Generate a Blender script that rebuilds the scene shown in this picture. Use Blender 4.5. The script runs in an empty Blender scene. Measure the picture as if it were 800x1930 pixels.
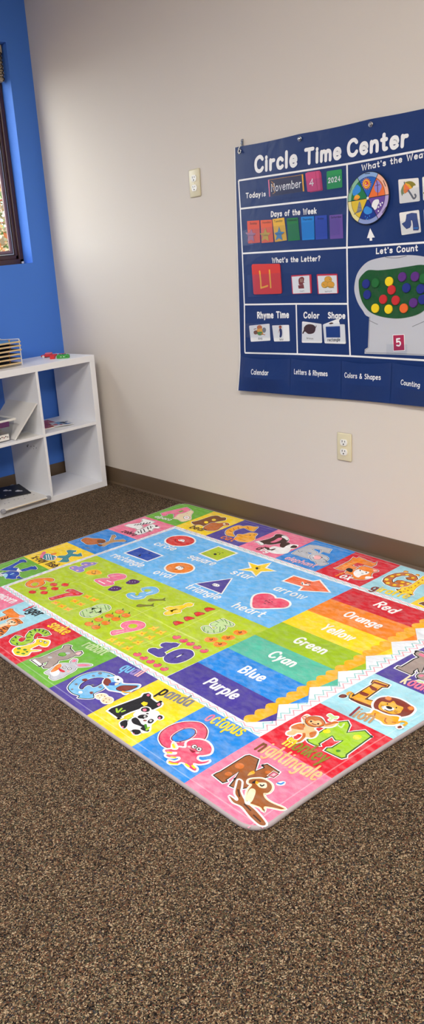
import bpy, bmesh, math, random
from mathutils import Vector, Matrix
random.seed(7)
S_ = bpy.context.scene
COL = S_.collection
PI = math.pi

LAMP_W = [52, 38, 130, 100]; SPREAD = 180; SKY = 22; EXPO = -0.05
# ------------------------------------------------------------------ colours
HEX = dict(ink='1c1b22', white='f4f3f2', pink='ee7f9d', palepink='f3b8bd', cgreen='74b53c', cream='f0dcba', tan='c49a6a',
 brown='84512b', dkbrown='4a2c20', yellow='f7d51a', orbrown='c8712f', gold='f2ae2c', orange='f08a2a', dk='241a1a', lgrey='c3c5cc',
 grey='84858c', grey2='6c6e74', red='d6263a', red2='dd3a34', lblue='a6d9e6', redbrown='8a3a2a', teal='3f8f9a', dblue='2050b4',
 navy='16245e', bluecell='3a8fdc', inner='74bdf2', lime='a3cc2e', limeg='b9cc22', dkgreen='3a5f34', green2='4f8f2c', olive='8f8428',
 taupe='a99a93', skyb='7fc0ea', purple='584a9e', dpurple='5c2a66', lilac='9a8cd0', rose='e75b78', dkred='8e2036', peach='f0bd86',
 mbrown='9a5c2c', lgreen='c3dba0', lgreen2='d6e26e', coral='f2764a', cbl='1e3f86', crim='b02c50', dgreen='14532b', jean='3f4f86',
 greeng='7f8f60', blueband='2f8fe0', cyan='5fbfa6', redband='d22a3a', orangeband='f28a1c', yellowband='f8d808', limeband='a3c41e',
 dkpurple='3c2f78', purple2='584a9e', purpleband='4f429c', numbers='b9d02a', strip='e9eef4', wood='f5b428', tealline='8fc9c9', pinkline='eda6b0', hem='ffffff')
def lin(h):
    o = []
    for i in (0, 2, 4):
        c = int(h[i:i+2], 16)/255
        o.append(c/12.92 if c <= .04045 else ((c+.055)/1.055)**2.4)
    return tuple(o)+(1.0,)
RGB = {k: lin(v) for k, v in HEX.items()}

# ------------------------------------------------------------------ materials
def nt(name):
    m = bpy.data.materials.new(name); m.use_nodes = True
    t = m.node_tree; b = t.nodes['Principled BSDF']
    return m, t, b
def node(t, kind, **kw):
    n = t.nodes.new(kind)
    for k, v in kw.items():
        if k in n.inputs: n.inputs[k].default_value = v
        else: setattr(n, k, v)
    return n
def pm(name, hexc, rough=.5, var=.06, scale=25, bump=0, bscale=200, metal=0, coat=0):
    m, t, b = nt(name)
    c = lin(hexc)
    tc = node(t, 'ShaderNodeTexCoord'); no = node(t, 'ShaderNodeTexNoise', Scale=scale, Detail=4)
    t.links.new(tc.outputs['Object'], no.inputs['Vector'])
    mr = node(t, 'ShaderNodeMapRange'); mr.inputs['To Min'].default_value = 1-var; mr.inputs['To Max'].default_value = 1+var
    t.links.new(no.outputs['Fac'], mr.inputs['Value'])
    mx = node(t, 'ShaderNodeMix', data_type='RGBA', blend_type='MULTIPLY'); mx.inputs['Factor'].default_value = 1
    mx.inputs[6].default_value = c
    t.links.new(mr.outputs['Result'], mx.inputs[7]); t.links.new(mx.outputs[2], b.inputs['Base Color'])
    b.inputs['Roughness'].default_value = rough; b.inputs['Metallic'].default_value = metal
    if coat: b.inputs['Coat Weight'].default_value = coat
    if bump:
        n2 = node(t, 'ShaderNodeTexNoise', Scale=bscale, Detail=3); t.links.new(tc.outputs['Object'], n2.inputs['Vector'])
        bp = node(t, 'ShaderNodeBump', Strength=bump, Distance=.002); t.links.new(n2.outputs['Fac'], bp.inputs['Height'])
        t.links.new(bp.outputs['Normal'], b.inputs['Normal'])
    return m
def printed(name, rough, mottle=0, fuzz=0, wrinkle=0, sheen=0, depth=1):
    """a printed surface: the colour of each printed shape comes from the mesh attribute 'Col'"""
    m, t, b = nt(name)
    at = node(t, 'ShaderNodeAttribute', attribute_name='Col')
    tc = node(t, 'ShaderNodeTexCoord'); src = at.outputs['Color']
    if mottle:
        mp = node(t, 'ShaderNodeMapping'); mp.inputs['Scale'].default_value = (1, 1.6, 1); mp.inputs['Rotation'].default_value = (0, 0, .5)
        t.links.new(tc.outputs['Object'], mp.inputs['Vector'])
        no = node(t, 'ShaderNodeTexNoise', Scale=13, Detail=7, Roughness=.65, Distortion=1.2)
        t.links.new(mp.outputs['Vector'], no.inputs['Vector'])
        mr = node(t, 'ShaderNodeMapRange'); mr.inputs['From Min'].default_value = .3; mr.inputs['From Max'].default_value = .7
        mr.inputs['To Min'].default_value = 1-mottle; mr.inputs['To Max'].default_value = 1+mottle*.6
        t.links.new(no.outputs['Fac'], mr.inputs['Value'])
        hs = node(t, 'ShaderNodeHueSaturation'); t.links.new(src, hs.inputs['Color']); t.links.new(mr.outputs['Result'], hs.inputs['Value'])
        n3 = node(t, 'ShaderNodeTexNoise', Scale=42, Detail=3); t.links.new(mp.outputs['Vector'], n3.inputs['Vector'])
        m3 = node(t, 'ShaderNodeMapRange'); m3.inputs['From Min'].default_value = .35; m3.inputs['From Max'].default_value = .65
        m3.inputs['To Min'].default_value = .88; m3.inputs['To Max'].default_value = 1.06
        t.links.new(n3.outputs['Fac'], m3.inputs['Value']); t.links.new(m3.outputs['Result'], hs.inputs['Saturation'])
        src = hs.outputs['Color']
    if depth != 1:
        gm = node(t, 'ShaderNodeGamma', Gamma=1.08); t.links.new(src, gm.inputs['Color'])
        mu = node(t, 'ShaderNodeMix', data_type='RGBA', blend_type='MULTIPLY'); mu.inputs['Factor'].default_value = 1
        mu.inputs[7].default_value = (depth, depth, depth, 1); t.links.new(gm.outputs[0], mu.inputs[6]); src = mu.outputs[2]
    t.links.new(src, b.inputs['Base Color']); b.inputs['Roughness'].default_value = rough
    if sheen:
        b.inputs['Sheen Weight'].default_value = sheen; b.inputs['Sheen Roughness'].default_value = .4
    if fuzz or wrinkle:
        n2 = node(t, 'ShaderNodeTexNoise', Scale=420 if fuzz else 7, Detail=3, Distortion=0 if fuzz else .8)
        t.links.new(tc.outputs['Object'], n2.inputs['Vector'])
        bp = node(t, 'ShaderNodeBump', Strength=fuzz or wrinkle, Distance=.003 if fuzz else .02); t.links.new(n2.outputs['Fac'], bp.inputs['Height'])
        if fuzz:
            n4 = node(t, 'ShaderNodeTexNoise', Scale=24, Detail=4, Distortion=1.5); t.links.new(tc.outputs['Object'], n4.inputs['Vector'])
            b4 = node(t, 'ShaderNodeBump', Strength=.35, Distance=.01); t.links.new(n4.outputs['Fac'], b4.inputs['Height'])
            t.links.new(bp.outputs['Normal'], b4.inputs['Normal']); bp = b4
        t.links.new(bp.outputs['Normal'], b.inputs['Normal'])
    return m
M = {}
M['cream'] = pm('cream_wall_paint', 'd9d0c6', .75, .012, 3, .12, 260)
M['blue'] = pm('blue_wall_paint', '467fe0', .7, .02, 3, .12, 260)
M['ceil'] = pm('ceiling_tile', 'e8e6e0', .9, .05, 60, .3, 300)
M['base'] = pm('taupe_vinyl_base', '665441', .42, .04, 4)
M['rug'] = printed('printed_rug_pile', .9, .16, .55, 0, .05, 1.1)
M['bind'] = pm('rug_edge_binding', 'a79da0', .9, .05, 60, .3, 400)
M['vinyl'] = printed('printed_chart_vinyl', .42, 0, 0, .22)
M['card'] = printed('printed_card', .38)
M['navyv'] = pm('navy_vinyl', '133069', .42, .03, 6, .25, 14)
M['felt'] = printed('felt_cloth', .95, .05, .3)
M['ivory'] = pm('ivory_plastic', 'ddd3b2', .32, .02, 20)
M['whitep'] = pm('white_plastic', 'eceae4', .3, .02, 20)
M['slot'] = pm('dark_slot', '2a2622', .6)
M['steel'] = pm('nickel', 'c8c8c8', .25, .05, 30, metal=1)
M['lam'] = pm('white_laminate', 'f3f4f8', .38, .015, 5)
M['panel'] = pm('white_board_panel', 'e2dfda', .45, .02, 5)
M['bronze'] = pm('dark_bronze_aluminium', '4c302e', .38, .05, 8)
M['refl'] = pm('mauve_sash_reflection', '8a6a6c', .4, .05, 8)  # mauve colour stands in for the sash mirrored in the glass
M['gasket'] = pm('black_gasket', '171414', .6)
M['spacer'] = pm('bright_spacer', 'c9c9c4', .35, metal=.6)
M['blind'] = pm('tan_blind_fabric', 'b8a58a', .8, .05, 60, .3, 400)
M['cord'] = pm('dark_cord', '2a2320', .8)
M['wire'] = pm('white_coated_wire', 'e6e4e0', .35)
M['ply'] = pm('pale_plywood', 'd9bd8c', .55, .08, 18)
M['knob'] = pm('wooden_knob', 'c98a3c', .45, .08, 30)
M['pdark'] = pm('dark_puzzle_face', '2c2a33', .55, .3, 40)
M['pblue'] = pm('blue_puzzle_face', '4f86b4', .5, .2, 30)
M['pgreen'] = pm('green_plastic', '3fa043', .35)
M['pred'] = pm('red_plastic', 'd8343a', .35)
M['ppink'] = pm('pink_plastic', 'd86a80', .35)
M['pnavy'] = pm('navy_plastic', '2b3568', .35)
M['purplep'] = pm('purple_plastic', '5c2a5e', .4)
M['violet'] = pm('violet_plastic', '7d6ba8', .4)
M['pyel'] = pm('yellow_plastic', 'e0b83a', .4)
M['black'] = pm('black_card', '17171c', .5, .1, 30)
M['greyr'] = pm('grey_rubber', '9a9aa0', .5)
M['scuff'] = pm('dark_scuff', '4d4b50', .7, .3, 60)
M['bark'] = pm('bark', '5a4636', .9, .25, 20, .6, 40)
M['louver'] = pm('fixture_louver', 'd9d9d9', .35, metal=.8)
M['chip_blue'] = pm('blue_felt', '1d2c86', .9, .08, 300, .3, 600)
M['chip_green'] = pm('green_felt', '1c6a33', .9, .08, 300, .3, 600)
M['chip_yellow'] = pm('yellow_felt', 'f2d21c', .9, .06, 300, .3, 600)
M['chip_red'] = pm('red_felt', 'cb2a30', .9, .06, 300, .3, 600)
M['chip_orange'] = pm('orange_felt', 'ee6a2c', .9, .06, 300, .3, 600)
M['chip_purple'] = pm('purple_felt', '5b2a80', .9, .08, 300, .3, 600)

def carpet():
    m, t, b = nt('loop_pile_carpet')
    tc = node(t, 'ShaderNodeTexCoord'); mp = node(t, 'ShaderNodeMapping'); mp.inputs['Scale'].default_value = (1, .8, 1)
    mp.inputs['Rotation'].default_value = (0, 0, .12)
    nd = node(t, 'ShaderNodeTexNoise', Scale=90, Detail=2)
    t.links.new(tc.outputs['Object'], mp.inputs['Vector'])
    vm = node(t, 'ShaderNodeVectorMath', operation='MULTIPLY_ADD'); vm.inputs[1].default_value = (.008, .008, .008)
    t.links.new(mp.outputs['Vector'], nd.inputs['Vector']); t.links.new(nd.outputs['Color'], vm.inputs[0]); t.links.new(mp.outputs['Vector'], vm.inputs[2])
    v = node(t, 'ShaderNodeTexVoronoi', Scale=480, Randomness=1); t.links.new(vm.outputs['Vector'], v.inputs['Vector'])
    sx = node(t, 'ShaderNodeSeparateColor'); t.links.new(v.outputs['Color'], sx.inputs['Color'])
    # bias whole yarns lighter or darker in drifts
    n1 = node(t, 'ShaderNodeTexNoise', Scale=55, Detail=5, Roughness=.65); t.links.new(mp.outputs['Vector'], n1.inputs['Vector'])
    ad = node(t, 'ShaderNodeMath', operation='MULTIPLY_ADD'); ad.inputs[1].default_value = .5; ad.inputs[2].default_value = -.23
    t.links.new(n1.outputs['Fac'], ad.inputs[0])
    sm = node(t, 'ShaderNodeMath', operation='ADD', use_clamp=True); t.links.new(sx.outputs[0], sm.inputs[0]); t.links.new(ad.outputs[0], sm.inputs[1])
    cr = node(t, 'ShaderNodeValToRGB'); e = cr.color_ramp; e.interpolation = 'CONSTANT'
    stops = [(0, '130f0d'), (.13, '30251e'), (.27, '4c3a2c'), (.4, '624b37'), (.53, '3c3b3e'), (.6, '846c50'), (.74, '6e4432'), (.80, 'b09a7c'), (.92, '4e4d3a')]
    e.elements[0].position = 0; e.elements[0].color = lin(stops[0][1]); e.elements[1].position = stops[1][0]; e.elements[1].color = lin(stops[1][1])
    for p, h in stops[2:]: q = e.elements.new(p); q.color = lin(h)
    t.links.new(sm.outputs[0], cr.inputs['Fac'])
    n2 = node(t, 'ShaderNodeTexNoise', Scale=5, Detail=4); t.links.new(mp.outputs['Vector'], n2.inputs['Vector'])
    mr = node(t, 'ShaderNodeMapRange'); mr.inputs['To Min'].default_value = .9; mr.inputs['To Max'].default_value = 1.27
    t.links.new(n2.outputs['Fac'], mr.inputs['Value'])
    mx = node(t, 'ShaderNodeMix', data_type='RGBA', blend_type='MULTIPLY'); mx.inputs['Factor'].default_value = 1
    t.links.new(cr.outputs['Color'], mx.inputs[6]); t.links.new(mr.outputs['Result'], mx.inputs[7])
    t.links.new(mx.outputs[2], b.inputs['Base Color']); b.inputs['Roughness'].default_value = .95; b.inputs['Specular IOR Level'].default_value = .15
    bp = node(t, 'ShaderNodeBump', Strength=.9, Distance=.004, invert=True); t.links.new(v.outputs['Distance'], bp.inputs['Height'])
    bb = node(t, 'ShaderNodeBump', Strength=.6, Distance=.01); t.links.new(n1.outputs['Fac'], bb.inputs['Height']); t.links.new(bp.outputs['Normal'], bb.inputs['Normal'])
    t.links.new(bb.outputs['Normal'], b.inputs['Normal'])
    return m
M['carpet'] = carpet()
def clear(name, gloss=.06, tint=(1, 1, 1, 1), rough=.12):
    m, t, b = nt(name); t.nodes.remove(b)
    tr = node(t, 'ShaderNodeBsdfTransparent', Color=tint); gl = node(t, 'ShaderNodeBsdfGlossy', Roughness=rough)
    fr = node(t, 'ShaderNodeLayerWeight', Blend=.3); mul = node(t, 'ShaderNodeMath', operation='MULTIPLY_ADD', use_clamp=True)
    mul.inputs[1].default_value = gloss*3; mul.inputs[2].default_value = gloss*.5
    t.links.new(fr.outputs['Fresnel'], mul.inputs[0])
    mx = node(t, 'ShaderNodeMixShader'); t.links.new(mul.outputs[0], mx.inputs[0]); t.links.new(tr.outputs[0], mx.inputs[1]); t.links.new(gl.outputs[0], mx.inputs[2])
    t.links.new(mx.outputs[0], t.nodes['Material Output'].inputs['Surface'])
    return m
M['glass'] = clear('window_glass', .05, (.97, .98, .97, 1), .02)
M['sleeve'] = clear('clear_vinyl', .028, (.96, .97, .98, 1), .25)
M['binp'] = clear('clear_plastic', .10, (.95, .955, .96, 1), .2)
M['hookp'] = clear('clear_hook_plastic', .35, (.93, .93, .93, 1), .15)
def leafmat():
    m, t, b = nt('leaf'); at = node(t, 'ShaderNodeAttribute', attribute_name='Col'); t.links.new(at.outputs['Color'], b.inputs['Base Color'])
    b.inputs['Roughness'].default_value = .6
    return m
M['leaf'] = leafmat()
def litter():
    m, t, b = nt('leaf_litter'); tc = node(t, 'ShaderNodeTexCoord')
    v = node(t, 'ShaderNodeTexVoronoi', Scale=14); t.links.new(tc.outputs['Object'], v.inputs['Vector'])
    s = node(t, 'ShaderNodeSeparateColor'); t.links.new(v.outputs['Color'], s.inputs['Color'])
    cr = node(t, 'ShaderNodeValToRGB'); e = cr.color_ramp
    e.elements[0].color = lin('6f5a3c'); e.elements[1].color = lin('8ea06a')
    for p, h in ((.25, 'b58a5a'), (.5, 'c9b48a'), (.75, 'a7653a')): q = e.elements.new(p); q.color = lin(h)
    t.links.new(s.outputs[0], cr.inputs['Fac']); t.links.new(cr.outputs['Color'], b.inputs['Base Color']); b.inputs['Roughness'].default_value = .95
    return m
M['litter'] = litter()
def lamp_mat():
    m, t, b = nt('lit_diffuser'); b.inputs['Base Color'].default_value = (.9, .9, .9, 1)
    b.inputs['Emission Color'].default_value = (1, .96, .9, 1); b.inputs['Emission Strength'].default_value = 3
    return m
M['lit'] = lamp_mat()

# ------------------------------------------------------------------ mesh helpers
def tag(o, label=None, cat=None, group=None, kind=None):
    if label: o['label'] = label
    if cat: o['category'] = cat
    if group: o['group'] = group
    if kind: o['kind'] = kind
    return o
def thing(name, label, cat, loc=(0, 0, 0), rz=0, group=None, kind=None):
    o = bpy.data.objects.new(name, None); COL.objects.link(o); o.location = loc; o.rotation_euler = (0, 0, rz)
    o.empty_display_size = .05
    return tag(o, label, cat, group, kind)
def put(name, me, mat, parent=None, org=(0, 0, 0)):
    """link a mesh as one object; org is the local point moved to the object's own origin"""
    if isinstance(me, bmesh.types.BMesh):
        bm = me; me = bpy.data.meshes.new(name); bm.to_mesh(me); bm.free()
    if any(org): me.transform(Matrix.Translation(-Vector(org)))
    for m in (mat if isinstance(mat, (list, tuple)) else [mat]): me.materials.append(m)
    o = bpy.data.objects.new(name, me); COL.objects.link(o); o.location = org
    if parent: o.parent = parent
    return o
def bx(bm, lo, hi, bev=0, seg=2, mi=0, mat=None):
    g = bmesh.ops.create_cube(bm, size=1)['verts']
    s = [hi[i]-lo[i] for i in range(3)]; c = [(hi[i]+lo[i])/2 for i in range(3)]
    bmesh.ops.scale(bm, vec=s, verts=g); bmesh.ops.translate(bm, vec=c, verts=g)
    fs = list({f for v in g for f in v.link_faces})
    if bev:
        es = list({e for v in g for e in v.link_edges})
        r = bmesh.ops.bevel(bm, geom=es, offset=bev, segments=seg, affect='EDGES', profile=.5)
        fs = list(set(r['faces']) | {f for f in fs if f.is_valid})
    for f in fs: f.material_index = mi
    if mat is not None:
        bmesh.ops.transform(bm, matrix=mat, verts=list({v for f in fs for v in f.verts}))
    return fs
def box(lo, hi, bev=0, seg=2):
    bm = bmesh.new(); bx(bm, lo, hi, bev, seg); return bm
def cyl(bm, p0, p1, r, n=12, r2=None, cap=True):
    p0, p1 = Vector(p0), Vector(p1); d = p1-p0
    g = bmesh.ops.create_cone(bm, cap_ends=cap, segments=n, radius1=r, radius2=r if r2 is None else r2, depth=d.length)['verts']
    m = Matrix.Translation((p0+p1)/2) @ d.to_track_quat('Z', 'Y').to_matrix().to_4x4()
    bmesh.ops.transform(bm, matrix=m, verts=g)
    return g
def tube(bm, pts, r, n=8):
    for a, b in zip(pts, pts[1:]): cyl(bm, a, b, r, n)
    for p in pts:
        g = bmesh.ops.create_uvsphere(bm, u_segments=n, v_segments=6, radius=r)['verts']; bmesh.ops.translate(bm, vec=p, verts=g)
def ball(bm, c, r, s=(1, 1, 1), u=12, v=8):
    g = bmesh.ops.create_uvsphere(bm, u_segments=u, v_segments=v, radius=r)['verts']
    bmesh.ops.scale(bm, vec=s, verts=g); bmesh.ops.translate(bm, vec=c, verts=g); return g
def smooth(o):
    for p in o.data.polygons: p.use_smooth = True
    return o

# ------------------------------------------------------------------ stroke lettering
# glyph: width, then strokes; '~' marks a curved stroke. Cap height 1, x-height .64, baseline 0.
GL = {
'a': (.5, '~.46,.5 .34,.64 .1,.56 .03,.3 .1,.05 .28,.02 .45,.2', '.47,.64 .47,0'), 'b': (.5, '.04,1 .04,0', '~.04,.44 .2,.64 .42,.56 .49,.32 .42,.06 .2,0 .04,.16'),
'c': (.44, '~.43,.52 .28,.65 .1,.56 .03,.32 .1,.07 .28,0 .43,.1'), 'd': (.5, '~.46,.44 .3,.64 .1,.56 .03,.32 .1,.06 .3,0 .46,.16', '.47,1 .47,0'),
'e': (.48, '~.05,.33 .25,.34 .45,.36 .4,.58 .24,.65 .08,.55 .03,.3 .12,.06 .28,0 .45,.1'), 'f': (.34, '~.34,.95 .24,1 .14,.88 .13,.6 .13,0', '.01,.62 .3,.62'),
'g': (.5, '~.46,.48 .3,.64 .1,.56 .03,.34 .12,.1 .3,.06 .46,.24', '~.47,.64 .47,.2 .46,-.12 .3,-.28 .08,-.22'), 'h': (.48, '.04,1 .04,0', '~.04,.4 .2,.62 .38,.6 .45,.4 .45,0'),
'i': (.1, '.05,.64 .05,0', '.05,.87 .05,.89'), 'j': (.2, '~.15,.64 .15,-.1 .1,-.26 -.02,-.24', '.15,.87 .15,.89'), 'k': (.46, '.04,1 .04,0', '.42,.62 .06,.26', '.18,.38 .45,0'),
'l': (.1, '.05,1 .05,0'), 'm': (.78, '.04,.64 .04,0', '~.04,.42 .16,.62 .32,.6 .39,.4 .39,0', '~.39,.42 .5,.62 .67,.6 .74,.4 .74,0'), 'n': (.48, '.04,.64 .04,0', '~.04,.4 .2,.62 .38,.6 .45,.4 .45,0'),
'o': (.52, '~.26,.64 .1,.56 .03,.32 .1,.07 .26,0 .42,.07 .49,.32 .42,.56 .26,.64'), 'p': (.5, '.04,.64 .04,-.3', '~.04,.46 .2,.64 .42,.56 .49,.32 .42,.06 .2,0 .04,.16'),
'q': (.5, '~.46,.46 .3,.64 .1,.56 .03,.32 .1,.06 .3,0 .46,.16', '.47,.64 .47,-.3'), 'r': (.34, '.04,.64 .04,0', '~.04,.38 .14,.58 .33,.6'), 's': (.42, '~.4,.54 .24,.65 .08,.58 .08,.42 .24,.34 .4,.26 .38,.06 .2,0 .03,.1'),
't': (.36, '~.16,.95 .16,.2 .22,.02 .35,.04', '.01,.64 .33,.64'), 'u': (.48, '~.04,.64 .04,.2 .12,.02 .3,.02 .44,.22', '.45,.64 .45,0'), 'v': (.46, '.02,.64 .23,0 .44,.64'),
'w': (.7, '.02,.64 .18,0 .35,.56 .52,0 .68,.64'), 'x': (.44, '.03,.64 .42,0', '.42,.64 .02,0'), 'y': (.46, '.03,.64 .24,.06', '.45,.64 .14,-.28'), 'z': (.44, '.04,.63 .41,.63 .03,.01 .43,.01'),
'C': (.66, '~.64,.82 .5,.98 .3,.98 .1,.8 .04,.48 .12,.14 .32,0 .52,.04 .65,.2'), 'T': (.66, '.02,.97 .64,.97', '.33,.97 .33,0'), 'W': (.9, '.02,1 .22,0 .45,.8 .66,0 .88,1'),
'L': (.48, '.05,1 .05,.03 .48,.03'), 'D': (.62, '.05,0 .05,.98', '~.05,.98 .36,.94 .6,.66 .56,.3 .36,.05 .05,.02'), 'R': (.58, '.05,1 .05,0', '~.05,.96 .4,.96 .54,.76 .42,.54 .05,.5', '.26,.5 .57,0'),
'S': (.54, '~.5,.84 .34,.98 .12,.92 .08,.7 .26,.54 .48,.4 .5,.14 .3,0 .05,.12'), 'N': (.62, '.05,0 .05,.98 .57,.02 .57,1'), 'M': (.76, '.05,0 .1,1 .38,.3 .66,1 .71,0'),
'O': (.74, '~.37,.98 .14,.84 .05,.5 .14,.15 .37,.01 .6,.15 .69,.5 .6,.84 .37,.98'), 'Y': (.62, '.03,1 .31,.48 .59,1', '.31,.48 .31,0'), 'G': (.7, '~.64,.84 .48,.98 .26,.95 .08,.76 .05,.4 .2,.06 .44,.02 .64,.2 .65,.44', '.65,.44 .42,.44'),
'B': (.56, '.05,0 .05,.98', '~.05,.98 .36,.97 .48,.78 .36,.56 .05,.54', '~.05,.54 .4,.52 .54,.28 .42,.05 .05,.02'), 'P': (.54, '.05,1 .05,0', '~.05,.97 .38,.96 .52,.74 .4,.5 .05,.46'), 'F': (.5, '.05,0 .05,.97 .5,.97', '.05,.52 .42,.52'),
'1': (.4, '.03,.74 .24,.98 .24,.02', '.02,.02 .44,.02'), '3': (.5, '~.05,.84 .2,.98 .42,.92 .44,.66 .22,.53', '~.22,.53 .46,.46 .47,.16 .28,0 .04,.1'), '8': (.52, '~.26,.55 .08,.66 .08,.88 .26,.98 .44,.88 .44,.66 .26,.55 .05,.4 .05,.12 .26,.01 .47,.12 .47,.4 .26,.55'), '2': (.52, '~.05,.76 .16,.96 .38,.96 .48,.74 .36,.46 .05,.05', '.05,.03 .5,.03'), '0': (.54, '~.27,.98 .1,.84 .05,.5 .1,.15 .27,.01 .44,.15 .49,.5 .44,.84 .27,.98'), '4': (.54, '.4,0 .4,.98 .04,.3 .54,.3'),
'5': (.5, '.46,.97 .12,.97 .08,.55', '~.08,.55 .28,.62 .46,.5 .47,.2 .3,0 .05,.1'), '&': (.66, '~.62,.02 .3,.5 .16,.8 .28,.98 .42,.84 .3,.6 .08,.36 .08,.1 .28,0 .5,.16 .62,.42'),
"'": (.1, '.05,1 .05,.8'), '?': (.46, '~.05,.8 .18,.98 .38,.94 .44,.72 .26,.5 .23,.28', '.23,.03 .23,.05'), '-': (.34, '.05,.33 .29,.33'), ' ': (.3,)}
def crs(p, closed, k=5):
    n = len(p); out = []
    for i in range(n if closed else n-1):
        g = (lambda j: p[j % n]) if closed else (lambda j: p[max(0, min(n-1, j))])
        a, b, c, d = g(i-1), g(i), g(i+1), g(i+2)
        for s in range(k):
            t = s/k
            out.append(tuple(.5*(2*b[q]+(c[q]-a[q])*t+(2*a[q]-5*b[q]+4*c[q]-d[q])*t*t+(3*b[q]-a[q]-3*c[q]+d[q])*t**3) for q in (0, 1)))
    if not closed: out.append(p[-1])
    return out
GS = {}
for ch, g in GL.items():
    st = []
    for s in g[1:]:
        sm = s[0] == '~'; pts = [tuple(map(float, q.split(','))) for q in s.lstrip('~').split()]
        st.append(crs(pts, False, 4) if sm else pts)
    GS[ch] = (g[0], st)

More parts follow.
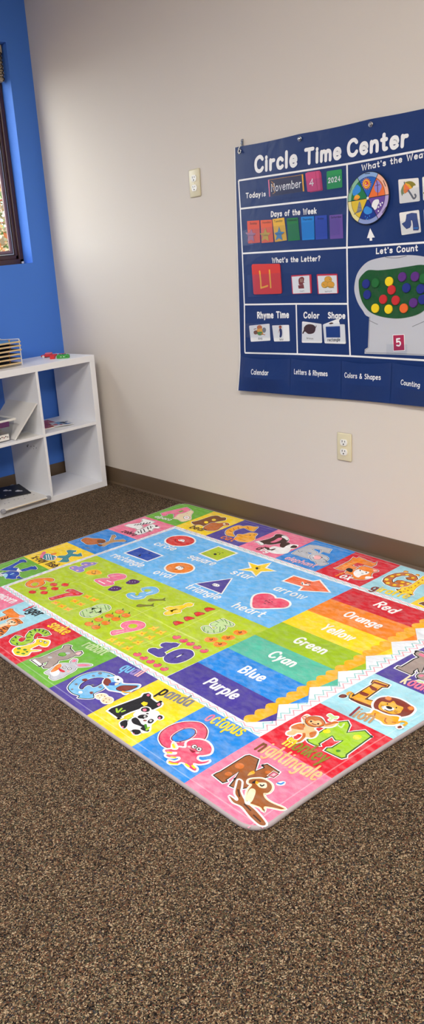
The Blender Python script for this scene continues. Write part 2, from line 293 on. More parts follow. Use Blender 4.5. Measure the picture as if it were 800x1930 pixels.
class Print:
    """coloured flat shapes printed one over another on a surface; at(a, b, lift) gives the point"""
    STEP = .00007
    def __init__(s, at, step=None):
        s.at = at; s.v = []; s.f = []; s.c = []; s.lay = 1; s.n = 0; s.step = step or s.STEP
    def poly(s, pts, col, lay=None):
        s.n += 1; l = ((s.lay if lay is None else lay)+.09*(s.n % 10))*s.step; n = len(s.v)
        s.v += [s.at(a, b, l) for a, b in pts]; s.f.append(list(range(n, n+len(pts)))); s.c.append(col)
    def ribbon(s, pts, w, col, closed=False, lay=None):
        pts = [p for i, p in enumerate(pts) if i == 0 or abs(p[0]-pts[i-1][0])+abs(p[1]-pts[i-1][1]) > 1e-6]
        if closed and len(pts) > 2 and abs(pts[0][0]-pts[-1][0])+abs(pts[0][1]-pts[-1][1]) < 1e-6: pts.pop()
        n = len(pts)
        if n < 2: return
        s.n += 1; l = ((s.lay if lay is None else lay)+.09*(s.n % 10))*s.step; b = len(s.v); h = w/2
        for i, p in enumerate(pts):
            a = pts[i-1] if (i or closed) else p; c = pts[(i+1) % n] if (i < n-1 or closed) else p
            d1 = Vector((p[0]-a[0], p[1]-a[1])); d2 = Vector((c[0]-p[0], c[1]-p[1]))
            if d1.length < 1e-9: d1 = d2
            if d2.length < 1e-9: d2 = d1
            d1.normalize(); d2.normalize(); t = d1+d2
            if t.length < 1e-3: t = d1.copy()
            t.normalize(); nn = Vector((-t.y, t.x)); k = 1/max(.72, nn.dot(Vector((-d1.y, d1.x))))
            s.v.append(s.at(p[0]+nn.x*h*k, p[1]+nn.y*h*k, l)); s.v.append(s.at(p[0]-nn.x*h*k, p[1]-nn.y*h*k, l))
        for i in range(n if closed else n-1):
            j = (i+1) % n; s.f.append([b+2*i, b+2*i+1, b+2*j+1, b+2*j]); s.c.append(col)
    def disc(s, p, r, col, n=10, lay=None):
        s.poly([(p[0]+r*math.cos(2*PI*k/n), p[1]+r*math.sin(2*PI*k/n)) for k in range(n)], col, lay)
    def stroke(s, pts, w, col, lay=None):
        s.ribbon(pts, w, col, False, lay); s.disc(pts[0], w/2, col, lay=lay); s.disc(pts[-1], w/2, col, lay=lay)
        if len(pts) < 6:
            for p in pts[1:-1]: s.disc(p, w/2, col, lay=lay)
    def text(s, txt, p, q, cols, h, w, down=False, halo=None):
        sp = .17+w*.35; tot = sum(GS[c][0]+sp for c in txt)-sp
        d = Vector((q[0]-p[0], q[1]-p[1])); L = d.length; d /= L; up = Vector((d.y, -d.x)) if down else Vector((-d.y, d.x))
        sx = L/tot; h = h or sx; x = 0; ww = w*min(h, sx*1.4) if w < .3 else w*h
        for k, c in enumerate(txt):
            col = RGB[cols[min(k, len(cols)-1)]]
            for st in GS[c][1]:
                pts = [(p[0]+d.x*(x+a)*sx+up.x*b*h, p[1]+d.y*(x+a)*sx+up.y*b*h) for a, b in st]
                if halo: s.stroke(pts, ww*1.7, halo, s.lay-1)
                s.stroke(pts, ww, col)
            x += GS[c][0]+sp
        s.lay += 1
    def art(s, items, k=.001, down=False):
        base = s.lay; done = []
        def begin(pts, m):
            xs = [p[0] for p in pts]; ys = [p[1] for p in pts]; b = (min(xs)-m, max(xs)+m, min(ys)-m, max(ys)+m)
            s.lay = max([base]+[l for c, l in done if c[0] < b[1] and c[1] > b[0] and c[2] < b[3] and c[3] > b[2]]); return b
        for it in items:
            if it[0] == 'N': continue
            if it[0] == 'B':   # fat numeral: white halo, dark outline, fill
                _, txt, (u0, u1, v0, v1), col, o, w, ow, h = it; hh = (v1-v0)*k; ww = w*hh
                b = begin([(u0*k, v0*k), (u1*k, v1*k)], .01); L0 = s.lay
                for wd, c, ly in ((ww+2*(ow+h)*k, 'white', 0), (ww+2*ow*k, o, 1), (ww, col, 2)):
                    x = 0; tot = sum(GS[c2][0] for c2 in txt)+.3*(len(txt)-1)
                    for c2 in txt:
                        for st in GS[c2][1]:
                            pts = [(u0*k+ww/2+(x+p)/tot*((u1-u0)*k-ww), v1*k-ww/2-q*(hh-ww)) for p, q in st]; s.stroke(pts, wd, RGB[c], L0+ly)
                        x += GS[c2][0]+.3
                s.lay = L0+3; done.append((b, s.lay)); continue
            if it[0] == 'T':
                _, txt, pq, cols, h, w = it
                hh = (h or 40)*k; b = begin([(pq[0]*k, pq[1]*k), (pq[2]*k, pq[3]*k)], hh)
                s.text(txt, (pq[0]*k, pq[1]*k), (pq[2]*k, pq[3]*k), cols, h*k if h else None, w, down); done.append((b, s.lay)); continue
            fl = it[-1]; pts = [(fl[i]*k, fl[i+1]*k) for i in range(0, len(fl), 2)]
            b = begin(pts, (it[3] if it[0] == 'L' else it[4]+it[5])*k)
            if it[0] == 'L':
                s.stroke(crs(pts, False, 4) if it[2] and len(pts) > 2 else pts, it[3]*k, RGB[it[1]]); s.lay += 1; done.append((b, s.lay)); continue
            _, col, sm, o, ow, h, _ = it
            if sm: pts = crs(pts, True, 4)
            if h:
                if ow: h *= .48
                s.ribbon(pts, 2*(h+ow)*k, RGB['white'], True); s.lay += 1
                if len(pts) < 40:
                    for p in pts: s.disc(p, (h+ow)*k, RGB['white'], 8, s.lay-1)
            if ow: s.ribbon(pts, 2*ow*k, RGB[o], True); s.lay += 1
            s.poly(pts, RGB[col]); s.lay += 1; done.append((b, s.lay))
    def mesh(s, name):
        me = bpy.data.meshes.new(name); me.from_pydata(s.v, [], s.f)
        ca = me.color_attributes.new('Col', 'FLOAT_COLOR', 'CORNER'); i = 0; buf = []
        for f, c in zip(s.f, s.c): buf += list(c)*len(f)
        ca.data.foreach_set('color', buf); me.update()
        return me
def colour_all(me, c):
    if 'Col' in me.color_attributes: return
    ca = me.color_attributes.new('Col', 'FLOAT_COLOR', 'CORNER'); ca.data.foreach_set('color', list(c)*len(ca.data))
def merged(name, *mes):
    """several meshes with the Col attribute joined into one"""
    v, f, c = [], [], []
    for me in mes:
        n = len(v); v += [tuple(x.co) for x in me.vertices]; ca = me.color_attributes['Col'].data
        for p in me.polygons: f.append([n+i for i in p.vertices]); c.append(tuple(ca[p.loop_start].color))
    P = Print(None); P.v, P.f, P.c = v, f, c
    return P.mesh(name)

# printed artwork of the rug, millimetres on the rug (u right, v towards the room)
ART = [["N"],
["S","pink",0,"ink",2,5,[-208,-81,-166,-61,-162,-79,-171,-88,-166,-113,-141,-116,-126,-97,-101,-81,-114,-116,-117,-161,-131,-213,-181,-229,-201,-150,-208,-112]],
["S","cgreen",0,"",0,0,[-157,-152,-161,-180,-146,-181,-141,-153]],
["S","cream",1,"tan",2,4,[-97,-69,-104,-94,-125,-129,-116,-156,-121,-205,-94,-195,-66,-156,-19,-114,-19,-94,-26,-66,-68,-76]],
["S","white",1,"ink",2,0,[-43,-128,-37,-120,-33,-112,-35,-105,-40,-101,-48,-101,-57,-104,-66,-110,-73,-118,-77,-126,-76,-132,-70,-136,-62,-137,-53,-134]],
["S","palepink",1,"",0,0,[-50,-123,-47,-119,-46,-116,-46,-113,-49,-111,-52,-111,-56,-112,-60,-115,-63,-118,-64,-121,-64,-124,-61,-126,-58,-126,-54,-125]],
["L","ink",1,2,[-107,-164,-99,-164]],
["T","alpaca",[-189,-23,-87,-35],["white"],30,0.158],
["N"],
["S","brown",1,"ink",2,5,[18,-89,21,-105,26,-126,27,-177,28,-211,46,-230,78,-224,97,-234,120,-212,117,-197,107,-172,100,-136,101,-110,105,-89,76,-90,56,-74]],
["S","yellow",1,"",0,0,[81,-138,86,-132,88,-126,87,-121,84,-119,78,-118,71,-121,65,-125,60,-131,58,-137,59,-142,62,-144,68,-145,75,-142]],
["S","yellow",1,"",0,0,[84,-185,89,-179,90,-174,89,-169,86,-166,80,-166,74,-168,68,-172,64,-177,62,-183,63,-187,67,-190,72,-191,79,-189]],
["S","orbrown",1,"ink",2,5,[113,-86,101,-143,131,-158,145,-179,166,-185,187,-169,173,-152,185,-115,194,-90,183,-67,161,-54,135,-61]],
["S","cream",1,"",0,0,[167,-172,171,-167,172,-163,172,-159,169,-157,165,-157,160,-159,155,-162,152,-167,150,-171,150,-175,153,-177,157,-177,162,-175]],
["S","dk",1,"",0,0,[165,-175,167,-173,168,-171,168,-170,167,-169,165,-169,163,-170,161,-172,160,-174,159,-176,159,-177,160,-178,161,-178,163,-177]],
["T","bear",[69,-27,156,-34],["dkbrown"],42,0.158],
["N"],
["S","gold",1,"ink",2,5,[259,-82,233,-112,223,-155,226,-195,249,-198,263,-219,296,-226,312,-234,324,-207,335,-179,299,-182,269,-186,261,-152,265,-123,289,-97,317,-80,301,-71,282,-69]],
["L","orbrown",1,5,[244,-120,267,-112]],
["L","orbrown",1,5,[237,-150,262,-135]],
["L","orbrown",1,5,[240,-178,264,-159]],
["L","orbrown",1,5,[266,-88,285,-90]],
["L","orbrown",1,5,[272,-207,294,-192]],
["S","gold",1,"orbrown",2,5,[340,-59,327,-86,313,-108,332,-123,340,-157,373,-165,389,-134,415,-103,417,-70,399,-56,374,-48]],
["L","orbrown",1,4,[328,-98,347,-100]],
["L","orbrown",1,4,[341,-122,367,-129]],
["L","orbrown",1,4,[364,-66,392,-71]],
["S","ink",1,"",0,0,[363,-135,365,-133,365,-132,365,-130,364,-130,363,-130,361,-131,360,-132,358,-134,357,-136,357,-137,358,-138,360,-137,361,-137]],
["S","ink",1,"",0,0,[374,-148,375,-147,376,-145,376,-144,376,-143,375,-144,373,-145,371,-146,370,-148,369,-149,369,-151,369,-151,371,-151,372,-150]],
["L","gold",1,9,[382,-81,410,-94,409,-116]],
["T","cat",[280,-26,355,-26],["orange"],42,0.158],
["N"],
["S","dkbrown",1,"ink",2,5,[436,-90,457,-87,484,-76,488,-95,510,-105,527,-136,540,-163,531,-194,495,-220,459,-226,444,-213,455,-188,458,-151,448,-113]],
["S","white",1,"",0,0,[436,-90,457,-87,484,-76,484,-92,459,-101,439,-105]],
["S","pink",1,"",0,0,[490,-126,489,-151,482,-184,493,-197,507,-174,509,-146,503,-128]],
["S","white",1,"",0,0,[475,-217,491,-222,520,-206,532,-186,505,-198,488,-201]],
["S","white",1,"",0,5,[521,-60,538,-67,540,-97,570,-105,565,-143,589,-166,608,-165,614,-130,609,-118,628,-74,607,-48,578,-40,544,-52]],
["S","dkbrown",1,"",0,0,[515,-64,531,-73,548,-63,559,-84,565,-69,561,-50,542,-50]],
["S","dkbrown",1,"",0,0,[543,-128,531,-156,548,-170,570,-163,572,-136,578,-112,562,-111]],
["S","dkbrown",1,"",0,0,[599,-130,590,-159,609,-162,618,-141]],
["S","ink",1,"",0,0,[598,-143,599,-141,600,-140,600,-138,599,-138,597,-138,596,-139,594,-140,593,-142,593,-143,593,-145,593,-145,595,-145,596,-144]],
["T","dog",[499,-26,566,-26],["dkbrown","white","white"],42,0.158],
["N"],
["S","lgrey",0,"ink",2,5,[650,-85,640,-131,641,-204,670,-218,739,-223,759,-183,731,-183,731,-165,714,-193,681,-189,682,-171,717,-162,718,-139,687,-141,686,-127,733,-116,735,-85]],
["S","lgrey",1,"ink",2,5,[722,-110,718,-149,749,-151,783,-144,803,-122,806,-92,828,-93,823,-62,801,-61,778,-77,756,-80]],
["S","palepink",1,"grey",2,0,[767,-126,772,-116,775,-107,773,-100,768,-96,760,-95,752,-99,744,-106,738,-115,736,-124,737,-132,743,-136,750,-137,759,-133]],
["L","grey",1,4,[784,-118,801,-114,816,-100]],
["S","white",1,"",0,0,[739,-120,740,-117,741,-115,741,-113,740,-112,738,-112,735,-113,733,-115,731,-118,730,-120,731,-122,732,-123,734,-123,736,-122]],
["S","ink",1,"",0,0,[771,-130,773,-128,773,-126,773,-124,772,-124,771,-124,769,-125,768,-126,766,-128,766,-130,766,-131,767,-132,768,-132,770,-131]],
["L","ink",1,2,[648,-124,662,-116,665,-132]],
["T","elephant",[665,-21,811,-26],["palepink"],36,0.158],
["N"],
["S","orange",0,"ink",2,5,[876,-74,879,-89,874,-172,860,-209,879,-207,876,-223,899,-220,914,-215,958,-209,958,-226,972,-199,972,-174,941,-173,940,-154,910,-155,909,-136,937,-135,943,-102,916,-104,921,-83,899,-72]],
["S","red",0,"",0,0,[909,-145,908,-170,939,-175,940,-159,923,-148]],
["L","gold",1,5,[898,-93,895,-146,902,-195]],
["S","orange",1,"ink",2,5,[938,-60,927,-96,946,-108,942,-152,972,-161,1015,-156,1011,-128,1021,-104,1034,-87,1028,-57,1006,-39,982,-42,970,-63]],
["S","white",1,"",0,0,[955,-87,951,-121,980,-121,998,-125,1005,-102,997,-79,1000,-57,978,-62]],
["S","white",1,"",0,0,[1014,-85,1039,-95,1037,-78,1026,-64]],
["S","ink",1,"",0,0,[920,-86,916,-108,937,-106,950,-79]],
["S","palepink",0,"",0,0,[993,-154,1015,-156,1009,-138]],
["S","ink",1,"",0,0,[965,-117,967,-115,968,-113,968,-111,967,-110,965,-111,964,-112,962,-114,960,-116,959,-119,959,-120,960,-121,962,-121,963,-119]],
["S","ink",1,"",0,0,[993,-117,995,-114,996,-112,996,-110,995,-110,993,-110,992,-111,990,-113,988,-116,988,-118,987,-120,988,-120,990,-120,991,-119]],
["L","ink",1,3,[984,-96,991,-98]],
["T","fox",[925,-14,986,-13],["orange","white","white"],46,0.158],
["N"],
["S","gold",1,"ink",2,4,[1101,-218,1103,-213,1103,-209,1102,-206,1099,-204,1096,-203,1093,-205,1090,-208,1088,-212,1087,-216,1088,-220,1091,-222,1094,-222,1098,-221]],
["S","gold",1,"ink",2,4,[1149,-218,1151,-214,1151,-210,1150,-207,1148,-205,1145,-204,1142,-206,1139,-209,1138,-212,1137,-216,1138,-220,1140,-222,1143,-222,1147,-220]],
["S","orbrown",0,"ink",3,7,[1087,-87,1074,-113,1071,-145,1077,-175,1093,-201,1121,-209,1146,-202,1172,-174,1167,-164,1142,-158,1129,-166,1133,-177,1141,-180,1121,-189,1104,-174,1096,-147,1101,-119,1116,-100,1130,-99,1143,-109,1121,-105,1120,-127,1131,-136,1174,-137,1179,-104,1162,-81,1138,-69,1109,-72]],
["S","yellow",1,"",0,0,[1092,-113,1094,-109,1094,-105,1093,-101,1091,-99,1088,-99,1084,-100,1081,-104,1079,-108,1078,-112,1079,-116,1081,-118,1085,-118,1088,-116]],
["S","yellow",1,"",0,0,[1089,-151,1090,-148,1090,-144,1089,-141,1087,-139,1084,-138,1080,-139,1078,-141,1077,-144,1077,-148,1078,-151,1080,-153,1084,-154,1087,-153]],
["S","yellow",1,"",0,0,[1098,-178,1099,-175,1098,-172,1097,-169,1094,-167,1091,-166,1088,-166,1086,-168,1085,-171,1085,-174,1087,-178,1089,-180,1092,-181,1095,-180]],
["S","yellow",1,"",0,0,[1120,-198,1122,-195,1122,-192,1120,-188,1118,-186,1115,-186,1112,-186,1109,-189,1108,-192,1108,-195,1110,-199,1112,-201,1115,-201,1118,-201]],
["S","yellow",1,"",0,0,[1114,-89,1116,-85,1116,-82,1115,-78,1112,-76,1109,-76,1106,-77,1103,-79,1101,-83,1101,-87,1102,-90,1105,-92,1108,-93,1111,-92]],
["S","yellow",1,"",0,0,[1142,-90,1143,-87,1143,-83,1142,-80,1139,-78,1136,-77,1133,-78,1131,-80,1130,-83,1130,-87,1131,-90,1134,-92,1137,-92,1139,-92]],
["S","yellow",1,"",0,0,[1162,-103,1163,-100,1163,-97,1162,-93,1160,-91,1157,-91,1154,-91,1152,-93,1150,-97,1150,-100,1152,-103,1154,-105,1157,-106,1160,-105]],
["S","yellow",1,"",0,0,[1148,-129,1149,-126,1149,-122,1148,-119,1145,-117,1142,-116,1139,-117,1137,-119,1136,-122,1136,-126,1137,-129,1140,-131,1143,-132,1145,-131]],
["S","yellow",1,"",0,0,[1169,-129,1171,-126,1171,-123,1170,-120,1168,-118,1165,-118,1163,-119,1161,-121,1159,-123,1159,-126,1160,-129,1162,-131,1165,-131,1167,-130]],
["S","yellow",1,"",0,0,[1151,-186,1153,-182,1153,-179,1152,-176,1149,-174,1147,-174,1144,-175,1141,-177,1140,-180,1140,-183,1141,-186,1143,-188,1146,-189,1149,-188]],
["S","lblue",1,"",0,0,[1107,-125,1107,-146,1115,-159,1128,-160,1137,-153,1156,-158,1165,-154,1151,-144,1128,-140,1118,-130,1118,-109]],
["S","yellow",1,"orbrown",2,6,[1165,-55,1169,-62,1179,-57,1167,-83,1179,-104,1179,-132,1175,-167,1169,-201,1167,-219,1182,-212,1208,-167,1201,-152,1203,-125,1209,-98,1221,-67,1231,-56,1225,-47,1214,-52,1210,-48,1199,-47,1187,-45]],
["S","orbrown",1,"",0,0,[1185,-81,1186,-79,1187,-77,1186,-76,1185,-75,1184,-75,1182,-75,1181,-77,1180,-79,1179,-81,1180,-83,1181,-83,1182,-84,1184,-83]],
["S","orbrown",1,"",0,0,[1201,-77,1202,-75,1202,-73,1202,-71,1201,-70,1200,-70,1198,-71,1196,-72,1196,-74,1195,-76,1196,-78,1197,-79,1198,-79,1200,-78]],
["S","orbrown",1,"",0,0,[1194,-107,1194,-105,1195,-103,1194,-102,1193,-101,1192,-101,1190,-101,1189,-103,1188,-105,1187,-107,1188,-109,1189,-110,1190,-110,1192,-109]],
["S","orbrown",1,"",0,0,[1196,-128,1197,-126,1197,-124,1196,-122,1195,-121,1194,-121,1192,-122,1191,-124,1190,-126,1190,-128,1190,-129,1191,-130,1193,-130,1194,-130]],
["S","orbrown",1,"",0,0,[1190,-156,1191,-154,1191,-152,1191,-150,1190,-149,1188,-149,1186,-150,1185,-152,1184,-154,1184,-156,1184,-158,1185,-159,1187,-159,1188,-158]],
["S","orbrown",1,"",0,0,[1189,-99,1190,-97,1190,-95,1190,-94,1189,-93,1188,-93,1186,-94,1185,-95,1184,-97,1184,-98,1184,-100,1185,-101,1186,-101,1188,-100]],
["S","orbrown",1,"",0,0,[1194,-61,1195,-59,1195,-57,1195,-56,1194,-55,1192,-55,1191,-56,1190,-57,1189,-59,1189,-61,1189,-62,1190,-63,1191,-63,1193,-62]],
["S","orbrown",1,"",0,0,[1211,-85,1211,-83,1212,-82,1211,-81,1211,-80,1209,-80,1208,-81,1207,-82,1206,-84,1206,-85,1206,-87,1207,-87,1208,-87,1209,-86]],
["S","orbrown",1,"",0,0,[1186,-187,1187,-184,1188,-182,1187,-180,1186,-179,1184,-179,1183,-180,1181,-182,1180,-185,1179,-187,1180,-189,1181,-190,1182,-190,1184,-188]],
["S","dkbrown",1,"",0,0,[1161,-60,1171,-59,1177,-53,1170,-51]],
["S","dkbrown",1,"",0,0,[1181,-49,1193,-51,1197,-45,1187,-42]],
["S","dkbrown",1,"",0,0,[1217,-52,1226,-57,1230,-52,1223,-45]],
["T","giraffe",[1097,5,1233,-15],["redbrown","yellow","yellow","yellow","yellow","yellow","yellow"],48,0.158],
["N"],
["S","brown",1,"ink",2,5,[1288,-8,1288,-21,1294,-30,1312,-25,1316,-38,1326,-12,1317,-4,1302,-8,1295,-10]],
["N"],
["S","white",0,"ink",2,4,[-203,150,-209,125,-195,110,-175,78,-191,47,-214,40,-215,25,-194,25,-130,19,-121,56,-145,70,-146,95,-116,106,-104,135,-113,147,-132,139,-147,147]],
["L","ink",1,5,[-170,118,-175,106]],
["L","ink",1,5,[-161,107,-169,93]],
["L","ink",1,5,[-155,94,-166,79]],
["L","ink",1,5,[-148,81,-162,64]],
["L","ink",1,5,[-140,67,-151,52]],
["L","ink",1,5,[-135,54,-145,38]],
["L","ink",1,4,[-172,116,-134,46]],
["S","white",1,"ink",2,4,[-77,184,-99,154,-97,124,-109,85,-110,51,-78,57,-56,55,-42,70,-60,85,-38,115,-46,135,-43,157,-44,181,-54,193]],
["L","ink",1,5,[-85,162,-64,171]],
["L","ink",1,5,[-91,140,-52,165]],
["L","ink",1,5,[-89,124,-53,144]],
["L","ink",1,5,[-99,93,-68,111]],
["L","ink",1,5,[-97,75,-71,93]],
["S","ink",1,"",0,0,[-68,53,-65,56,-64,59,-65,62,-68,64,-71,65,-76,64,-79,62,-82,59,-83,55,-82,52,-79,50,-76,50,-72,50]],
["S","redbrown",1,"",0,0,[-40,117,-38,119,-38,122,-39,125,-41,127,-45,128,-48,127,-51,126,-53,123,-54,120,-53,118,-50,115,-47,115,-43,115]],
["S","ink",1,"",0,0,[-82,71,-80,73,-80,74,-80,75,-80,76,-82,76,-83,75,-85,74,-87,73,-87,71,-87,70,-87,70,-85,70,-84,70]],
["T","zebra",[-146,215,-54,212],["ink"],34,0.158],
["N"],
["S","orbrown",1,"dkbrown",2,5,[-203,407,-214,375,-176,359,-149,340,-112,336,-95,354,-99,375,-105,395,-128,421,-171,416]],
["S","brown",1,"",0,0,[-140,359,-110,337,-85,357,-105,377]],
["S","tan",0,"ink",2,5,[-78,390,-81,357,-85,325,-139,273,-136,263,-109,275,-97,298,-79,309,-52,275,-24,278,-25,289,-52,312,-62,341,-48,387]],
["S","grey",1,"",0,0,[-123,448,-108,447,-92,440,-71,451,-92,457]],
["S","brown",1,"",0,0,[-99,390,-81,382,-62,384,-64,400]],
["T","yak",[-127,469,-77,473],["bluecell"],30,0.158],
["N"],
["S","teal",0,"ink",2,4,[-50,634,-48,623,-68,593,-90,602,-105,605,-108,591,-87,570,-99,546,-136,532,-135,521,-104,503,-95,512,-97,524,-85,537,-58,525,-62,505,-27,523,-35,536,-65,555,-53,581,-18,597,-17,609]],
["S","teal",1,"white",3,3,[-159,647,-180,626,-169,611,-140,608,-113,607,-90,626,-92,641,-115,656,-137,656]],
["S","pink",1,"",0,0,[-162,662,-192,636,-212,615,-204,605,-181,621,-167,640,-146,654]],
["S","orange",1,"",0,0,[-160,604,-155,582,-139,587,-140,608]],
["L","white",1,4,[-165,626,-119,650]],
["L","white",1,4,[-162,616,-105,645]],
["L","white",1,4,[-146,613,-97,638]],
["S","palepink",1,"",0,0,[-94,616,-91,619,-89,622,-90,625,-92,626,-95,627,-99,626,-103,624,-107,622,-108,619,-108,616,-106,614,-103,614,-98,615]],
["S","ink",1,"",0,0,[-110,632,-109,633,-108,634,-108,635,-108,636,-110,636,-111,636,-113,635,-114,634,-115,633,-115,632,-114,631,-113,631,-112,632]],
["L","redbrown",1,3,[-203,656,-192,639]],
["T","x-ray fish",[-186,692,-7,687],["dkbrown"],44,0.158],
["N"],
["S","dblue",0,"navy",2,5,[-166,860,-169,845,-177,804,-192,762,-195,749,-205,742,-205,732,-196,725,-171,727,-161,735,-170,740,-175,753,-169,773,-149,810,-127,796,-115,798,-102,814,-120,827,-138,841]],
["S","dblue",0,"navy",2,5,[-95,802,-97,789,-92,764,-94,744,-84,742,-86,731,-54,740,-48,749,-64,760,-70,788,-76,801]],
["S","white",1,"",0,0,[-108,810,-120,796,-97,800,-77,801,-79,811,-89,817]],
["S","dblue",1,"navy",2,5,[-123,881,-123,867,-121,856,-120,837,-101,824,-84,818,-64,823,-50,835,-42,851,-24,857,-30,871,-48,880,-62,888,-84,870,-109,869]],
["S","lblue",1,"",0,0,[-111,879,-112,865,-97,861,-79,871,-66,888,-83,886]],
["S","dblue",1,"navy",2,3,[-27,854,-38,838,-25,841,-18,841,-1,837,-11,849]],
["L","lblue",1,8,[-83,853,-83,840]],
["T","whale",[-153,907,-94,907],["white"],44,0.158],
["N"],
["N"],
["T","unicorn",[61,1011,184,996],["white"],46,0.158],
["N"],
["S","orange",0,"dkbrown",2,5,[267,1110,267,1090,266,1079,269,1060,231,1060,228,1049,224,1024,237,1017,245,1023,273,1026,302,1027,319,1016,329,1020,326,1041,312,1050,294,1062,296,1078,295,1104,295,1125]],
["S","palepink",1,"",0,0,[309,1029,319,1016,328,1019,329,1029,325,1040]],
["L","dkbrown",1,5,[291,1096,281,1087]],
["L","dkbrown",1,5,[292,1084,282,1076]],
["L","dkbrown",1,5,[292,1073,282,1064]],
["S","orange",1,"dkbrown",2,6,[342,1154,341,1129,340,1109,334,1092,318,1087,311,1073,313,1057,329,1047,352,1048,373,1051,373,1060,367,1065,374,1077,368,1089,361,1093,368,1104,393,1132,408,1164,400,1184]],
["S","cream",1,"",0,0,[320,1088,315,1074,326,1068,351,1068,362,1074,363,1086,349,1095,333,1093]],
["S","cream",1,"",0,0,[325,1145,323,1120,327,1098,346,1099,344,1114,345,1131,345,1156]],
["L","dkbrown",1,7,[354,1124,371,1123,375,1114]],
["L","dkbrown",1,7,[373,1143,389,1140]],
["L","dkbrown",1,7,[352,1115,367,1110]],
["L","dkbrown",1,7,[359,1138,370,1135]],
["L","dkbrown",1,7,[359,1151,380,1153]],
["L","dkbrown",1,7,[393,1153,401,1149]],
["S","ink",1,"",0,0,[340,1073,342,1074,342,1076,341,1078,340,1080,337,1081,335,1081,332,1080,331,1079,331,1077,331,1075,333,1074,335,1073,338,1072]],
["S","ink",1,"",0,0,[341,1087,342,1088,343,1089,343,1091,342,1092,340,1092,338,1092,337,1092,336,1091,335,1090,336,1088,337,1087,338,1087,340,1087]],
["S","olive",1,"ink",2,0,[350,1070,351,1071,352,1072,352,1073,351,1073,350,1074,348,1074,347,1073,346,1072,346,1071,346,1071,346,1070,348,1070,349,1070]],
["L","dkbrown",1,5,[328,1057,337,1053]],
["L","dkbrown",1,5,[343,1059,356,1054]],
["L","dkbrown",1,5,[358,1065,368,1060]],
["T","tiger",[271,995,365,987],["red","ink","ink","ink","ink"],50,0.158],
["N"],
["S","lime",0,"dkgreen",3,6,[471,1156,456,1142,450,1128,445,1120,462,1112,488,1109,485,1101,468,1086,452,1065,452,1045,472,1026,501,1021,529,1028,528,1042,517,1053,497,1063,497,1072,515,1085,531,1104,533,1122,529,1137,515,1154,494,1160]],
["S","red",1,"dkgreen",2,3,[488,1131,479,1125,473,1112,485,1105,497,1114,502,1128]],
["S","red",1,"dkgreen",2,3,[515,1085,497,1072,484,1055,495,1052,517,1053,509,1069,520,1080]],
["L","dkgreen",1,6,[469,1146,476,1144]],
["L","dkgreen",1,6,[452,1126,463,1129]],
["L","dkgreen",1,6,[499,1146,510,1149]],
["L","dkgreen",1,6,[509,1113,513,1104]],
["L","dkgreen",1,6,[489,1099,495,1089]],
["L","dkgreen",1,6,[479,1078,489,1077]],
["L","dkgreen",1,6,[457,1069,468,1070]],
["L","dkgreen",1,6,[455,1047,467,1051]],
["L","dkgreen",1,6,[467,1035,476,1042]],
["L","dkgreen",1,6,[484,1028,492,1037]],
["L","dkgreen",1,6,[504,1027,509,1036]],
["S","yellow",1,"white",2,6,[537,1181,527,1165,534,1148,542,1123,547,1100,528,1083,534,1071,551,1064,569,1056,588,1069,599,1085,586,1094,569,1096,569,1109,571,1127,579,1136,606,1114,602,1128,592,1143,605,1161,599,1176,577,1189,557,1188]],
["S","green2",1,"",0,0,[547,1156,549,1158,550,1160,549,1163,547,1165,543,1167,540,1167,536,1166,534,1164,534,1161,535,1159,537,1156,540,1155,544,1155]],
["S","green2",1,"",0,0,[569,1145,571,1147,571,1150,571,1152,568,1155,565,1156,562,1156,559,1155,557,1153,556,1150,557,1148,559,1146,562,1145,565,1144]],
["S","green2",1,"",0,0,[568,1172,570,1174,570,1176,569,1179,567,1181,564,1182,561,1182,558,1181,556,1180,556,1177,557,1175,559,1173,562,1171,565,1171]],
["S","green2",1,"",0,0,[590,1163,591,1165,592,1167,591,1170,588,1172,585,1174,582,1174,579,1173,577,1172,577,1169,578,1166,580,1164,584,1163,587,1162]],
["S","green2",1,"",0,0,[586,1149,588,1150,588,1152,588,1154,586,1156,584,1157,581,1157,579,1156,577,1155,576,1153,577,1151,579,1149,581,1148,584,1148]],
["S","green2",1,"",0,0,[566,1069,567,1070,568,1072,568,1073,567,1075,565,1075,562,1075,560,1074,559,1073,558,1071,559,1070,560,1069,562,1068,564,1068]],
["S","white",1,"ink",2,0,[554,1076,556,1078,557,1079,556,1081,555,1082,553,1083,550,1083,548,1082,546,1080,545,1079,546,1077,547,1075,549,1075,552,1075]],
["S","white",1,"ink",2,0,[575,1070,577,1072,578,1074,578,1075,577,1076,575,1077,572,1077,570,1076,568,1074,567,1072,567,1071,569,1070,571,1069,573,1069]],
["S","ink",1,"",0,0,[553,1077,553,1078,554,1079,554,1079,553,1080,552,1080,551,1080,550,1079,550,1079,549,1078,549,1077,550,1077,551,1077,552,1077]],
["S","ink",1,"",0,0,[574,1072,575,1073,575,1073,575,1074,574,1074,574,1075,573,1075,572,1074,571,1073,570,1073,570,1072,571,1072,572,1071,573,1072]],
["L","palepink",1,5,[533,1122,536,1115,544,1116]],
["T","snake",[463,1000,567,996],["yellow"],50,0.158],
["N"],
["S","taupe",0,"ink",3,6,[643,1170,643,1159,652,1145,654,1119,651,1089,651,1051,638,1037,642,1026,656,1022,669,1035,690,1038,709,1042,707,1031,714,1019,728,1024,734,1040,724,1050,725,1062,725,1079,711,1107,723,1120,727,1135,737,1151,720,1166,709,1164,710,1152,691,1133,688,1157,698,1160,699,1171]],
["S","cgreen",1,"ink",2,2,[680,1088,672,1078,677,1067,690,1063,701,1072,696,1084]],
["S","lgrey",1,"",0,0,[679,1111,681,1114,682,1116,681,1119,678,1121,675,1123,671,1123,668,1122,666,1119,665,1117,666,1114,668,1112,672,1110,675,1110]],
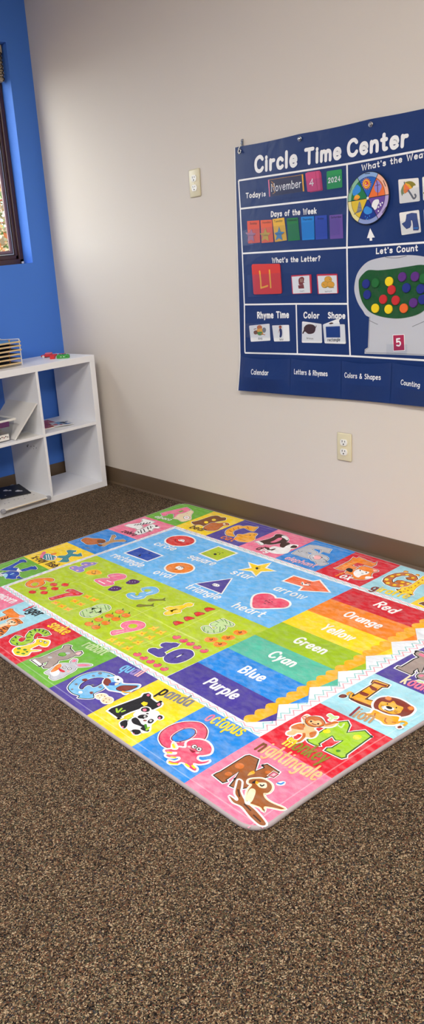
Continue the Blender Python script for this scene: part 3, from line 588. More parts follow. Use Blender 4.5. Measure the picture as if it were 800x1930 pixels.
["S","lgrey",1,"",0,0,[699,1052,701,1055,701,1058,700,1061,698,1063,694,1065,690,1065,687,1064,685,1062,684,1058,685,1055,688,1053,691,1051,695,1051]],
["S","white",0,"",0,0,[644,1169,647,1159,693,1160,698,1170]],
["S","palepink",1,"",0,0,[713,1040,712,1028,720,1022,729,1038]],
["S","lgrey",1,"grey",2,6,[747,1179,744,1164,739,1147,735,1122,740,1107,757,1090,745,1080,740,1065,751,1060,763,1070,774,1079,781,1069,798,1052,816,1045,818,1056,805,1075,795,1089,804,1102,808,1119,810,1138,814,1154,812,1170,809,1184,787,1186,776,1177,756,1181]],
["S","white",1,"",0,0,[758,1168,756,1149,774,1142,791,1157,787,1173]],
["S","pink",1,"",0,0,[781,1078,795,1059,815,1049,808,1064,794,1080]],
["S","pink",1,"",0,0,[750,1080,744,1068,753,1064,761,1074]],
["S","orange",1,"orbrown",2,2,[759,1163,747,1148,738,1129,736,1117,749,1120,756,1131,763,1149]],
["S","red",1,"",0,0,[753,1133,770,1131,789,1130,789,1138,773,1141]],
["S","white",1,"ink",2,0,[768,1114,770,1116,771,1119,771,1121,769,1122,767,1123,764,1122,761,1121,759,1119,758,1117,758,1115,759,1113,762,1113,765,1113]],
["S","ink",1,"",0,0,[766,1116,767,1117,767,1118,767,1119,767,1120,766,1120,764,1120,763,1119,762,1118,761,1117,761,1116,762,1116,763,1116,764,1116]],
["S","white",1,"ink",2,0,[788,1107,790,1109,791,1111,791,1113,789,1115,787,1116,784,1115,781,1114,779,1112,778,1110,778,1108,780,1106,782,1106,785,1106]],
["S","ink",1,"",0,0,[786,1109,787,1110,787,1111,787,1112,787,1112,786,1113,784,1112,783,1112,782,1111,782,1110,782,1109,782,1109,783,1108,785,1109]],
["S","palepink",1,"",0,0,[799,1119,801,1121,801,1123,801,1124,800,1126,797,1127,795,1127,793,1126,791,1124,790,1122,791,1120,792,1119,794,1118,797,1118]],
["T","rabbit",[684,995,787,986],["lgreen"],48,0.158],
["N"],
["S","skyb",1,"ink",3,6,[882,1177,864,1154,851,1121,852,1086,867,1056,889,1041,916,1034,933,1040,945,1061,953,1086,963,1108,963,1140,982,1155,952,1184,944,1176,916,1183]],
["S","purple",1,"ink",3,4,[906,1150,892,1134,887,1105,896,1081,911,1068,925,1076,932,1096,932,1116,918,1116,908,1124,911,1141,916,1149]],
["S","grey",1,"",0,0,[884,1144,886,1146,887,1148,886,1150,885,1151,882,1152,880,1152,877,1151,876,1149,875,1147,876,1145,877,1144,879,1143,882,1143]],
["S","grey",1,"",0,0,[900,1170,901,1171,901,1173,901,1175,900,1176,898,1177,896,1177,894,1176,892,1174,892,1173,892,1171,893,1170,895,1169,898,1169]],
["S","grey",1,"",0,0,[883,1107,885,1109,886,1112,885,1114,883,1116,880,1118,876,1118,873,1116,871,1114,870,1111,871,1109,873,1106,876,1105,880,1105]],
["S","grey",1,"",0,0,[880,1077,882,1078,882,1080,881,1082,880,1084,877,1085,875,1085,873,1084,872,1082,871,1080,872,1078,873,1077,876,1076,878,1076]],
["S","grey",1,"",0,0,[884,1052,886,1054,887,1057,886,1060,884,1062,881,1063,877,1063,875,1062,873,1060,872,1057,873,1054,875,1052,878,1051,881,1051]],
["S","grey",1,"",0,0,[959,1135,961,1138,962,1140,961,1143,959,1145,956,1146,953,1146,950,1145,948,1143,947,1140,948,1137,950,1135,953,1134,956,1134]],
["S","grey",1,"",0,0,[952,1100,954,1102,954,1104,954,1107,952,1108,949,1109,946,1109,944,1108,942,1106,941,1104,942,1102,944,1100,946,1099,949,1099]],
["S","grey",1,"",0,0,[915,1042,916,1044,916,1046,916,1048,914,1050,912,1050,909,1050,907,1050,906,1048,906,1046,906,1044,908,1042,910,1042,912,1042]],
["S","grey",1,"",0,0,[923,1110,925,1111,925,1113,925,1115,924,1116,922,1117,920,1117,918,1116,916,1114,916,1113,916,1111,917,1110,919,1109,922,1109]],
["S","redbrown",1,"",0,0,[885,1108,887,1110,887,1113,886,1117,883,1120,879,1122,875,1122,872,1121,870,1118,870,1115,871,1112,874,1109,878,1107,882,1107]],
["S","redbrown",1,"",0,0,[960,1139,962,1141,962,1143,962,1145,960,1146,958,1147,955,1147,953,1146,951,1144,950,1142,951,1140,952,1138,955,1138,957,1138]],
["S","white",1,"",0,0,[934,1159,936,1161,937,1164,936,1167,934,1169,931,1170,928,1170,924,1168,922,1166,921,1163,922,1161,924,1158,927,1157,930,1158]],
["S","skyb",1,"white",3,5,[935,1082,921,1063,932,1041,933,1031,958,1032,976,1043,993,1035,1021,1011,1033,1025,1030,1043,1035,1067,1032,1074,1018,1074,995,1086,977,1093]],
["S","redbrown",1,"",0,0,[934,1083,917,1063,928,1056,947,1062,959,1080,953,1086]],
["S","redbrown",1,"ink",2,0,[990,1073,989,1052,1009,1032,1024,1020,1026,1040,1020,1061,1005,1074]],
["S","white",1,"",0,0,[936,1043,934,1032,958,1033,971,1046,954,1052]],
["S","ink",1,"",0,0,[954,1036,955,1037,956,1039,955,1041,954,1042,952,1042,950,1042,948,1041,947,1040,946,1038,947,1036,948,1035,950,1035,952,1035]],
["S","dblue",1,"",0,0,[956,1078,951,1060,975,1047,972,1065]],
["S","cream",1,"",0,0,[962,1057,973,1050,973,1066]],
["L","gold",1,7,[1017,1070,1026,1067,1037,1058]],
["S","cream",1,"white",2,3,[1007,1118,1011,1124,1012,1131,1009,1138,1004,1143,996,1147,988,1147,981,1145,976,1139,975,1132,978,1125,984,1119,991,1116,1000,1116]],
["S","cream",1,"white",2,3,[1034,1119,1040,1125,1042,1132,1040,1139,1034,1145,1027,1148,1018,1147,1010,1144,1004,1138,1002,1131,1004,1123,1010,1118,1018,1115,1027,1115]],
["S","redbrown",1,"",0,0,[985,1136,986,1136,986,1137,986,1138,985,1139,985,1139,984,1139,983,1139,982,1138,982,1137,982,1136,983,1136,983,1135,984,1135]],
["S","redbrown",1,"",0,0,[989,1126,990,1127,990,1127,990,1128,989,1129,988,1129,987,1129,986,1129,986,1128,985,1127,986,1126,986,1126,987,1125,988,1125]],
["S","redbrown",1,"",0,0,[1002,1123,1003,1124,1003,1125,1003,1126,1002,1126,1001,1127,1000,1126,999,1126,998,1125,998,1125,998,1124,999,1123,1000,1123,1001,1123]],
["S","redbrown",1,"",0,0,[998,1139,999,1140,999,1141,999,1141,998,1142,998,1142,997,1142,996,1142,995,1141,995,1140,995,1140,996,1139,997,1139,998,1139]],
["S","redbrown",1,"",0,0,[1015,1128,1016,1129,1016,1129,1016,1130,1015,1131,1015,1131,1014,1131,1013,1131,1012,1130,1012,1129,1012,1128,1013,1128,1014,1128,1015,1128]],
["S","redbrown",1,"",0,0,[1027,1124,1028,1125,1028,1126,1028,1127,1027,1127,1026,1128,1025,1127,1024,1127,1024,1126,1023,1126,1024,1125,1024,1124,1025,1124,1026,1124]],
["S","redbrown",1,"",0,0,[1032,1138,1032,1138,1033,1139,1032,1140,1032,1141,1031,1141,1030,1141,1029,1141,1028,1140,1028,1139,1028,1138,1029,1138,1030,1137,1031,1137]],
["S","redbrown",1,"",0,0,[1020,1140,1021,1140,1021,1141,1021,1142,1020,1143,1019,1143,1018,1143,1017,1143,1016,1142,1016,1141,1016,1140,1017,1140,1018,1139,1019,1139]],
["T","quail",[904,1000,980,984],["skyb","skyb","lilac","palepink","palepink"],50,0.158],
["N"],
["S","ink",0,"",0,6,[1070,1162,1067,1151,1066,1147,1080,1047,1071,1032,1077,1019,1091,1020,1105,1032,1133,1034,1139,1024,1151,1028,1157,1039,1156,1057,1156,1072,1146,1089,1126,1090,1120,1119,1119,1150,1125,1153,1123,1162]],
["S","yellow",0,"",0,0,[1106,1070,1104,1058,1117,1053,1125,1062,1124,1073]],
["S","pink",1,"",0,0,[1083,1031,1081,1022,1090,1024,1092,1031]],
["S","pink",1,"",0,0,[1143,1040,1142,1029,1150,1033,1153,1042]],
["L","lime",1,6,[1094,1147,1079,1138]],
["L","lime",1,6,[1097,1146,1088,1126]],
["L","lime",1,6,[1102,1136,1103,1126]],
["S","white",1,"",0,6,[1153,1153,1149,1138,1152,1121,1140,1117,1136,1100,1150,1077,1173,1066,1193,1078,1203,1101,1208,1119,1228,1139,1215,1161,1192,1171,1168,1165]],
["S","ink",1,"",0,4,[1143,1172,1141,1160,1147,1152,1165,1163,1174,1178,1167,1182,1154,1179]],
["S","ink",1,"",0,4,[1194,1169,1207,1155,1220,1159,1222,1171,1213,1177]],
["S","ink",1,"",0,0,[1153,1140,1152,1126,1166,1125,1190,1133,1203,1130,1209,1138,1191,1143,1171,1148]],
["S","ink",1,"",0,0,[1204,1148,1205,1135,1226,1135,1230,1143,1217,1149]],
["S","ink",1,"white",3,3,[1150,1072,1154,1076,1155,1081,1153,1086,1149,1090,1143,1093,1137,1093,1132,1090,1129,1086,1128,1081,1130,1076,1134,1071,1139,1069,1145,1069]],
["S","pink",1,"",0,0,[1145,1079,1147,1081,1148,1084,1147,1087,1145,1089,1142,1089,1139,1089,1137,1088,1135,1086,1134,1083,1135,1080,1137,1078,1139,1077,1142,1078]],
["S","ink",1,"white",3,3,[1206,1070,1209,1074,1210,1077,1209,1081,1207,1083,1204,1084,1199,1083,1195,1081,1192,1077,1191,1074,1191,1070,1194,1068,1197,1067,1202,1068]],
["S","pink",1,"",0,0,[1204,1076,1205,1077,1206,1079,1206,1081,1205,1082,1203,1082,1201,1082,1199,1081,1198,1079,1197,1077,1197,1076,1198,1074,1200,1074,1202,1075]],
["S","ink",1,"",0,0,[1154,1119,1153,1106,1164,1096,1174,1098,1174,1110,1164,1121]],
["S","white",1,"",0,0,[1170,1101,1172,1103,1173,1104,1172,1106,1171,1107,1169,1108,1167,1107,1165,1106,1164,1105,1163,1103,1163,1101,1164,1100,1166,1099,1168,1100]],
["S","ink",1,"",0,0,[1170,1102,1170,1103,1171,1104,1171,1104,1170,1105,1169,1105,1168,1105,1167,1104,1166,1104,1166,1103,1166,1102,1167,1101,1167,1101,1169,1101]],
["S","ink",1,"",0,0,[1191,1112,1188,1098,1200,1097,1206,1110,1200,1117]],
["S","white",1,"",0,0,[1198,1102,1199,1104,1200,1106,1200,1107,1199,1108,1197,1109,1195,1108,1193,1107,1192,1106,1191,1104,1191,1102,1192,1101,1194,1101,1196,1101]],
["S","ink",1,"",0,0,[1197,1103,1198,1104,1198,1105,1198,1106,1198,1106,1197,1106,1196,1106,1195,1106,1194,1105,1194,1104,1194,1103,1194,1103,1195,1103,1196,1103]],
["S","ink",1,"",0,0,[1164,1087,1165,1088,1165,1090,1164,1091,1163,1092,1161,1093,1160,1093,1158,1092,1157,1091,1157,1090,1158,1088,1159,1087,1161,1086,1162,1086]],
["S","redbrown",1,"",0,0,[1187,1112,1188,1113,1188,1115,1187,1117,1185,1119,1183,1120,1181,1120,1180,1120,1179,1118,1179,1116,1179,1114,1181,1113,1183,1112,1185,1111]],
["S","ink",1,"",0,0,[1174,1112,1175,1113,1175,1114,1175,1115,1175,1115,1174,1115,1173,1115,1172,1115,1171,1114,1171,1113,1171,1112,1171,1111,1172,1111,1173,1111]],
["S","pink",1,"",0,0,[1167,1177,1168,1179,1168,1180,1168,1181,1167,1182,1166,1183,1164,1182,1162,1182,1161,1180,1161,1179,1161,1178,1162,1177,1163,1176,1165,1177]],
["S","pink",1,"",0,0,[1212,1175,1213,1176,1213,1177,1213,1178,1212,1179,1211,1179,1210,1179,1209,1178,1208,1177,1207,1176,1208,1175,1208,1174,1210,1174,1211,1174]],
["L","green2",1,7,[1215,1136,1200,1127]],
["L","lime",1,7,[1222,1140,1217,1128]],
["L","lime",1,5,[1146,1147,1145,1135]],
["T","panda",[1100,1003,1210,985],["ink","grey","grey","grey","grey"],50,0.158],
["N"],
["S","rose",1,"dkred",3,6,[1274,1137,1258,1114,1254,1079,1264,1046,1285,1022,1305,1014,1335,1024,1357,1049,1359,1067,1347,1083,1343,1120,1338,1140,1315,1151,1294,1148]],
["S","bluecell",1,"dkred",3,4,[1299,1115,1291,1097,1290,1069,1300,1051,1314,1048,1327,1061,1331,1084,1326,1104,1315,1118]],
["S","rose",1,"white",4,4,[1341,1099,1341,1082,1356,1065,1378,1059,1404,1069,1417,1087,1411,1104,1403,1115,1411,1127,1428,1125,1437,1109,1439,1120,1430,1136,1418,1143,1423,1150,1439,1153,1443,1162,1422,1164,1402,1160,1392,1166,1392,1176,1378,1188,1368,1183,1381,1176,1384,1159,1373,1153,1362,1170,1350,1175,1345,1170,1360,1154,1355,1145,1344,1155,1335,1165,1326,1160,1337,1144,1337,1133,1344,1126,1356,1115]],
["S","cream",1,"white",3,2,[1332,1142,1315,1123,1340,1132,1341,1140]],
["L","yellow",1,6,[1374,1187,1382,1185,1392,1176]],
["L","yellow",1,6,[1361,1169,1370,1163]],
["L","yellow",1,6,[1323,1132,1335,1137]],
["L","yellow",1,6,[1408,1161,1420,1162]],
["L","yellow",1,6,[1424,1153,1434,1155]],
["L","yellow",1,6,[1339,1163,1347,1157]],
["S","white",1,"ink",2,0,[1372,1092,1374,1095,1375,1098,1374,1101,1373,1103,1370,1104,1366,1103,1364,1102,1362,1099,1361,1096,1362,1093,1363,1091,1366,1090,1370,1091]],
["S","white",1,"ink",2,0,[1389,1091,1391,1094,1392,1097,1391,1100,1389,1102,1386,1102,1383,1102,1380,1100,1378,1098,1378,1095,1378,1092,1380,1090,1383,1089,1386,1089]],
["S","ink",1,"",0,0,[1372,1094,1373,1096,1373,1097,1373,1099,1372,1100,1371,1100,1369,1100,1368,1099,1367,1098,1366,1096,1367,1095,1368,1094,1369,1093,1371,1094]],
["S","ink",1,"",0,0,[1386,1094,1387,1095,1388,1097,1387,1098,1386,1099,1385,1100,1384,1099,1382,1098,1381,1097,1381,1096,1381,1094,1382,1093,1383,1093,1385,1093]],
["S","dkred",1,"",0,0,[1367,1113,1376,1110,1385,1108,1385,1117,1376,1117]],
["S","palepink",1,"",0,0,[1362,1104,1363,1105,1363,1107,1363,1109,1361,1110,1359,1111,1358,1111,1356,1111,1355,1109,1355,1107,1356,1106,1357,1104,1359,1103,1361,1103]],
["S","palepink",1,"",0,0,[1397,1105,1398,1106,1398,1108,1397,1110,1395,1112,1393,1113,1391,1113,1390,1112,1389,1111,1389,1109,1390,1107,1391,1105,1393,1104,1395,1104]],
["T","octopus",[1294,995,1413,982],["pink","yellow","yellow","yellow","yellow","yellow","yellow"],52,0.158],
["N"],
["S","mbrown",0,"ink",3,6,[1487,1138,1487,1127,1489,1118,1486,1028,1490,1020,1516,1016,1527,1033,1544,1056,1551,1028,1542,1024,1545,1015,1584,1016,1586,1026,1573,1063,1575,1108,1567,1125,1558,1126,1550,1135,1542,1137,1533,1110,1517,1081,1518,1130,1524,1132,1521,1141]],
["S","orbrown",1,"",0,0,[1511,1059,1514,1064,1515,1069,1513,1074,1509,1077,1505,1079,1500,1079,1495,1076,1493,1072,1492,1067,1494,1062,1497,1058,1502,1056,1507,1057]],
["S","orbrown",1,"",0,0,[1513,1103,1515,1106,1515,1109,1514,1113,1511,1116,1507,1118,1504,1118,1501,1116,1499,1113,1499,1110,1500,1106,1503,1103,1507,1101,1510,1101]],
["S","orbrown",1,"",0,0,[1573,1029,1574,1032,1574,1035,1573,1038,1571,1040,1568,1042,1565,1042,1563,1040,1561,1038,1561,1035,1563,1032,1565,1029,1568,1028,1571,1028]],
["S","mbrown",1,"white",3,4,[1551,1124,1540,1108,1549,1107,1562,1121,1575,1136,1607,1151,1643,1156,1687,1169,1683,1182,1650,1179,1613,1169,1589,1173,1569,1165,1577,1164,1591,1164,1588,1156,1569,1147]],
["L","dkbrown",1,4,[1565,1134,1584,1148]],
["L","dkbrown",1,4,[1611,1159,1635,1164]],
["L","dkbrown",1,4,[1651,1170,1675,1174]],
["S","mbrown",1,"cream",4,4,[1599,1139,1583,1119,1575,1097,1565,1098,1558,1088,1566,1074,1578,1063,1601,1062,1616,1074,1620,1091,1614,1100,1629,1110,1649,1111,1680,1104,1678,1111,1659,1122,1647,1132,1656,1143,1642,1140,1623,1146,1612,1150]],
["S","cream",1,"",0,0,[1599,1139,1587,1123,1583,1108,1595,1106,1610,1127,1617,1144,1609,1147]],
["S","cream",1,"",0,0,[1577,1085,1590,1069,1599,1072,1605,1082,1595,1091,1583,1089]],
["L","ink",1,4,[1588,1083,1594,1084,1594,1077]],
["S","ink",0,"",0,0,[1568,1090,1568,1076,1573,1086,1581,1086,1571,1093]],
["S","gold",0,"",0,0,[1571,1080,1580,1079,1582,1087,1576,1088]],
["S","gold",1,"",0,0,[1543,1080,1538,1067,1540,1056,1549,1062,1546,1073]],
["S","white",1,"",0,0,[1607,1153,1612,1145,1619,1148,1614,1157]],
["S","pink",0,"redbrown",3,3,[1578,1042,1577,1025,1588,1024,1589,1039]],
["S","palepink",0,"",0,0,[1581,1037,1581,1028,1586,1028,1585,1036]],
["S","white",1,"",0,0,[1609,1052,1611,1038,1620,1031,1626,1043,1617,1054]],
["L","bluecell",1,5,[1611,1048,1618,1045,1619,1036]],
["T","nightingale",[1481,992,1662,979],["brown","peach","peach","peach","peach","peach","peach","peach","peach","peach","peach"],54,0.158],
["N"],
["S","lime",0,"dkgreen",4,6,[1546,865,1547,833,1547,776,1547,752,1562,729,1576,739,1593,772,1604,754,1619,732,1643,741,1648,845,1654,854,1650,863,1605,867,1603,857,1610,848,1609,802,1594,814,1575,805,1573,858,1580,862,1572,868,1554,869]],
["S","green2",1,"",0,0,[1631,843,1632,845,1632,848,1631,850,1630,852,1627,853,1625,852,1623,851,1622,849,1622,846,1623,844,1625,842,1627,841,1629,841]],
["S","yellow",1,"",0,0,[1561,795,1563,799,1563,803,1561,807,1558,810,1555,812,1551,811,1547,809,1546,805,1545,801,1547,797,1550,793,1554,792,1558,793]],
["S","yellow",1,"",0,0,[1630,759,1632,764,1632,769,1631,773,1627,777,1623,778,1619,778,1616,775,1614,771,1613,766,1615,761,1619,757,1623,756,1627,756]],
["S","peach",1,"white",3,4,[1473,799,1470,780,1482,780,1495,766,1507,764,1528,776,1540,764,1537,752,1547,752,1551,772,1540,790,1526,797,1524,816,1540,822,1548,841,1545,854,1536,859,1536,868,1538,885,1528,900,1511,898,1510,886,1517,892,1529,886,1529,866,1522,855,1508,861,1507,877,1495,885,1488,876,1490,863,1482,857,1478,841,1485,821,1498,822,1485,812]],
["S","orbrown",1,"dkbrown",2,2,[1484,802,1481,781,1500,766,1524,774,1532,788,1526,803,1511,814,1498,813]],
["S","peach",1,"",0,0,[1494,805,1493,790,1503,787,1510,778,1525,785,1523,800,1510,807]],
["S","ink",1,"",0,0,[1500,794,1501,796,1501,797,1501,799,1500,800,1498,800,1497,800,1496,798,1495,797,1494,795,1495,794,1496,793,1497,792,1498,793]],
["S","ink",1,"",0,0,[1520,790,1521,791,1521,793,1521,794,1520,795,1519,796,1517,795,1516,794,1515,792,1515,791,1515,789,1516,788,1517,788,1519,789]],
["L","redbrown",1,4,[1507,802,1513,801,1517,799]],
["S","orbrown",1,"",0,0,[1479,791,1481,794,1481,798,1481,801,1479,803,1476,803,1473,802,1470,800,1468,797,1468,793,1468,790,1470,788,1473,788,1476,789]],
["S","palepink",1,"",0,0,[1477,793,1478,795,1478,797,1478,798,1477,799,1475,799,1474,799,1472,798,1471,796,1471,794,1471,793,1472,792,1474,792,1475,792]],
["S","orbrown",1,"",0,0,[1477,849,1486,823,1502,823,1509,840,1487,855]],
["S","peach",1,"",0,0,[1519,825,1522,830,1524,835,1524,840,1521,843,1517,843,1512,841,1507,836,1504,831,1502,826,1503,821,1505,818,1509,818,1514,820]],
["S","orbrown",1,"",0,0,[1529,839,1536,821,1548,840,1544,852]],
["L","orbrown",1,8,[1522,852,1531,865,1534,886,1526,898,1513,896,1512,889]],
["S","lgreen",1,"white",2,2,[1509,744,1509,732,1523,734,1532,728,1536,739,1530,745,1532,758,1524,758,1523,747]],
["L","orbrown",1,9,[1547,752,1543,756,1534,781]],
["L","lgreen",1,5,[1554,759,1569,762,1564,744]],
["T","monkey",[1514,925,1632,918],["yellow","olive","olive","olive","olive","olive"],54,0.158],
["N"],
["S","gold",0,"dkbrown",4,8,[1490,526,1485,512,1490,506,1528,503,1531,515,1525,520,1521,525,1527,609,1532,608,1552,599,1558,615,1567,630,1532,634,1504,634,1497,625,1498,599,1495,523]],
["S","redbrown",0,"",0,0,[1495,547,1495,538,1520,541,1523,554,1513,557]],
["S","redbrown",0,"",0,0,[1496,584,1501,581,1521,580,1524,593,1516,597,1500,597]],
["S","redbrown",0,"",0,0,[1488,514,1527,507,1530,516,1490,524]],
["S","redbrown",0,"",0,0,[1502,631,1520,628,1563,622,1567,630,1532,634,1506,636]],
["L","dkbrown",1,5,[1505,631,1496,633,1487,619,1485,607,1493,613,1489,624]],
["L","gold",1,6,[1496,629,1488,617,1487,609]],
["L","gold",1,8,[1483,630,1477,615,1479,607]],
["S","redbrown",1,"ink",3,4,[1472,646,1472,634,1479,630,1484,636,1480,645]],
["S","redbrown",1,"white",4,5,[1554,601,1551,577,1562,558,1583,546,1602,544,1624,548,1645,556,1653,577,1652,598,1640,618,1619,630,1599,633,1579,631,1564,620]],
["S","orange",1,"orbrown",2,0,[1563,566,1564,555,1574,556,1577,566,1571,569]],
["S","orange",1,"orbrown",2,0,[1631,562,1636,552,1645,560,1641,569]],
["S","gold",1,"",0,0,[1572,609,1566,588,1576,582,1585,577,1587,563,1604,573,1622,571,1629,588,1632,602,1621,618,1601,622,1584,622]],
["S","white",1,"",0,0,[1581,608,1587,597,1604,592,1612,597,1609,611,1597,617,1588,615]],
["S","ink",1,"",0,0,[1589,601,1592,594,1603,593,1606,601,1599,605]],
["S","ink",1,"",0,0,[1586,586,1586,587,1587,588,1586,589,1586,590,1585,590,1584,590,1583,589,1582,587,1582,586,1582,585,1583,584,1584,584,1585,585]],
["S","ink",1,"",0,0,[1612,584,1613,585,1613,587,1613,588,1613,589,1612,589,1610,588,1609,587,1609,585,1608,584,1608,583,1609,582,1610,582,1611,583]],
["L","ink",1,3,[1595,614,1607,613,1612,605]],
["L","dkbrown",1,2,[1576,604,1584,603]],
["L","dkbrown",1,2,[1579,610,1586,609]],
["L","dkbrown",1,2,[1616,600,1624,600]],
["L","dkbrown",1,2,[1618,605,1627,606]],
["S","gold",1,"white",4,5,[1574,665,1581,654,1578,636,1600,635,1620,631,1640,618,1649,631,1656,648,1649,663,1635,672,1621,667,1604,667,1594,668,1583,671]],
["L","orbrown",1,4,[1622,647,1628,660,1637,664]],
["L","orbrown",1,4,[1589,647,1595,658]],
["L","orbrown",1,4,[1644,651,1653,644]],
["L","gold",1,7,[1655,646,1657,633,1663,627,1671,629,1672,642]],
["S","redbrown",1,"white",3,4,[1665,659,1668,649,1675,654,1671,663]],
["T","lion",[1549,702,1605,693],["dkred","tan","tan","tan"],50,0.158],
["N"],
["S","taupe",0,"ink",4,8,[1489,408,1488,398,1496,395,1496,364,1495,331,1498,314,1497,308,1484,305,1476,299,1473,284,1482,279,1494,281,1513,286,1531,297,1536,318,1528,325,1538,349,1555,390,1544,381,1530,366,1530,390,1536,398,1538,410]],
["S","pink",1,"",0,0,[1486,296,1488,286,1497,285,1510,293,1505,302]],
["S","taupe",1,"ink",3,6,[1555,408,1552,393,1560,382,1573,378,1584,380,1590,398,1578,410,1567,415]],
["S","pink",1,"",0,0,[1556,401,1559,391,1566,391,1567,401,1562,405]],
["S","lgreen",1,"white",2,3,[1566,437,1571,426,1587,423,1587,431,1578,432]],
["T","koala",[1542,468,1626,464],["cream","pink","pink","pink","pink"],50,0.158],
["N"],
["S","dblue",0,"white",8,0,[97,371,95,285,246,288,246,365]],
["L","navy",1,3,[170,359,174,349,159,335,170,333]],
["S","ink",1,"",0,0,[186,303,187,305,188,307,188,308,186,309,185,309,182,309,180,308,179,306,178,304,179,303,180,302,181,302,184,302]],
["S","ink",1,"",0,0,[175,345,177,348,178,350,177,353,175,354,173,355,169,354,166,353,164,350,163,347,164,345,166,343,168,343,172,344]],
["T","rectangle",[74,437,277,432],["white"],44,0.158],
["T","circle",[109,222,234,217],["white"],44,0.158],
["S","red2",1,"white",8,0,[220,75,230,85,236,97,239,110,239,124,236,136,229,148,219,158,207,166,193,172,178,175,162,174,146,171,132,166,119,157,109,147,102,134,98,121,98,108,101,94,109,82,119,72,131,64,146,58,162,56,178,56,194,60,208,66]],
["L","dkred",1,4,[136,112,154,132,183,133,195,112]],
["S","white",1,"",0,0,[152,113,163,100,177,96,193,114,177,117,168,121]],
["L","ink",1,4,[160,113,161,109]],
["L","ink",1,4,[176,107,178,102]],
["S","orange",1,"white",8,0,[455,290,463,299,469,309,471,320,471,332,468,343,462,353,453,363,443,370,431,375,418,378,404,379,391,377,379,372,368,365,360,356,354,346,351,334,351,323,355,311,361,300,369,291,380,283,393,278,406,275,420,275,433,278,445,283]],
["S","white",1,"",0,0,[397,337,391,322,402,309,426,318,432,334,421,343]],
["L","ink",1,5,[407,347,412,340]],
["L","ink",1,4,[398,312,422,312]],
["S","ink",1,"",0,0,[409,324,410,325,410,326,410,327,409,328,408,328,407,328,405,327,405,326,404,325,404,324,405,323,406,323,408,323]],
["S","ink",1,"",0,0,[418,319,419,320,419,321,419,322,418,323,417,323,416,323,415,322,414,321,413,320,413,319,414,318,415,318,417,318]],
["T","oval",[369,436,463,423],["white"],44,0.158],
["S","limeg",0,"white",8,0,[358,162,357,57,470,61,469,169]],
["S","ink",1,"",0,0,[416,122,419,126,420,129,419,132,417,134,413,135,410,133,406,131,403,128,402,124,403,121,405,119,409,119,413,120]],
["L","ink",1,3,[405,109,408,94]],
["L","ink",1,4,[426,117,422,108]],
["L","ink",1,5,[421,96,427,94]],
["T","square",[347,230,491,220],["white"],44,0.158],
["S","purple",0,"white",8,0,[584,389,650,266,721,386]],
["S","white",1,"",0,0,[639,357,634,339,658,336,669,349,657,357]],
["L","ink",1,4,[642,362,642,351]],
["S","ink",1,"",0,0,[647,346,648,347,649,348,649,349,648,349,647,349,646,349,645,348,644,347,644,346,644,345,644,345,645,345,646,345]],
["S","ink",1,"",0,0,[659,344,659,345,660,346,660,347,659,347,658,348,657,347,656,346,655,345,655,344,655,343,656,343,656,343,658,343]],
["T","triangle",[577,444,747,436],["white"],44,0.158],
["S","yellow",0,"white",8,0,[612,179,635,135,587,102,635,102,653,50,673,102,722,99,684,136,701,180,657,155]],
["S","ink",1,"",0,0,[656,120,659,124,661,129,661,132,659,133,656,133,652,131,648,128,644,124,643,120,643,116,645,115,648,115,652,117]],
["L","ink",1,3,[647,112,651,105]],
["L","ink",1,3,[660,121,661,116]],
["T","star",[607,231,708,223],["white"],44,0.158],
["S","coral",0,"white",8,0,[816,147,813,89,900,83,911,59,1003,116,917,173,906,140]],
["S","white",1,"",0,0,[875,120,874,107,892,120,899,113,911,110,912,120,898,129,889,130]],
["L","ink",1,3,[876,115,890,129]],
["L","ink",1,4,[887,99,902,97]],
["S","ink",1,"",0,0,[895,110,895,112,896,113,896,115,895,115,893,116,892,115,891,114,890,112,889,111,889,109,890,109,892,109,893,109]],
["L","ink",1,3,[908,113,916,117]],
["T","arrow",[838,233,974,228],["white"],44,0.158],
["S","rose",1,"white",8,0,[896,395,856,359,829,321,832,291,857,272,883,276,899,286,915,274,948,275,970,291,976,318,953,346,925,375]],
["L","ink",1,3,[889,329,888,319]],
["L","ink",1,3,[906,330,907,323]],
["L","ink",1,3,[897,342,906,343]],
["L","ink",1,3,[891,310,897,311]],
["L","ink",1,3,[908,315,914,316]],
["L","ink",1,3,[896,326,898,321]],
["T","heart",[832,441,964,434],["white"],44,0.158],
["N"],
["L","lgreen2",0,3,[221,694,749,694]],
["L","lgreen2",0,2.5,[207,816,180,564]],
["L","lgreen2",0,2.5,[411,905,434,698,426,603]],
["L","lgreen2",0,2.5,[634,816,631,703,625,585]],
["L","lgreen2",0,2.5,[837,844,836,705,822,489]],
["L","lgreen2",0,3,[653,699,940,697]],
["L","lgreen2",0,2.5,[780,701,946,701]],
["L","lgreen2",0,2.5,[808,888,828,804]],
["N"],
["S","orange",1,"dkred",2,4,[66,863,42,841,39,814,51,785,81,756,106,752,121,765,114,777,90,780,88,791,111,799,125,824,122,853,94,866]],
["S","limeg",1,"dkred",2,2,[81,844,74,830,86,819,101,826,107,841,95,848]],
["S","red2",1,"dkred",1,0,[163,872,168,876,170,882,168,888,163,892,156,894,148,894,141,892,136,887,134,882,136,876,141,872,148,869,156,869]],
["L","dkgreen",1,3,[151,869,149,859]],
["S","red2",1,"dkred",1,0,[205,842,210,847,212,852,210,858,205,862,198,865,190,865,183,862,178,857,177,852,178,846,183,842,190,840,198,840]],
["L","dkgreen",1,3,[193,839,192,830]],
["S","red2",1,"dkred",1,0,[164,822,169,827,171,833,169,838,164,843,157,845,149,845,142,842,137,838,135,832,136,826,141,822,149,820,157,820]],
["L","dkgreen",1,3,[152,819,150,809]],
["S","red2",1,"dkred",1,0,[204,791,209,795,211,801,209,807,204,811,197,813,189,813,182,810,177,806,175,800,177,794,182,790,189,788,197,788]],
["L","dkgreen",1,3,[192,787,191,778]],
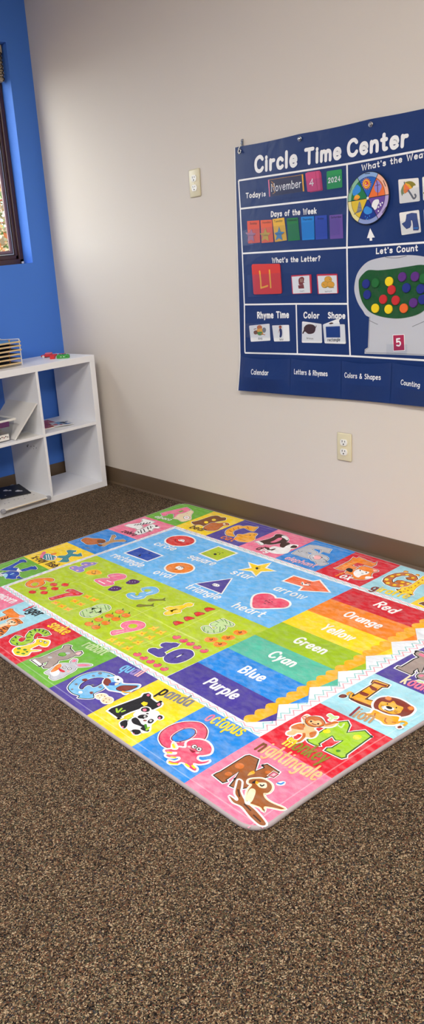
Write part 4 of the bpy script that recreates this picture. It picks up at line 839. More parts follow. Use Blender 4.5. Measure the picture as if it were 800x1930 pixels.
["S","red2",1,"dkred",1,0,[165,772,170,777,172,783,170,788,165,793,158,795,150,795,142,792,137,787,135,781,137,776,142,771,149,769,157,769]],
["L","dkgreen",1,3,[153,769,151,759]],
["S","red2",1,"dkred",1,0,[203,741,208,746,210,752,208,757,203,762,196,764,188,764,181,761,176,756,174,750,176,744,181,740,188,738,196,738]],
["L","dkgreen",1,3,[191,737,189,727]],
["S","red2",0,"dkred",2,4,[254,865,258,854,267,795,274,775,247,785,241,764,256,753,322,750,326,769,294,808,282,869,270,870]],
["S","rose",1,"",0,0,[275,852,277,854,278,857,277,859,275,861,271,862,268,862,265,861,263,859,262,857,263,854,265,852,268,851,272,851]],
["S","rose",1,"",0,0,[282,822,284,824,285,827,284,829,281,831,278,832,275,832,272,831,269,829,269,826,270,824,272,822,275,821,279,821]],
["S","rose",1,"",0,0,[298,780,300,783,301,786,300,789,297,792,293,793,289,793,285,792,283,790,282,786,283,783,286,781,290,779,294,779]],
["S","rose",1,"",0,0,[311,760,313,762,313,765,312,767,309,770,306,771,302,771,299,770,297,768,296,765,298,762,300,760,304,758,307,758]],
["S","rose",1,"",0,0,[258,762,259,764,260,766,259,769,257,771,254,772,251,772,248,770,246,769,246,766,247,764,249,762,252,761,255,761]],
["S","gold",1,"yellow",3,0,[302,883,303,871,297,863,311,864,323,858,322,869,329,879,316,878]],
["S","orange",1,"",0,0,[316,869,318,871,319,872,319,874,317,875,316,875,313,875,311,874,310,873,309,871,309,870,310,869,312,868,314,868]],
["S","gold",1,"yellow",3,0,[347,883,347,872,342,864,355,864,367,858,367,869,373,879,360,878]],
["S","orange",1,"",0,0,[361,870,362,871,363,873,363,874,362,875,360,875,358,875,356,874,354,873,354,871,354,870,355,869,357,869,359,869]],
["S","gold",1,"yellow",3,0,[389,881,390,870,385,862,398,863,410,857,409,868,415,877,403,876]],
["S","orange",1,"",0,0,[404,868,405,869,406,871,406,872,404,873,403,874,401,874,399,873,397,871,396,870,397,868,398,867,399,867,402,867]],
["S","gold",1,"yellow",3,0,[345,822,346,811,341,802,355,803,367,798,366,809,372,819,359,817]],
["S","orange",1,"",0,0,[360,809,361,810,362,812,362,813,361,814,359,815,357,814,355,813,353,812,353,810,353,809,354,808,356,808,358,808]],
["S","gold",1,"yellow",3,0,[388,822,389,811,384,803,397,804,409,798,408,809,413,819,401,817]],
["S","orange",1,"",0,0,[402,809,403,811,404,812,404,814,403,815,401,815,399,815,397,814,395,812,395,811,395,809,396,808,398,808,400,808]],
["S","gold",1,"yellow",3,0,[347,766,348,754,342,746,356,747,368,741,367,752,374,763,361,761]],
["S","orange",1,"",0,0,[361,752,363,754,364,755,364,757,362,758,361,758,358,758,356,757,355,756,354,754,354,752,355,751,357,751,359,751]],
["S","gold",1,"yellow",3,0,[393,764,394,752,388,744,402,745,414,739,413,750,419,761,406,759]],
["S","orange",1,"",0,0,[407,750,408,752,409,754,409,755,408,756,406,756,404,756,402,755,400,754,400,752,400,751,401,750,403,749,405,749]],
["B","1",[44,124,529,642],"lilac","purple",0.28,2,3],
["S","palepink",1,"",0,0,[68,626,70,628,71,631,70,633,68,635,65,636,61,636,58,635,56,633,55,630,56,627,58,625,61,625,65,625]],
["S","palepink",1,"",0,0,[109,629,112,631,112,633,111,636,109,638,106,639,103,639,99,637,97,635,97,633,97,630,100,628,103,627,106,627]],
["S","palepink",1,"",0,0,[82,565,84,568,85,571,83,573,81,576,77,577,74,577,70,575,68,573,68,570,69,567,71,565,75,564,79,564]],
["S","palepink",1,"",0,0,[92,541,94,543,94,545,94,547,92,549,89,550,86,550,83,549,81,547,81,544,82,542,84,541,86,540,89,540]],
["S","gold",1,"yellow",4,0,[152,619,145,595,160,573,190,574,209,585,197,609,176,622]],
["L","ink",1,3,[169,605,190,604,182,593]],
["S","ink",1,"",0,0,[165,596,166,597,167,598,167,599,166,599,165,599,164,599,162,598,161,597,160,596,160,595,161,595,162,595,164,595]],
["S","ink",1,"",0,0,[172,583,173,584,174,585,174,586,173,587,172,587,171,586,169,586,168,585,168,584,168,583,168,582,169,582,171,582]],
["S","pink",1,"rose",2,5,[254,643,243,630,261,601,278,583,254,578,245,562,260,539,289,524,314,532,325,551,318,570,316,598,338,613,331,639,316,649]],
["L","white",1,5,[265,634,307,634]],
["L","palepink",1,5,[265,568,283,539]],
["L","white",1,5,[287,608,313,607]],
["S","dpurple",1,"purple",2,0,[368,571,358,545,359,531,378,524,399,528,403,549,392,565]],
["L","dkbrown",1,3,[390,526,391,512]],
["S","lilac",1,"",0,0,[371,552,373,554,373,555,373,556,373,557,371,557,369,557,367,556,366,554,365,553,365,551,366,551,367,551,369,551]],
["S","lilac",1,"",0,0,[379,545,381,547,382,548,382,549,381,550,379,550,377,550,376,548,374,547,373,546,373,544,374,544,375,543,377,544]],
["S","lilac",1,"",0,0,[387,538,389,539,390,541,390,542,389,543,387,543,385,542,384,541,382,540,381,538,381,537,382,536,384,536,385,537]],
["S","dpurple",1,"purple",2,0,[367,659,357,634,358,620,377,613,397,617,402,637,391,653]],
["L","dkbrown",1,3,[389,615,390,602]],
["S","lilac",1,"",0,0,[370,641,372,642,373,644,373,645,372,645,370,646,368,645,367,644,365,643,364,641,364,640,365,639,367,639,368,640]],
["S","lilac",1,"",0,0,[378,634,380,635,380,636,380,638,380,638,378,638,376,638,375,637,373,636,372,634,372,633,373,632,375,632,376,633]],
["S","lilac",1,"",0,0,[386,627,388,628,388,629,388,631,388,631,386,631,384,631,383,630,381,628,380,627,380,626,381,625,382,625,384,626]],
["S","skyb",1,"bluecell",2,5,[459,634,463,613,480,609,491,620,500,609,487,591,494,573,478,572,458,559,470,530,495,520,522,530,534,548,532,568,524,590,534,616,521,640,491,649]],
["S","limeg",1,"",0,0,[493,618,480,612,482,601,492,601,500,615]],
["S","limeg",1,"",0,0,[476,558,485,548,501,548,501,566,486,571]],
["L","white",1,4,[475,628,507,629,519,609]],
["L","white",1,4,[510,579,515,554]],
["S","olive",1,"dkgreen",2,0,[572,674,567,659,584,649,604,634,602,618,611,630,621,632,609,637,594,657,584,671]],
["S","olive",1,"dkgreen",2,0,[565,614,560,598,577,589,597,573,595,557,604,569,614,572,602,577,587,597,577,612]],
["B","8",[449,528,743,865],"lgreen","dkgreen",0.27,2,3],
["L","green2",1,2.5,[456,842,500,862]],
["L","green2",1,2.5,[454,823,470,830]],
["L","green2",1,2.5,[467,800,509,814]],
["L","green2",1,2.5,[459,779,474,782]],
["L","green2",1,2.5,[475,753,515,773]],
["L","green2",1,2.5,[487,747,515,761]],
["L","green2",1,2.5,[508,847,523,846]],
["S","orange",1,"orbrown",2,0,[551,757,546,746,551,738,561,733,576,737,580,750,574,760,561,762]],
["L","dkgreen",1,4,[561,732,553,723]],
["L","orbrown",1,3,[560,749,567,745]],
["S","orange",1,"orbrown",2,0,[551,804,545,793,550,785,561,780,575,784,579,796,573,806,561,808]],
["L","dkgreen",1,4,[560,779,552,770]],
["L","orbrown",1,3,[559,796,567,792]],
["S","orange",1,"orbrown",2,0,[548,849,543,838,548,831,558,825,572,829,576,841,570,851,558,853]],
["L","dkgreen",1,4,[558,824,549,816]],
["L","orbrown",1,3,[556,841,564,837]],
["S","orange",1,"orbrown",2,0,[551,894,545,883,550,876,560,870,575,874,578,886,573,895,561,897]],
["L","dkgreen",1,4,[560,869,552,861]],
["L","orbrown",1,3,[559,886,566,882]],
["S","orange",1,"orbrown",2,0,[593,759,588,748,593,740,603,735,617,739,621,752,615,761,603,763]],
["L","dkgreen",1,4,[603,734,595,725]],
["L","orbrown",1,3,[601,751,609,747]],
["S","orange",1,"orbrown",2,0,[590,802,585,791,590,784,600,778,614,782,618,795,612,804,600,806]],
["L","dkgreen",1,4,[600,777,591,769]],
["L","orbrown",1,3,[598,794,606,790]],
["S","orange",1,"orbrown",2,0,[589,847,584,836,589,829,599,824,613,827,617,839,611,849,599,851]],
["L","dkgreen",1,4,[599,822,591,814]],
["L","orbrown",1,3,[598,839,605,835]],
["S","orange",1,"orbrown",2,0,[591,891,586,881,591,874,601,868,615,872,619,883,613,893,601,895]],
["L","dkgreen",1,4,[601,867,593,859]],
["L","orbrown",1,3,[600,884,607,879]],
["S","pink",1,"rose",3,5,[678,867,672,855,687,831,695,816,669,815,651,799,650,777,668,753,699,744,722,756,729,779,722,805,708,836,698,870,690,873]],
["S","limeg",1,"rose",2,2,[682,796,676,781,689,769,705,774,709,790,699,800]],
["L","palepink",1,5,[691,855,701,831]],
["S","yellow",1,"gold",2,0,[711,911,713,898,711,889,722,890,728,878,733,895,738,907,725,906]],
["S","orange",1,"",0,0,[727,896,728,897,729,899,728,900,727,901,726,902,724,902,722,901,720,899,720,898,720,896,722,895,723,895,725,895]],
["S","yellow",1,"gold",2,0,[747,860,750,846,748,837,758,838,765,826,769,843,774,855,762,854]],
["S","orange",1,"",0,0,[764,844,765,845,765,847,765,848,764,850,762,850,760,850,758,849,757,848,757,846,757,844,758,843,760,843,762,843]],
["S","yellow",1,"gold",2,0,[748,811,750,797,748,788,759,789,765,777,770,795,775,807,762,806]],
["S","orange",1,"",0,0,[764,795,765,797,766,798,765,800,764,801,763,801,761,801,759,800,757,799,757,797,757,796,759,794,760,794,762,794]],
["S","yellow",1,"gold",2,0,[747,759,750,745,748,736,759,737,765,725,770,743,775,756,762,754]],
["S","orange",1,"",0,0,[764,743,765,745,766,747,766,748,764,749,763,750,761,750,759,749,757,747,757,745,757,744,759,743,760,742,762,742]],
["S","yellow",1,"gold",2,0,[750,911,753,898,751,889,761,890,768,878,772,895,777,906,765,905]],
["S","orange",1,"",0,0,[767,895,768,897,768,898,768,900,767,901,765,901,763,901,761,900,760,899,760,897,760,896,761,895,763,894,765,894]],
["S","yellow",1,"gold",2,0,[791,860,794,847,792,839,802,839,808,827,812,844,817,856,805,855]],
["S","orange",1,"",0,0,[807,845,808,846,809,848,808,849,807,851,805,851,803,851,802,850,800,849,800,847,800,845,802,844,803,844,805,844]],
["S","yellow",1,"gold",2,0,[791,810,794,797,792,788,802,789,809,777,813,794,818,807,805,805]],
["S","orange",1,"",0,0,[807,795,809,796,809,798,809,799,807,801,806,801,804,801,802,800,801,799,800,797,801,795,802,794,804,794,806,794]],
["S","yellow",1,"gold",2,0,[792,762,794,748,792,739,803,740,809,728,813,746,818,758,806,757]],
["S","orange",1,"",0,0,[808,746,809,748,810,749,809,751,808,752,806,752,804,752,803,751,801,750,801,748,801,746,803,745,804,745,806,745]],
["S","yellow",1,"gold",2,0,[797,910,800,897,798,888,808,889,815,877,819,894,823,905,811,904]],
["S","orange",1,"",0,0,[813,894,815,895,815,897,815,899,813,900,812,900,810,900,808,899,807,898,807,896,807,895,808,894,810,893,812,893]],
["B","4",[662,732,519,647],"yellow","gold",0.24,2,3],
["S","red2",1,"dkred",2,0,[775,519,772,509,781,500,797,497,805,497,800,517,799,529,788,526]],
["L","green2",1,4,[771,512,773,504]],
["S","red2",1,"dkred",2,0,[776,569,773,559,782,550,797,546,805,547,801,567,800,578,789,575]],
["L","green2",1,4,[772,562,774,554]],
["S","red2",1,"dkred",2,0,[776,618,773,609,782,600,797,596,805,597,801,616,800,628,789,625]],
["L","green2",1,4,[772,612,775,604]],
["S","red2",1,"dkred",2,0,[776,668,772,658,782,650,797,646,804,646,800,665,799,676,788,674]],
["L","green2",1,4,[771,662,774,654]],
["B","5",[869,949,529,639],"lgreen","dkgreen",0.26,2,3],
["L","green2",1,2.5,[871,558,894,562]],
["L","green2",1,2.5,[873,536,898,543]],
["L","green2",1,2.5,[889,529,919,546]],
["L","green2",1,2.5,[914,531,938,548]],
["L","green2",1,2.5,[899,584,897,571]],
["L","green2",1,2.5,[918,579,946,606]],
["L","green2",1,2.5,[936,579,947,600]],
["L","green2",1,2.5,[882,618,904,641]],
["L","green2",1,2.5,[911,628,923,640]],
["L","green2",1,2.5,[922,612,937,624]],
["L","green2",1,2.5,[938,587,941,579]],
["S","orange",1,"gold",3,0,[950,678,945,662,957,657,962,646,978,647,982,661,977,675,964,683]],
["L","dkbrown",1,4,[962,667,968,667,967,660]],
["S","ink",1,"",0,0,[958,661,959,661,960,662,959,663,959,664,958,664,957,663,956,663,956,662,955,661,955,660,956,660,957,660,958,660]],
["S","ink",1,"",0,0,[963,656,964,657,964,658,964,659,963,659,963,659,962,659,961,658,960,658,960,657,960,656,960,655,961,655,962,656]],
["S","orange",1,"gold",3,0,[994,679,989,663,1002,659,1006,647,1022,648,1026,662,1020,677,1008,684]],
["L","dkbrown",1,4,[1006,668,1012,668,1011,661]],
["S","ink",1,"",0,0,[1003,662,1003,663,1004,664,1004,664,1003,665,1002,665,1001,665,1001,664,1000,663,1000,662,1000,662,1000,661,1001,661,1002,661]],
["S","ink",1,"",0,0,[1007,658,1008,658,1008,659,1008,660,1008,661,1007,661,1006,660,1005,660,1004,659,1004,658,1004,657,1005,657,1005,657,1006,657]],
["S","orange",1,"gold",3,0,[981,630,976,613,988,609,993,597,1009,598,1013,613,1007,628,995,635]],
["L","dkbrown",1,4,[993,619,998,619,998,612]],
["S","ink",1,"",0,0,[989,612,990,613,990,614,990,615,990,615,989,615,988,615,987,614,986,614,986,613,986,612,987,611,988,611,988,612]],
["S","ink",1,"",0,0,[994,608,995,609,995,610,995,611,994,611,993,611,993,611,992,610,991,609,991,608,991,608,991,607,992,607,993,607]],
["S","orange",1,"gold",3,0,[982,577,977,560,990,555,995,543,1011,545,1015,560,1009,575,997,582]],
["L","dkbrown",1,4,[994,565,1000,566,999,558]],
["S","ink",1,"",0,0,[991,559,992,560,992,561,992,561,991,562,991,562,990,562,989,561,988,560,988,559,988,558,988,558,989,558,990,558]],
["S","ink",1,"",0,0,[996,554,996,555,997,556,996,557,996,557,995,558,994,557,993,556,993,556,992,555,992,554,993,553,994,553,995,554]],
["B","10",[865,1014,758,863],"purple","dkpurple",0.3,2,3],
["S","rose",1,"dkred",1,0,[857,908,853,897,863,895,861,887,872,886,880,896,878,906,869,911]],
["L","green2",1,3,[861,889,869,889]],
["S","rose",1,"dkred",1,0,[892,908,888,897,898,895,896,887,907,886,914,896,912,906,904,911]],
["L","green2",1,3,[896,889,904,889]],
["S","rose",1,"dkred",1,0,[925,907,922,896,931,894,929,886,940,885,947,895,945,905,936,910]],
["L","green2",1,3,[930,888,937,888]],
["S","rose",1,"dkred",1,0,[959,905,955,895,965,893,963,885,974,884,980,894,978,904,970,909]],
["L","green2",1,3,[963,887,971,887]],
["S","rose",1,"dkred",1,0,[993,905,990,895,999,893,997,885,1008,884,1014,894,1012,904,1004,908]],
["L","green2",1,3,[997,887,1005,887]],
["S","rose",1,"dkred",1,0,[858,741,854,729,864,728,862,719,874,718,881,729,879,741,870,746]],
["L","green2",1,3,[862,721,870,721]],
["S","rose",1,"dkred",1,0,[894,741,890,729,900,727,898,718,910,718,917,729,915,740,906,745]],
["L","green2",1,3,[898,721,907,721]],
["S","rose",1,"dkred",1,0,[927,740,923,728,933,726,931,718,942,717,950,728,947,739,938,744]],
["L","green2",1,3,[931,720,939,720]],
["S","rose",1,"dkred",1,0,[961,740,957,728,967,727,965,718,976,718,983,728,981,739,972,744]],
["L","green2",1,3,[965,721,973,721]],
["S","rose",1,"dkred",1,0,[996,741,992,730,1002,728,1000,719,1011,719,1018,730,1015,740,1007,745]],
["L","green2",1,3,[1000,722,1008,722]],
["N"],
["T","Red",[1183,102,1266,114],["white"],44,0.18],
["T","Orange",[1158,236,1298,238],["white"],44,0.18],
["T","Yellow",[1166,363,1287,366],["white"],44,0.18],
["T","Green",[1163,492,1281,491],["white"],44,0.18],
["T","Cyan",[1170,615,1266,616],["white"],44,0.18],
["T","Blue",[1174,747,1260,742],["white"],44,0.18],
["T","Purple",[1152,868,1273,867],["white"],44,0.18]]
# printed artwork and cards of the chart, millimetres on the wall
PART = {"chart":{"art":[["T","Circle",[1637.7,1521.6,1851.5,1512.6],["white"],51.7,0.27],["T","Today",[1580.6,1430.0,1661.0,1425.4],["white"],18.2,0.24],["T","is",[1670.9,1425.1,1689.1,1425.0],["white"],16.0,0.24],["T","Time",[1895.3,1511.3,2056.5,1505.6],["white"],48.4,0.27],["T","Center",[2090.2,1506.5,2328.3,1500.2],["white"],48.3,0.27],["T","What's the Weather?",[2150.2,1450.4,2468.8,1455.2],["white"],17.2,0.24],["T","Days of the Week",[1715.8,1343.4,1944.0,1331.0],["white"],18.8,0.24],["T","What's the Letter?",[1714.2,1167.0,1959.7,1158.5],["white"],17.5,0.24],["T","Rhyme Time",[1620.0,945.9,1795.2,946.9],["white"],24.3,0.24],["T","Color",[1875.0,945.2,1951.6,943.5],["white"],21.7,0.24],["T","Shape",[1995.9,943.7,2075.3,941.5],["white"],21.0,0.24],["T","Let's Count",[2212.4,1166.0,2377.3,1164.5],["white"],18.0,0.24],["S","white",0,"",0,0,[2186.2,1254.9,2206.1,1221.7,2194.5,1222.0,2195.5,1211.9,2184.8,1212.1,2183.8,1221.5,2173.0,1222.4]],["T","Calendar",[1590.1,708.8,1694.3,710.0],["white"],20.4,0.15],["T","Letters & Rhymes",[1824.2,719.5,1996.8,719.9],["white"],19.2,0.15],["T","Colors & Shapes",[2077.7,718.7,2241.6,718.9],["white"],18.0,0.15],["T","Counting",[2331.9,708.0,2414.2,703.9],["white"],16.8,0.15],["S","lgrey",1,"",0,0,[2185.0,945.4,2156.4,969.0,2134.3,998.1,2120.9,1030.8,2118.6,1055.9,2125.2,1087.5,2138.3,1111.5,2164.2,1134.3,2193.9,1146.2,2247.8,1152.8,2304.0,1153.6,2358.4,1151.1,2403.9,1142.8,2441.2,1130.1,2474.7,1102.7,2484.2,1044.9,2475.1,1000.1,2439.8,961.5,2410.3,943.5,2292.3,935.8]],["S","lgrey",0,"",0,0,[2184.9,947.1,2180.1,834.7,2166.0,827.0,2165.2,811.4,2294.7,811.6,2433.7,811.4,2440.9,823.6,2429.1,833.5,2421.7,943.4]],["L","grey2",1,2,[2247.8,1153.4,2264.1,1149.0,2304.1,1146.3,2335.4,1150.7]],["L","grey2",1,2,[2185.0,933.5,2213.2,922.0,2245.1,911.3]],["L","grey2",1,2,[2364.9,911.4,2391.8,921.7,2418.2,932.4]],["L","grey2",1,2,[2275.7,900.1,2288.8,907.8,2309.1,910.7,2329.3,907.9,2339.1,899.7,2329.7,892.7,2309.5,890.4,2289.1,892.4,2275.7,900.1]],["L","grey2",0,1.5,[2188.0,947.1,2183.6,834.8,2168.7,824.1,2169.6,815.3,2294.6,815.9,2433.5,815.2]]]},
"felt":{"art":[["S","dgreen",1,"",0,0,[2138.5,1069.3,2142.8,1084.9,2158.0,1099.9,2180.7,1111.9,2223.7,1108.9,2280.9,1110.4,2344.0,1114.8,2393.5,1117.7,2427.3,1108.6,2453.7,1084.7,2462.5,1045.8,2445.8,1000.9,2417.0,971.8,2387.0,953.8,2348.3,944.0,2308.5,939.8,2267.6,942.2,2225.6,949.6,2187.0,965.0,2158.5,994.0,2143.0,1030.1]]]},
"counters":[["blue",2173.3,1064.3],["blue",2178.7,1026.1],["green",2213.7,1066.0],["yellow",2270.4,1068.4],["red",2281.4,1039.3],["red",2246.6,1007.7],["red",2298.3,1003.0],["yellow",2213.4,977.0],["yellow",2269.5,972.9],["orange",2331.7,974.9],["purple",2323.3,1081.4],["purple",2373.4,1080.3],["blue",2340.7,1043.9],["purple",2369.3,992.8],["blue",2396.7,1038.5],["blue",2404.6,1003.2],["green",2406.9,1072.5]],
"wheel":{"art":[["S","orange",0,"",0,0,[2189.1,1403.7,2197.3,1400.0,2189.2,1398.5]],["S","orange",0,"",0,0,[2189.2,1398.6,2195.7,1392.0,2187.2,1394.0]],["S","orange",0,"",0,0,[2187.3,1394.1,2191.3,1385.7,2183.6,1390.9]],["S","orange",0,"",0,0,[2183.7,1391.0,2184.4,1381.9,2178.8,1389.6]],["S","orange",0,"",0,0,[2178.9,1389.6,2176.3,1381.4,2173.6,1390.3]],["S","orange",0,"",0,0,[2173.7,1390.3,2168.2,1384.1,2168.8,1392.9]],["S","orange",0,"",0,0,[2168.9,1392.9,2161.2,1389.7,2165.2,1397.1]],["S","orange",0,"",0,0,[2165.2,1397.0,2156.5,1397.3,2163.2,1402.1]],["S","orange",0,"",0,0,[2163.2,1402.0,2154.9,1405.8,2163.1,1407.3]],["S","orange",0,"",0,0,[2163.1,1407.2,2156.5,1413.8,2165.1,1411.7]],["S","orange",0,"",0,0,[2165.1,1411.7,2161.1,1420.1,2168.8,1414.8]],["S","orange",0,"",0,0,[2168.7,1414.8,2167.9,1423.8,2173.6,1416.1]],["S","orange",0,"",0,0,[2173.5,1416.1,2176.0,1424.3,2178.7,1415.4]],["S","orange",0,"",0,0,[2178.6,1415.4,2184.1,1421.5,2183.5,1412.7]],["S","orange",0,"",0,0,[2183.4,1412.8,2191.0,1415.9,2187.1,1408.6]],["S","orange",0,"",0,0,[2187.1,1408.7,2195.6,1408.4,2189.1,1403.6]],["S","gold",1,"",0,0,[2190.3,1400.9,2188.9,1395.1,2185.1,1390.9,2179.4,1388.9,2173.1,1389.8,2167.4,1393.2,2163.4,1398.6,2162.0,1404.8,2163.4,1410.6,2167.3,1414.9,2172.9,1416.8,2179.2,1415.9,2184.9,1412.5,2188.8,1407.1]],["S","red2",1,"",0,0,[2185.0,1401.7,2184.2,1397.9,2181.7,1395.1,2178.2,1393.8,2174.3,1394.4,2170.7,1396.6,2168.2,1400.0,2167.3,1404.1,2168.2,1407.9,2170.6,1410.7,2174.2,1411.9,2178.1,1411.4,2181.6,1409.1,2184.1,1405.7]],["S","yellow",1,"",0,0,[2177.1,1404.8,2176.7,1403.7,2175.7,1402.8,2174.3,1402.5,2172.8,1402.7,2171.3,1403.4,2170.3,1404.5,2170.0,1405.8,2170.3,1407.0,2171.3,1407.8,2172.7,1408.1,2174.3,1407.9,2175.7,1407.2,2176.7,1406.1]],["L","white",1,2,[2170.0,1400.9,2175.3,1397.4,2181.5,1398.7]],["S","lilac",1,"",0,0,[2207.8,1388.9,2212.0,1400.4,2218.4,1409.7,2227.0,1403.4,2233.5,1395.7,2237.9,1386.6,2233.8,1376.9,2227.5,1368.5,2216.7,1369.9,2210.1,1378.3]],["L","dpurple",1,3,[2216.2,1408.3,2220.7,1390.6,2222.0,1359.6]],["L","dpurple",1,2,[2212.1,1391.8,2229.3,1392.9]],["S","white",1,"",0,0,[2198.8,1334.7,2203.9,1342.8,2212.6,1346.9,2225.6,1345.3,2227.9,1334.7,2221.5,1326.8,2219.5,1318.4,2210.8,1313.1,2204.2,1320.1,2197.5,1326.1]],["S","white",1,"",0,0,[2235.3,1330.4,2235.0,1329.2,2234.2,1328.3,2233.0,1327.9,2231.6,1328.1,2230.4,1328.8,2229.6,1329.8,2229.3,1331.1,2229.5,1332.3,2230.4,1333.1,2231.6,1333.5,2232.9,1333.3,2234.1,1332.7,2235.0,1331.6]],["S","white",1,"",0,0,[2243.8,1332.8,2243.5,1331.6,2242.7,1330.8,2241.5,1330.4,2240.2,1330.5,2239.0,1331.2,2238.1,1332.3,2237.8,1333.5,2238.1,1334.7,2238.9,1335.5,2240.1,1335.9,2241.5,1335.8,2242.7,1335.1,2243.5,1334.0]],["S","white",1,"",0,0,[2229.0,1320.7,2228.7,1319.6,2227.8,1318.7,2226.6,1318.3,2225.3,1318.5,2224.1,1319.1,2223.2,1320.2,2222.9,1321.4,2223.2,1322.6,2224.0,1323.5,2225.2,1323.9,2226.6,1323.7,2227.8,1323.0,2228.6,1322.0]],["S","white",1,"",0,0,[2228.3,1307.6,2228.0,1306.4,2227.2,1305.6,2225.9,1305.2,2224.6,1305.3,2223.4,1306.0,2222.5,1307.1,2222.2,1308.3,2222.5,1309.5,2223.3,1310.4,2224.5,1310.8,2225.9,1310.6,2227.1,1309.9,2228.0,1308.9]],["S","white",1,"",0,0,[2237.5,1324.9,2237.2,1323.8,2236.4,1322.9,2235.2,1322.5,2233.9,1322.7,2232.6,1323.3,2231.8,1324.4,2231.5,1325.6,2231.8,1326.8,2232.6,1327.7,2233.8,1328.1,2235.1,1327.9,2236.3,1327.2,2237.2,1326.2]],["S","bluecell",1,"",0,0,[2163.4,1317.7,2168.7,1325.9,2177.6,1329.5,2186.5,1324.9,2197.6,1317.4,2199.0,1306.7,2188.9,1302.5,2177.8,1302.0,2166.6,1308.5]],["S","bluecell",1,"",0,0,[2173.0,1295.4,2172.8,1294.2,2172.3,1293.2,2171.6,1292.8,2170.8,1292.9,2170.1,1293.5,2169.6,1294.5,2169.4,1295.8,2169.5,1297.0,2170.0,1297.9,2170.7,1298.4,2171.5,1298.3,2172.3,1297.7,2172.8,1296.6]],["S","bluecell",1,"",0,0,[2181.9,1290.9,2181.7,1289.7,2181.3,1288.8,2180.5,1288.3,2179.8,1288.4,2179.0,1289.0,2178.5,1290.0,2178.3,1291.3,2178.5,1292.5,2179.0,1293.4,2179.7,1293.9,2180.5,1293.8,2181.2,1293.2,2181.7,1292.2]],["S","bluecell",1,"",0,0,[2190.8,1295.3,2190.6,1294.1,2190.1,1293.1,2189.4,1292.7,2188.6,1292.7,2187.9,1293.4,2187.4,1294.4,2187.2,1295.6,2187.4,1296.9,2187.9,1297.8,2188.6,1298.3,2189.4,1298.2,2190.1,1297.5,2190.6,1296.5]],["S","bluecell",1,"",0,0,[2177.5,1286.0,2177.3,1284.8,2176.8,1283.9,2176.1,1283.4,2175.3,1283.5,2174.6,1284.1,2174.1,1285.2,2173.9,1286.4,2174.1,1287.6,2174.6,1288.6,2175.3,1289.0,2176.1,1289.0,2176.8,1288.3,2177.3,1287.3]],["S","bluecell",1,"",0,0,[2188.6,1283.1,2188.5,1281.9,2188.0,1281.0,2187.3,1280.5,2186.5,1280.6,2185.8,1281.2,2185.3,1282.2,2185.1,1283.5,2185.3,1284.7,2185.7,1285.6,2186.5,1286.1,2187.2,1286.0,2188.0,1285.4,2188.5,1284.4]],["S","grey",1,"",0,0,[2123.4,1309.7,2132.6,1314.0,2137.1,1324.2,2141.6,1341.5,2146.1,1348.7,2151.6,1340.3,2154.3,1329.4,2156.2,1318.5,2146.3,1312.5,2132.6,1311.2]],["L","grey2",1,3,[2123.4,1308.6,2141.7,1316.6,2155.3,1316.5]],["L","grey2",1,2,[2139.4,1331.1,2153.0,1326.7]],["S","bluecell",1,"",0,0,[2116.5,1387.1,2123.3,1395.0,2134.6,1405.8,2143.7,1401.0,2151.4,1391.3,2149.6,1381.0,2139.3,1375.3,2130.2,1371.2,2118.8,1372.6]],["S","gold",1,"",0,0,[2123.4,1365.0,2130.2,1371.2,2139.3,1371.8,2148.3,1363.6,2141.6,1357.4,2127.9,1357.3]],["S","orange",1,"",0,0,[2119.7,1360.1,2130.2,1361.3,2143.8,1358.2,2132.5,1355.0]],["L","ink",1,2.2,[2168.9,1437.0,2189.1,1435.4]],["L","ink",1,2.2,[2243.6,1404.5,2253.2,1384.5]],["L","ink",1,2.2,[2241.3,1300.3,2256.8,1317.5]],["L","ink",1,2.2,[2168.2,1268.8,2190.6,1268.0]],["L","ink",1,2.2,[2104.0,1320.8,2113.3,1303.2]],["L","ink",1,2.2,[2104.1,1381.6,2113.3,1401.6]]]},
"november":{"art":[["S","pink",0,"",0,0,[1705.9,1481.7,1711.1,1481.8,1714.6,1418.7,1709.5,1418.5]],["S","gold",0,"",0,0,[1878.1,1476.8,1885.1,1476.6,1889.4,1415.5,1882.4,1415.6]],["L","gold",1,1,[1711.0,1481.0,1882.8,1475.3]],["T","November",[1721.8,1436.4,1873.5,1432.8],["white"],27.1,0.13],["L","gold",1,1.5,[1723.4,1472.7,1733.8,1464.7,1727.1,1456.8,1739.5,1450.8,1732.9,1442.9,1741.9,1432.9,1729.0,1427.5]]],"c":[1705.9,1481.7,1882.8,1477.0,1887.1,1415.8,1709.5,1418.5]},
"four":{"art":[["T","4",[1916.4,1431.3,1934.7,1431.3],["white"],21.6,0.2],["L","dkred",1,1.2,[1945.7,1476.0,1953.6,1413.0]]],"c":[1896.8,1478.3,1960.3,1475.5,1968.1,1410.2,1905.6,1410.9]},
"year":{"art":[["T","2024",[2002.3,1429.2,2056.2,1428.9],["white"],16.3,0.2]],"c":[1995.5,1469.9,2063.5,1467.8,2065.5,1406.2,1995.9,1407.3]},
"sunday":{"art":[["T","Sunday",[1597.0,1325.7,1636.5,1322.9],["ink"],7.6,0.16]],"c":[1581.8,1340.3,1651.2,1336.4,1651.5,1250.0,1583.1,1251.2]},
"monday":{"art":[["T","Monday",[1667.6,1321.9,1713.3,1320.5],["ink"],7.4,0.16]],"c":[1657.4,1335.8,1719.8,1331.4,1725.2,1246.1,1659.2,1247.2]},
"tuesday":{"art":[["T","Tuesday",[1731.3,1319.8,1775.6,1319.4],["ink"],7.3,0.16]],"c":[1722.9,1333.2,1784.8,1333.0,1796.3,1246.6,1732.7,1245.5]},
"wednesday":{"art":[["T","Wednesday",[1801.6,1316.8,1851.3,1314.8],["ink"],7.2,0.16]],"c":[1797.7,1328.5,1854.5,1325.6,1863.3,1242.0,1803.4,1242.8]},
